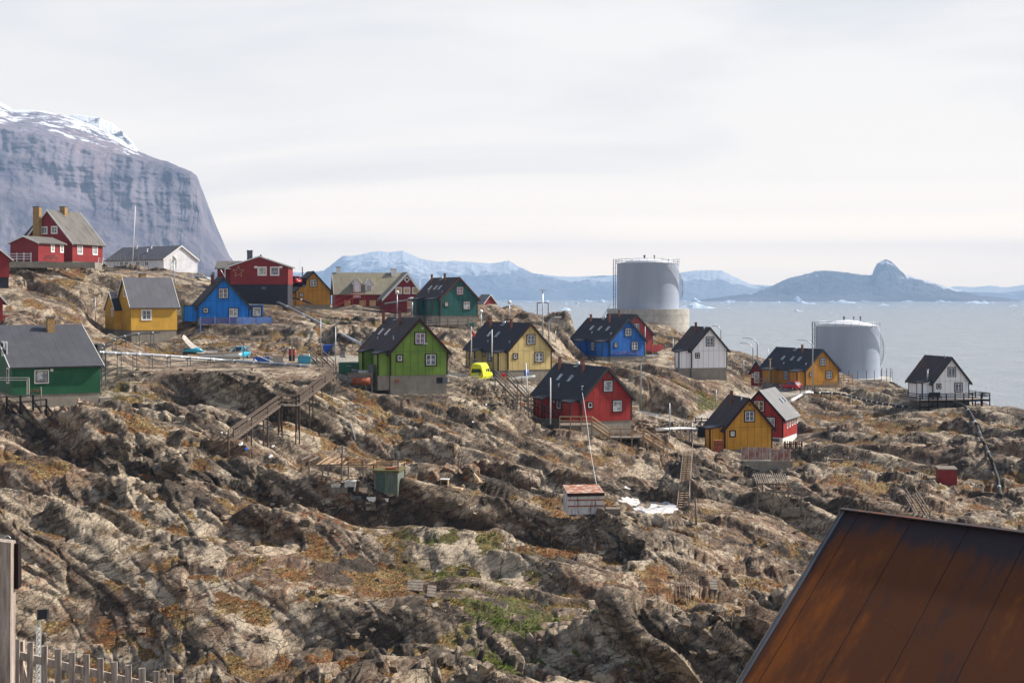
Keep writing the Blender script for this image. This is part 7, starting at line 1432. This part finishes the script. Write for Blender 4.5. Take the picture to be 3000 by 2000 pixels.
# snow lying in the hollow
def snow(poly, label, lift=.4):
    Wp = [hit(*q) for q in poly]; xs = [p.x for p in Wp]; ys = [p.y for p in Wp]
    gx_ = np.linspace(min(xs)-1, max(xs)+1, 130); gy_ = np.linspace(min(ys)-1, max(ys)+1, 170); A_, B_ = np.meshgrid(gx_, gy_); ins = np.zeros(A_.shape, bool)
    for i in range(len(Wp)):
        a, b = Wp[i], Wp[(i+1) % len(Wp)]; c_ = ((a.y > B_) != (b.y > B_)) & (A_ < (b.x-a.x)*(B_-a.y)/((b.y-a.y)+1e-9)+a.x); ins ^= c_
    mk = blur(ins.astype(float), 3); zz = np.array([[gz(x, y) for x in gx_] for y in gy_]); zz = blur(zz, 9)+lift*(mk**.6)*1.7-.5+.05*fbm(A_/.8, B_/.8, 0*A_, 3)*mk
    o = grid_mesh('snow_patch', A_, B_, zz); t_ = NT('old_snow'); nn = t_.noise(t_.coord(), 2.2, 7, .72, lo=.34, hi=.62); o.data.materials.append(t_.done(t_.mix(nn, srgb(236, 238, 242), srgb(168, 158, 150)), .7, t_.bump(nn, .3, .1))); return tag(o, label, 'snow', kind='stuff')
snow([(1792, 1478), (1815, 1452), (1832, 1412), (1848, 1412), (1870, 1435), (1890, 1455), (1878, 1462), (1872, 1482), (1845, 1482), (1820, 1474)], 'dirty old snow on the rock face right of the white hut')
snow([(1846, 1494), (1876, 1484), (1895, 1488), (1906, 1464), (1930, 1468), (1965, 1472), (1988, 1488), (1990, 1496), (1950, 1502), (1890, 1504)], 'white patch of old snow at the foot of the ladder stairs')
# ---------------------------------------------------------------- icebergs
mi = NT('ice'); v = mi.coord('Object'); ci = mi.mix(mi.noise(v, .03, 6, .6, lo=.35, hi=.65), srgb(236, 242, 248), srgb(190, 214, 234)); M['ice'] = mi.done(ci, .55)
def berg(px, pyb, w_px, h_px, label, seed, group=None, peak=.5, name='iceberg'):
    Y = CZ*F/(pyb-HZ); s_ = Y/F; w_, h_ = w_px*s_, h_px*s_; nx_, ny_ = 34, 20; A_, B_ = np.meshgrid(np.linspace(-1, 1, nx_), np.linspace(-1, 1, ny_))
    r = np.sqrt(A_**2+B_**2); n_ = fbm(A_*1.7+seed, B_*1.7, 0*A_+seed*3.1, 5); pk = np.exp(-((A_-(peak*2-1))**2*7+B_**2*2.5)); z = (.32+.75*pk+.55*n_)*(1-sstep(.72+.2*n_, 1.0, r)); z = np.maximum(z, -.05); z /= max(z.max(), .1); z = z*h_-.2-.02*h_
    ang = fbm(A_*3+seed, B_*3, 0*A_, 3)*.08
    o = grid_mesh(name, (A_+ang)*w_/2, (B_+ang)*w_*.32, z); o.data.polygons.foreach_set('use_smooth', np.zeros(len(o.data.polygons), bool)); o.data.materials.append(M['ice']); o.location = (XZ(px, Y), Y, 0); return tag(o, label, 'iceberg', group)
BIG = [(2046, 902.5, 118, 18, 'long white iceberg just right of the tall tank', .4), (2036, 884.5, 40, 13, 'peaked iceberg behind the long one right of the tall tank', .5), (2333, 882.5, 42, 16, 'pyramid shaped iceberg before the island mountain', .55), (2362, 890, 62, 8, 'flat iceberg in front of the pyramid shaped one', .3), (2475, 887.5, 70, 10, 'long low iceberg under the island peak', .4), (2340, 912, 26, 5.5, 'small white iceberg alone in the open water left of the domed tank', .3), (2862, 889, 76, 8, 'long iceberg near the right end of the far shore', .4), (2588, 895, 40, 6, 'low iceberg right of centre under the island slope', .5), (1650, 908.5, 46, 9, 'low iceberg beyond the rocks left of the tall tank', .6), (1691, 890, 14, 6, 'small pointed iceberg left of the tall tank', .5), (1762, 884.5, 26, 9, 'rounded iceberg touching the left side of the tall tank', .5), (2660, 884, 40, 5, 'thin iceberg under the right slope of the island', .5), (2755, 884, 34, 6, 'small iceberg where the island meets the snowy coast', .5), (2968, 897, 26, 5, 'small iceberg at the right edge of the photo', .5), (1655, 891.5, 18, 4, 'flat floe above the low iceberg left of the tall tank', .5), (2140, 884, 36, 6, 'flat iceberg at the left foot of the island', .4), (2200, 885.5, 22, 4, 'small floe left of the pyramid shaped iceberg', .5), (2135, 903.5, 14, 3, 'tiny floe right of the long white iceberg', .5)]
for i, (px, py, w_, h_, l_, pk) in enumerate(BIG): berg(px, py, w_, h_, l_, i*1.7+2, None, pk)
rnd = random.Random(5)
for i in range(46):
    px = rnd.uniform(1500, 3000); pyb = rnd.choice([882.5, 883, 884, 885, 887, 890, 894]) if i > 8 else rnd.uniform(896, 925); w_ = rnd.uniform(8, 34) if pyb < 888 else rnd.uniform(4, 10); berg(px, pyb, w_, w_*rnd.uniform(.12, .22)+1, 'small ice floe drifting on the fjord', i*2.3+70, 'small floes drifting on the fjord', rnd.random(), 'ice_floe')
# ---------------------------------------------------------------- loose stones
def rubble(name, regions, label):
    V_ = []; F_ = []; CV_ = []; base8 = np.array([(-1, -1, -1), (1, -1, -1), (1, 1, -1), (-1, 1, -1), (-1, -1, 1), (1, -1, 1), (1, 1, 1), (-1, 1, 1)], float)*.5
    for x0, x1, y0, y1, n, smin, smax in regions:
        for _ in range(n):
            p = hit(rnd.uniform(x0, x1), rnd.uniform(y0, y1)); s_ = smin+(smax-smin)*rnd.random()**2.5; sc3 = np.array([rnd.uniform(.7, 1.5), rnd.uniform(.6, 1.1), rnd.uniform(.4, .9)])*s_
            co = base8*sc3*(1+rng.uniform(-.3, .3, (8, 3))); a = rnd.uniform(0, 6.28); ca, sa = math.cos(a), math.sin(a); b = rnd.uniform(-.5, .5)
            x, y, z = co[:, 0]*ca-co[:, 1]*sa, co[:, 0]*sa+co[:, 1]*ca, co[:, 2]; y, z = y*math.cos(b)-z*math.sin(b), y*math.sin(b)+z*math.cos(b)
            k0 = len(V_); V_ += [(p.x+i, p.y+j, p.z+k+s_*.15) for i, j, k in zip(x, y, z)]; F_ += [tuple(k0+q for q in f_) for f_ in ((3, 2, 1, 0), (4, 5, 6, 7), (0, 1, 5, 4), (1, 2, 6, 5), (2, 3, 7, 6), (3, 0, 4, 7))]; CV_ += [rnd.uniform(-.3, .5)]*8
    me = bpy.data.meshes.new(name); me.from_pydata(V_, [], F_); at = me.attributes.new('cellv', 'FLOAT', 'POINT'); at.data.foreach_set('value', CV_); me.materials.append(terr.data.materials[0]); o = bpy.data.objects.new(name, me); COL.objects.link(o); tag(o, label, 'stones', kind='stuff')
rubble('rubble', [(1858, 2110, 1238, 1266, 420, .12, .5), (1345, 1490, 1128, 1200, 170, .1, .4), (700, 1100, 1440, 1500, 60, .1, .4), (300, 2400, 1240, 1980, 520, .08, .55), (2300, 3000, 1220, 1480, 200, .1, .6), (60, 330, 768, 800, 150, .15, .5), (330, 1000, 1085, 1130, 120, .1, .4)], 'loose angular stones scattered over the rock and below the gravel road')
# ---------------------------------------------------------------- sledge dogs
def dog(p, yaw, pose, label, mat):
    me = bpy.data.meshes.new('sled_dog'); V = {}; E = []; rad = []
    def add(n, co, r): V[n] = len(rad); rad.append((co, r))
    if pose == 'lie': B = dict(pelvis=(-.32, 0, .17, .15), belly=(-.05, 0, .17, .15), chest=(.2, 0, .19, .16), neck=(.36, 0, .27, .1), head=(.46, 0, .3, .09), muz=(.58, 0, .24, .045), t1=(-.45, 0, .24, .06), t2=(-.5, 0, .38, .07), t3=(-.4, .02, .47, .065), t4=(-.3, .02, .4, .05), fl=(.38, .1, .07, .05), fr=(.38, -.1, .07, .05), fl2=(.55, .1, .04, .035), fr2=(.55, -.1, .04, .035), hl=(-.25, .14, .08, .08), hr=(-.25, -.14, .08, .08), hl2=(-.05, .18, .04, .035), hr2=(-.05, -.18, .04, .035), el=(.44, .06, .41, .025), er=(.44, -.06, .41, .025))
    else: B = dict(pelvis=(-.28, 0, .16, .15), belly=(-.12, 0, .32, .14), chest=(.06, 0, .46, .15), neck=(.14, 0, .62, .1), head=(.2, 0, .72, .09), muz=(.33, 0, .68, .045), t1=(-.42, 0, .08, .05), t2=(-.55, 0, .08, .05), t3=(-.64, 0, .14, .045), t4=(-.68, 0, .2, .03), fl=(.1, .09, .22, .05), fr=(.1, -.09, .22, .05), fl2=(.15, .09, .03, .035), fr2=(.15, -.09, .03, .035), hl=(-.2, .14, .1, .07), hr=(-.2, -.14, .1, .07), hl2=(.02, .15, .03, .035), hr2=(.02, -.15, .03, .035), el=(.17, .06, .83, .025), er=(.17, -.06, .83, .025))
    for k_, (x, y, z, r) in B.items(): add(k_, (x, y, z), r)
    for a, b in (('pelvis', 'belly'), ('belly', 'chest'), ('chest', 'neck'), ('neck', 'head'), ('head', 'muz'), ('pelvis', 't1'), ('t1', 't2'), ('t2', 't3'), ('t3', 't4'), ('chest', 'fl'), ('chest', 'fr'), ('fl', 'fl2'), ('fr', 'fr2'), ('pelvis', 'hl'), ('pelvis', 'hr'), ('hl', 'hl2'), ('hr', 'hr2'), ('head', 'el'), ('head', 'er')): E.append((V[a], V[b]))
    me.from_pydata([c_ for c_, r in rad], E, []); o = bpy.data.objects.new('sled_dog', me); COL.objects.link(o); sk = o.modifiers.new('skin', 'SKIN'); 
    for i, (c_, r) in enumerate(rad): me.skin_vertices[0].data[i].radius = (r, r); me.skin_vertices[0].data[i].use_root = i == 0
    ss = o.modifiers.new('sub', 'SUBSURF'); ss.levels = ss.render_levels = 2; me.materials.append(M[mat]); o.location = p; o.rotation_euler = (0, 0, yaw); return tag(o, label, 'dog')
M['fur'] = m_plain('cream_fur', srgb(214, 186, 150), .95, .12, 0, 5)
dog(hit(577, 1275)+Vector((0, 0, .0)), R(180), 'lie', 'cream dog with curled tail lying on the rock left of the cliff stairs', 'fur')
dog(hit(1396, 1424), R(165), 'sit', 'tan dog sitting on the rock below the upright slab', 'fur'); dog(hit(1341, 1439), R(195), 'lie', 'pale dog lying flat on the rock right of the kennel', 'fur')
# ---------------------------------------------------------------- the near roof, fence, post and mast
Lr = Vector((.68, -.733, 0)).normalized(); Dn = Vector((-.733, -.68, 0)).normalized()
A0 = Vector((5.60, 24.05, CZ-3.60)); k_ = .845; rt = empty('rusty_roofed_house', A0, 0, 'near house with dark felt roof stained rust orange, at the lower right corner', 'house')
t = NT('rust_felt'); uv = t.n('ShaderNodeUVMap'); sp = t.n('ShaderNodeSeparateXYZ'); t.l(uv.outputs[0], sp.inputs[0]); v = t.coord('UV', (1.3, .35, 1))
n1 = t.noise(v, 1.1, 9, .72); n2 = t.noise(t.coord('UV', (.5, .2, 1)), .8, 4, .6); fine = t.noise(t.coord('UV'), 55, 5, .75)
edge = t.ramp(sp.outputs[0], .0, 3.6, .17, -.04); top_ = t.ramp(sp.outputs[1], .0, .9, -.3, 0)
amt = t.math('ADD', t.math('ADD', t.math('ADD', n1, edge), t.math('MULTIPLY', t.math('SUBTRACT', n2, .5), .6)), top_); vd = t.ramp(sp.outputs[0], .06, .22, -.25, 0); amt = t.math('ADD', amt, vd)
base_c = t.mix(t.ramp(fine, .35, .7), srgb(44, 38, 42), srgb(74, 62, 66)); base_c = t.mix(t.ramp(amt, .30, .5), base_c, srgb(98, 56, 30))
c = t.mix(t.ramp(amt, .52, .76), base_c, srgb(146, 80, 26)); c = t.mix(t.math('MULTIPLY', t.ramp(fine, .52, .7), .45), c, srgb(44, 30, 26))
sx_ = t.n('ShaderNodeTexVoronoi'); sx_.inputs['Scale'].default_value = 9; t.l(t.coord('UV'), sx_.inputs['Vector']); c = t.mix(t.math('MULTIPLY', t.ramp(sx_.outputs[0], .05, .025), .5), c, srgb(190, 180, 170))
wob = t.math('MULTIPLY', t.math('SUBTRACT', t.noise(t.coord('UV', (0, 1, 0)), 3.0, 4), .5), .03)
fr = t.math('FRACT', t.math('ADD', t.math('ADD', sp.outputs[0], .67), wob)); ln = t.ramp(t.math('ABSOLUTE', t.math('SUBTRACT', fr, .5)), .486, .499, 0, 1); c = t.mix(t.math('MULTIPLY', ln, .85), c, srgb(18, 14, 16))
rm = t.done(c, .82, t.bump(t.math('ADD', t.math('MULTIPLY', fine, .5), t.math('MULTIPLY', ln, -2.0)), .6, .01), spec=.25)
LL = 9.0; SS = 5.2; sl_ = math.sqrt(1+k_*k_); th_ = .09
def rp2_(u, a, d=0): n = (Dn*k_+Vector((0, 0, 1))).normalized(); return Lr*u+Dn*a+Vector((0, 0, -k_*a))+n*d
m = MB(); q = [rp2_(0, 0), rp2_(0, SS), rp2_(LL, SS), rp2_(LL, 0)]; m.poly(q, [(0, 0), (0, SS*sl_), (LL, SS*sl_), (LL, 0)])
q2 = [p_-Vector((0, 0, .14)) for p_ in q]; m.poly([q[1], q[0], q2[0], q2[1]]); m.poly([q[2], q[1], q2[1], q2[2]]); m.poly([q[3], q[2], q2[2], q2[3]]); m.poly([q2[3], q2[2], q2[1], q2[0]])
def rb(u, a): return Lr*u-Dn*a+Vector((0, 0, -k_*a))
q = [rb(0, 0), rb(LL, 0), rb(LL, SS), rb(0, SS)]; m.poly(q, [(0, 0), (LL, 0), (LL, SS*sl_), (0, SS*sl_)]); m.build('roof', rm, rt)
m = MB(); n = (Dn*k_+Vector((0, 0, 1))).normalized()
a, b = rp2_(-.02, -.02, -.02), rp2_(-.02, SS, -.02); m.beam(a, b, .02, .09); m.build('verge_board', M['wood'], rt)
m = MB(); m.beam(rp2_(.03, 0, .012), rp2_(.03, SS, .012), .05, .02, n); m.build('verge_trim', M['shade'], rt)
m = MB(); a, b = rp2_(-.04, 0, .03), rp2_(LL, 0, .03); m.beam(a, b, .16, .02, (0, 0, 1)); m.build('ridge_cap', rm, rt)
m = MB(); pts_ = [Lr*.3+Dn*(SS-.4), Lr*(LL-.3)+Dn*(SS-.4), Lr*(LL-.3)-Dn*(SS-.4), Lr*.3-Dn*(SS-.4)]; zt_ = -k_*(SS-.4)-.25
for i in range(4): a, b = pts_[i], pts_[(i+1) % 4]; m.poly([a+Vector((0, 0, zt_-4)), b+Vector((0, 0, zt_-4)), b+Vector((0, 0, zt_)), a+Vector((0, 0, zt_))])
for u in (.3, LL-.3): m.poly([Lr*u+Dn*(SS-.4)+Vector((0, 0, zt_)), Lr*u-Dn*(SS-.4)+Vector((0, 0, zt_)), Lr*u+Vector((0, 0, -.3))])
m.build('wall', M['red'], rt)
# bank the photographer stands on
A_, B_ = np.meshgrid(np.linspace(-26, 26, 160), np.linspace(-14, 46, 180)); zb = CZ-1.75-.235*np.maximum(B_, -4); zb = zb-sstep(24, 46, B_)*13.5-np.maximum(0, A_-1)*.12-np.maximum(0, -A_-6)*.05+.35*fbm(A_/4, B_/4, 0*A_, 4)*sstep(0, 6, B_); zb = np.where(B_ < 26, np.minimum(zb, CZ-.30*np.maximum(B_, 5)-.3+.0), zb)
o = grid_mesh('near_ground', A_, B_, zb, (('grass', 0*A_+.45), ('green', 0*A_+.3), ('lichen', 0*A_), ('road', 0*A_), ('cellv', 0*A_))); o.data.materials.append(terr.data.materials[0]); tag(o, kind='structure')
t = NT('picket_wood'); v = t.coord('Object', (14, 14, 1.2)); n_ = t.noise(v, 1.5, 8, .72, lo=.3, hi=.72); M['picket'] = t.done(t.mix(n_, srgb(118, 107, 98), srgb(206, 192, 180)), .9, t.bump(n_, .4, .006))
Yf = 22.; fr_ = empty('picket_fence', P(49, 1870, Yf), 0, 'weathered grey brown picket fence sloping down in the lower left corner', 'fence'); o0 = P(49, 1870, Yf); s_ = Yf/F
tops = [(49, 1870), (89, 1879), (130, 1890), (170, 1899), (211, 1910), (253, 1917), (294, 1926), (335, 1937), (376, 1946), (416, 1955), (457, 1965), (498, 1975), (539, 1984), (580, 1994), (621, 2004), (662, 2014)]
for i, (px, py) in enumerate(tops):
    c_ = P(px, py, Yf)-o0; w_ = .045+.004*random.random(); tl = random.uniform(-.012, .012); m = MB(); z0 = c_.z-1.15
    m.hexa([(c_.x-w_+tl, -.012, z0), (c_.x+w_+tl, -.012, z0), (c_.x+w_+tl, .012, z0), (c_.x-w_+tl, .012, z0), (c_.x-w_, -.012, c_.z+random.uniform(-.02, .02)), (c_.x+w_, -.012, c_.z), (c_.x+w_, .012, c_.z), (c_.x-w_, .012, c_.z)]); m.build('picket', M['picket'], fr_, .004)
for d0, d1 in ((47, 0), (150, 0)): m = MB(); a, b = P(40, 1868+d0, Yf+.04)-o0, P(690, 2020+d0, Yf+.04)-o0; m.beam(a, b, .04, .12); m.build('rail', M['picket'], fr_)
m = MB(); a = P(62, 1876, Yf+.12)-o0; m.beam(a, a+Vector((0, 0, -1.8)), .09); m.build('post', M['picket'], fr_)
m = MB(); a = P(62, 1930, Yf+.12)-o0; m.beam(a, P(82, 2010, Yf+.12)-o0, .05); m.build('brace', M['picket'], fr_)
Yp = 12.; a = P(-12, 1586, Yp); b = P(39, 1590, Yp); root = empty('gate_post', ((a.x+b.x)/2, Yp, a.z-2.6), 0, 'thick weathered wooden post at the lower left edge', 'post'); w_ = (b.x-a.x)/2
m = MB(); m.hexa([(-w_-.01, -.06, 0), (w_-.012, -.06, 0), (w_-.012, .06, 0), (-w_-.01, .06, 0), (-w_, -.06, 2.62), (w_, -.06, 2.6), (w_, .06, 2.6), (-w_, .06, 2.62)]); m.build('shaft', M['picket'], root, .006)
m = MB(); m.box(w_, w_+.035, .02, .1, 2.2, 2.58); m.build('batten', M['blkwood'], root); m = MB(); m.tube([(.02+.03*math.cos(x), .0, 2.62+.03*math.sin(x)) for x in [R(d) for d in range(0, 190, 30)]], .006, 5); m.build('wire_loop', M['steel'], root)
Ym = 74.; b = P(115, 2200, Ym); root = empty('lattice_mast', b, 0, 'thin white lattice mast with a black floodlight behind the picket fence', 'mast'); H_ = P(0, 1812, Ym).z-b.z; w_ = .11; m = MB()
cs_ = [(-w_, -w_), (w_, -w_), (0, w_)]
for x, y in cs_: m.beam((x, y, 0), (x, y, H_), .03)
n_ = int(H_/.3)
for i in range(n_):
    for (x0, y0), (x1, y1) in ((cs_[0], cs_[1]), (cs_[1], cs_[2]), (cs_[2], cs_[0])): m.beam((x0, y0, i*.3), (x1, y1, i*.3+.3), .02); m.beam((x1, y1, i*.3+.15), (x0, y0, i*.3+.45 if i < n_-1 else H_), .02)
m.build('lattice', M['bright'], root); m = MB(); m.hexa([(-.05, -.25, H_), (.45, -.2, H_+.05), (.45, .15, H_+.05), (-.05, .15, H_), (-.05, -.1, H_+.5), (.45, -.05, H_+.5), (.45, .2, H_+.5), (-.05, .2, H_+.45)]); m.build('floodlight', M['rubber'], root)
# fence and clothes line in front of the dark green house
YB = min(136.5, min(hit(q_, 1196).y for q_ in (5, 30, 60, 97, 135))-.2)
rl = empty('braced_fence', P(0, 1180, YB), 0, 'weathered fence with black posts and braces before the dark green house', 'fence'); o0 = P(0, 1180, YB)
for a, b in (((-40, 1166), (97, 1157)), ((-40, 1184), (97, 1175)), ((98, 1173), (135, 1169)), ((98, 1192), (135, 1188))): m = MB(); m.beam(P(*a, YB)-o0, P(*b, YB)-o0, .05, .16); m.build('rail', M['wood'], rl)
for px, py in ((20, 1162), (60, 1159), (97, 1157), (136, 1169)): 
    m = MB(); a = P(px, py-1, YB-.1)-o0; m.beam(a, a+Vector((0, 0, -1.6)), .14); m.build('post', M['blkwood'], rl); m = MB(); m.beam(a+Vector((.05, 0, -.6)), a+Vector((1.0, -.4, -1.7)), .11); m.build('brace', M['blkwood'], rl)
cl = empty('clothes_line', P(82, 1160, 138), 0, 'white clothes line frame before the dark green house wall', 'clothes line'); o0 = P(82, 1160, 138)
for a, b in (((79, 1165), (79, 1112)), ((85, 1165), (85, 1106)), ((79, 1112), (85, 1106)), ((-30, 1106), (85, 1106)), ((-30, 1113), (80, 1113))): m = MB(); m.beam(P(*a, 138)-o0, P(*b, 138)-o0, .07); m.build('bar', M['greyw'], cl)
tag(pole(121, 1196, 120, 1133, .09, 'wood', 'brown post before the concrete basement of the dark green house', 'post', 'post', Y=137))
# yard of the big red house at the top left
fence_run('pipe_railing', P(28, 763, 214), P(90, 763, 214), 1.15, 3, 4, 'steel', 'grey metal railing in front of the low red annex')
pt = empty('picnic_table', P(151, 764, 212), R(-18), 'pale wooden picnic table beside the low red annex', 'table'); m = MB(); m.box(-.9, .9, -.35, .35, .7, .76); m.build('tabletop', M['wood'], pt)
for y in (-.7, .7): m = MB(); m.box(-.9, .9, y-.13, y+.13, .42, .47); m.build('bench', M['wood'], pt)
for x in (-.65, .65):
    for y in (-.7, .7): m = MB(); m.beam((x, y, 0), (x, y*.35, .7), .07); m.build('leg', M['wood'], pt)
pl_ = empty('pallet', P(292, 779, 219), R(-20), 'white wooden pallet leaning at the corner of the large red house', 'pallet')
for i in range(6): m = MB(); m.beam((-.45, .12*i*.4, .15+i*.2), (.45, .12*i*.4, .22+i*.2), .1, .03); m.build('slat', M['wht'], pl_)
for x in (-.4, .4): m = MB(); m.beam((x, .05, .05), (x, .35, 1.3), .05); m.build('bearer', M['wht'], pl_)
a, b = P(20, 766, 212), P(278, 768, 216); m = MB(); m.hexa([(a.x, a.y, a.z-.9), (b.x, b.y, b.z-.9), (b.x, b.y+1.5, b.z-.9), (a.x, a.y+1.5, a.z-.9), (a.x, a.y, a.z-.02), (b.x, b.y, b.z-.02), (b.x, b.y+1.5, b.z-.02), (a.x, a.y+1.5, a.z-.02)]); one('terrace_wall', m, 'conc', 'low concrete terrace wall under the large red house and its annex', 'wall')
for i, px in enumerate((312, 322, 336, 345, 353, 366, 405, 421)): pole(px, 783, px, 745, .05, 'wood', ('thin fence stake before the white hall'), 'fence_stake', 'stake', 'fence stakes before the white hall')
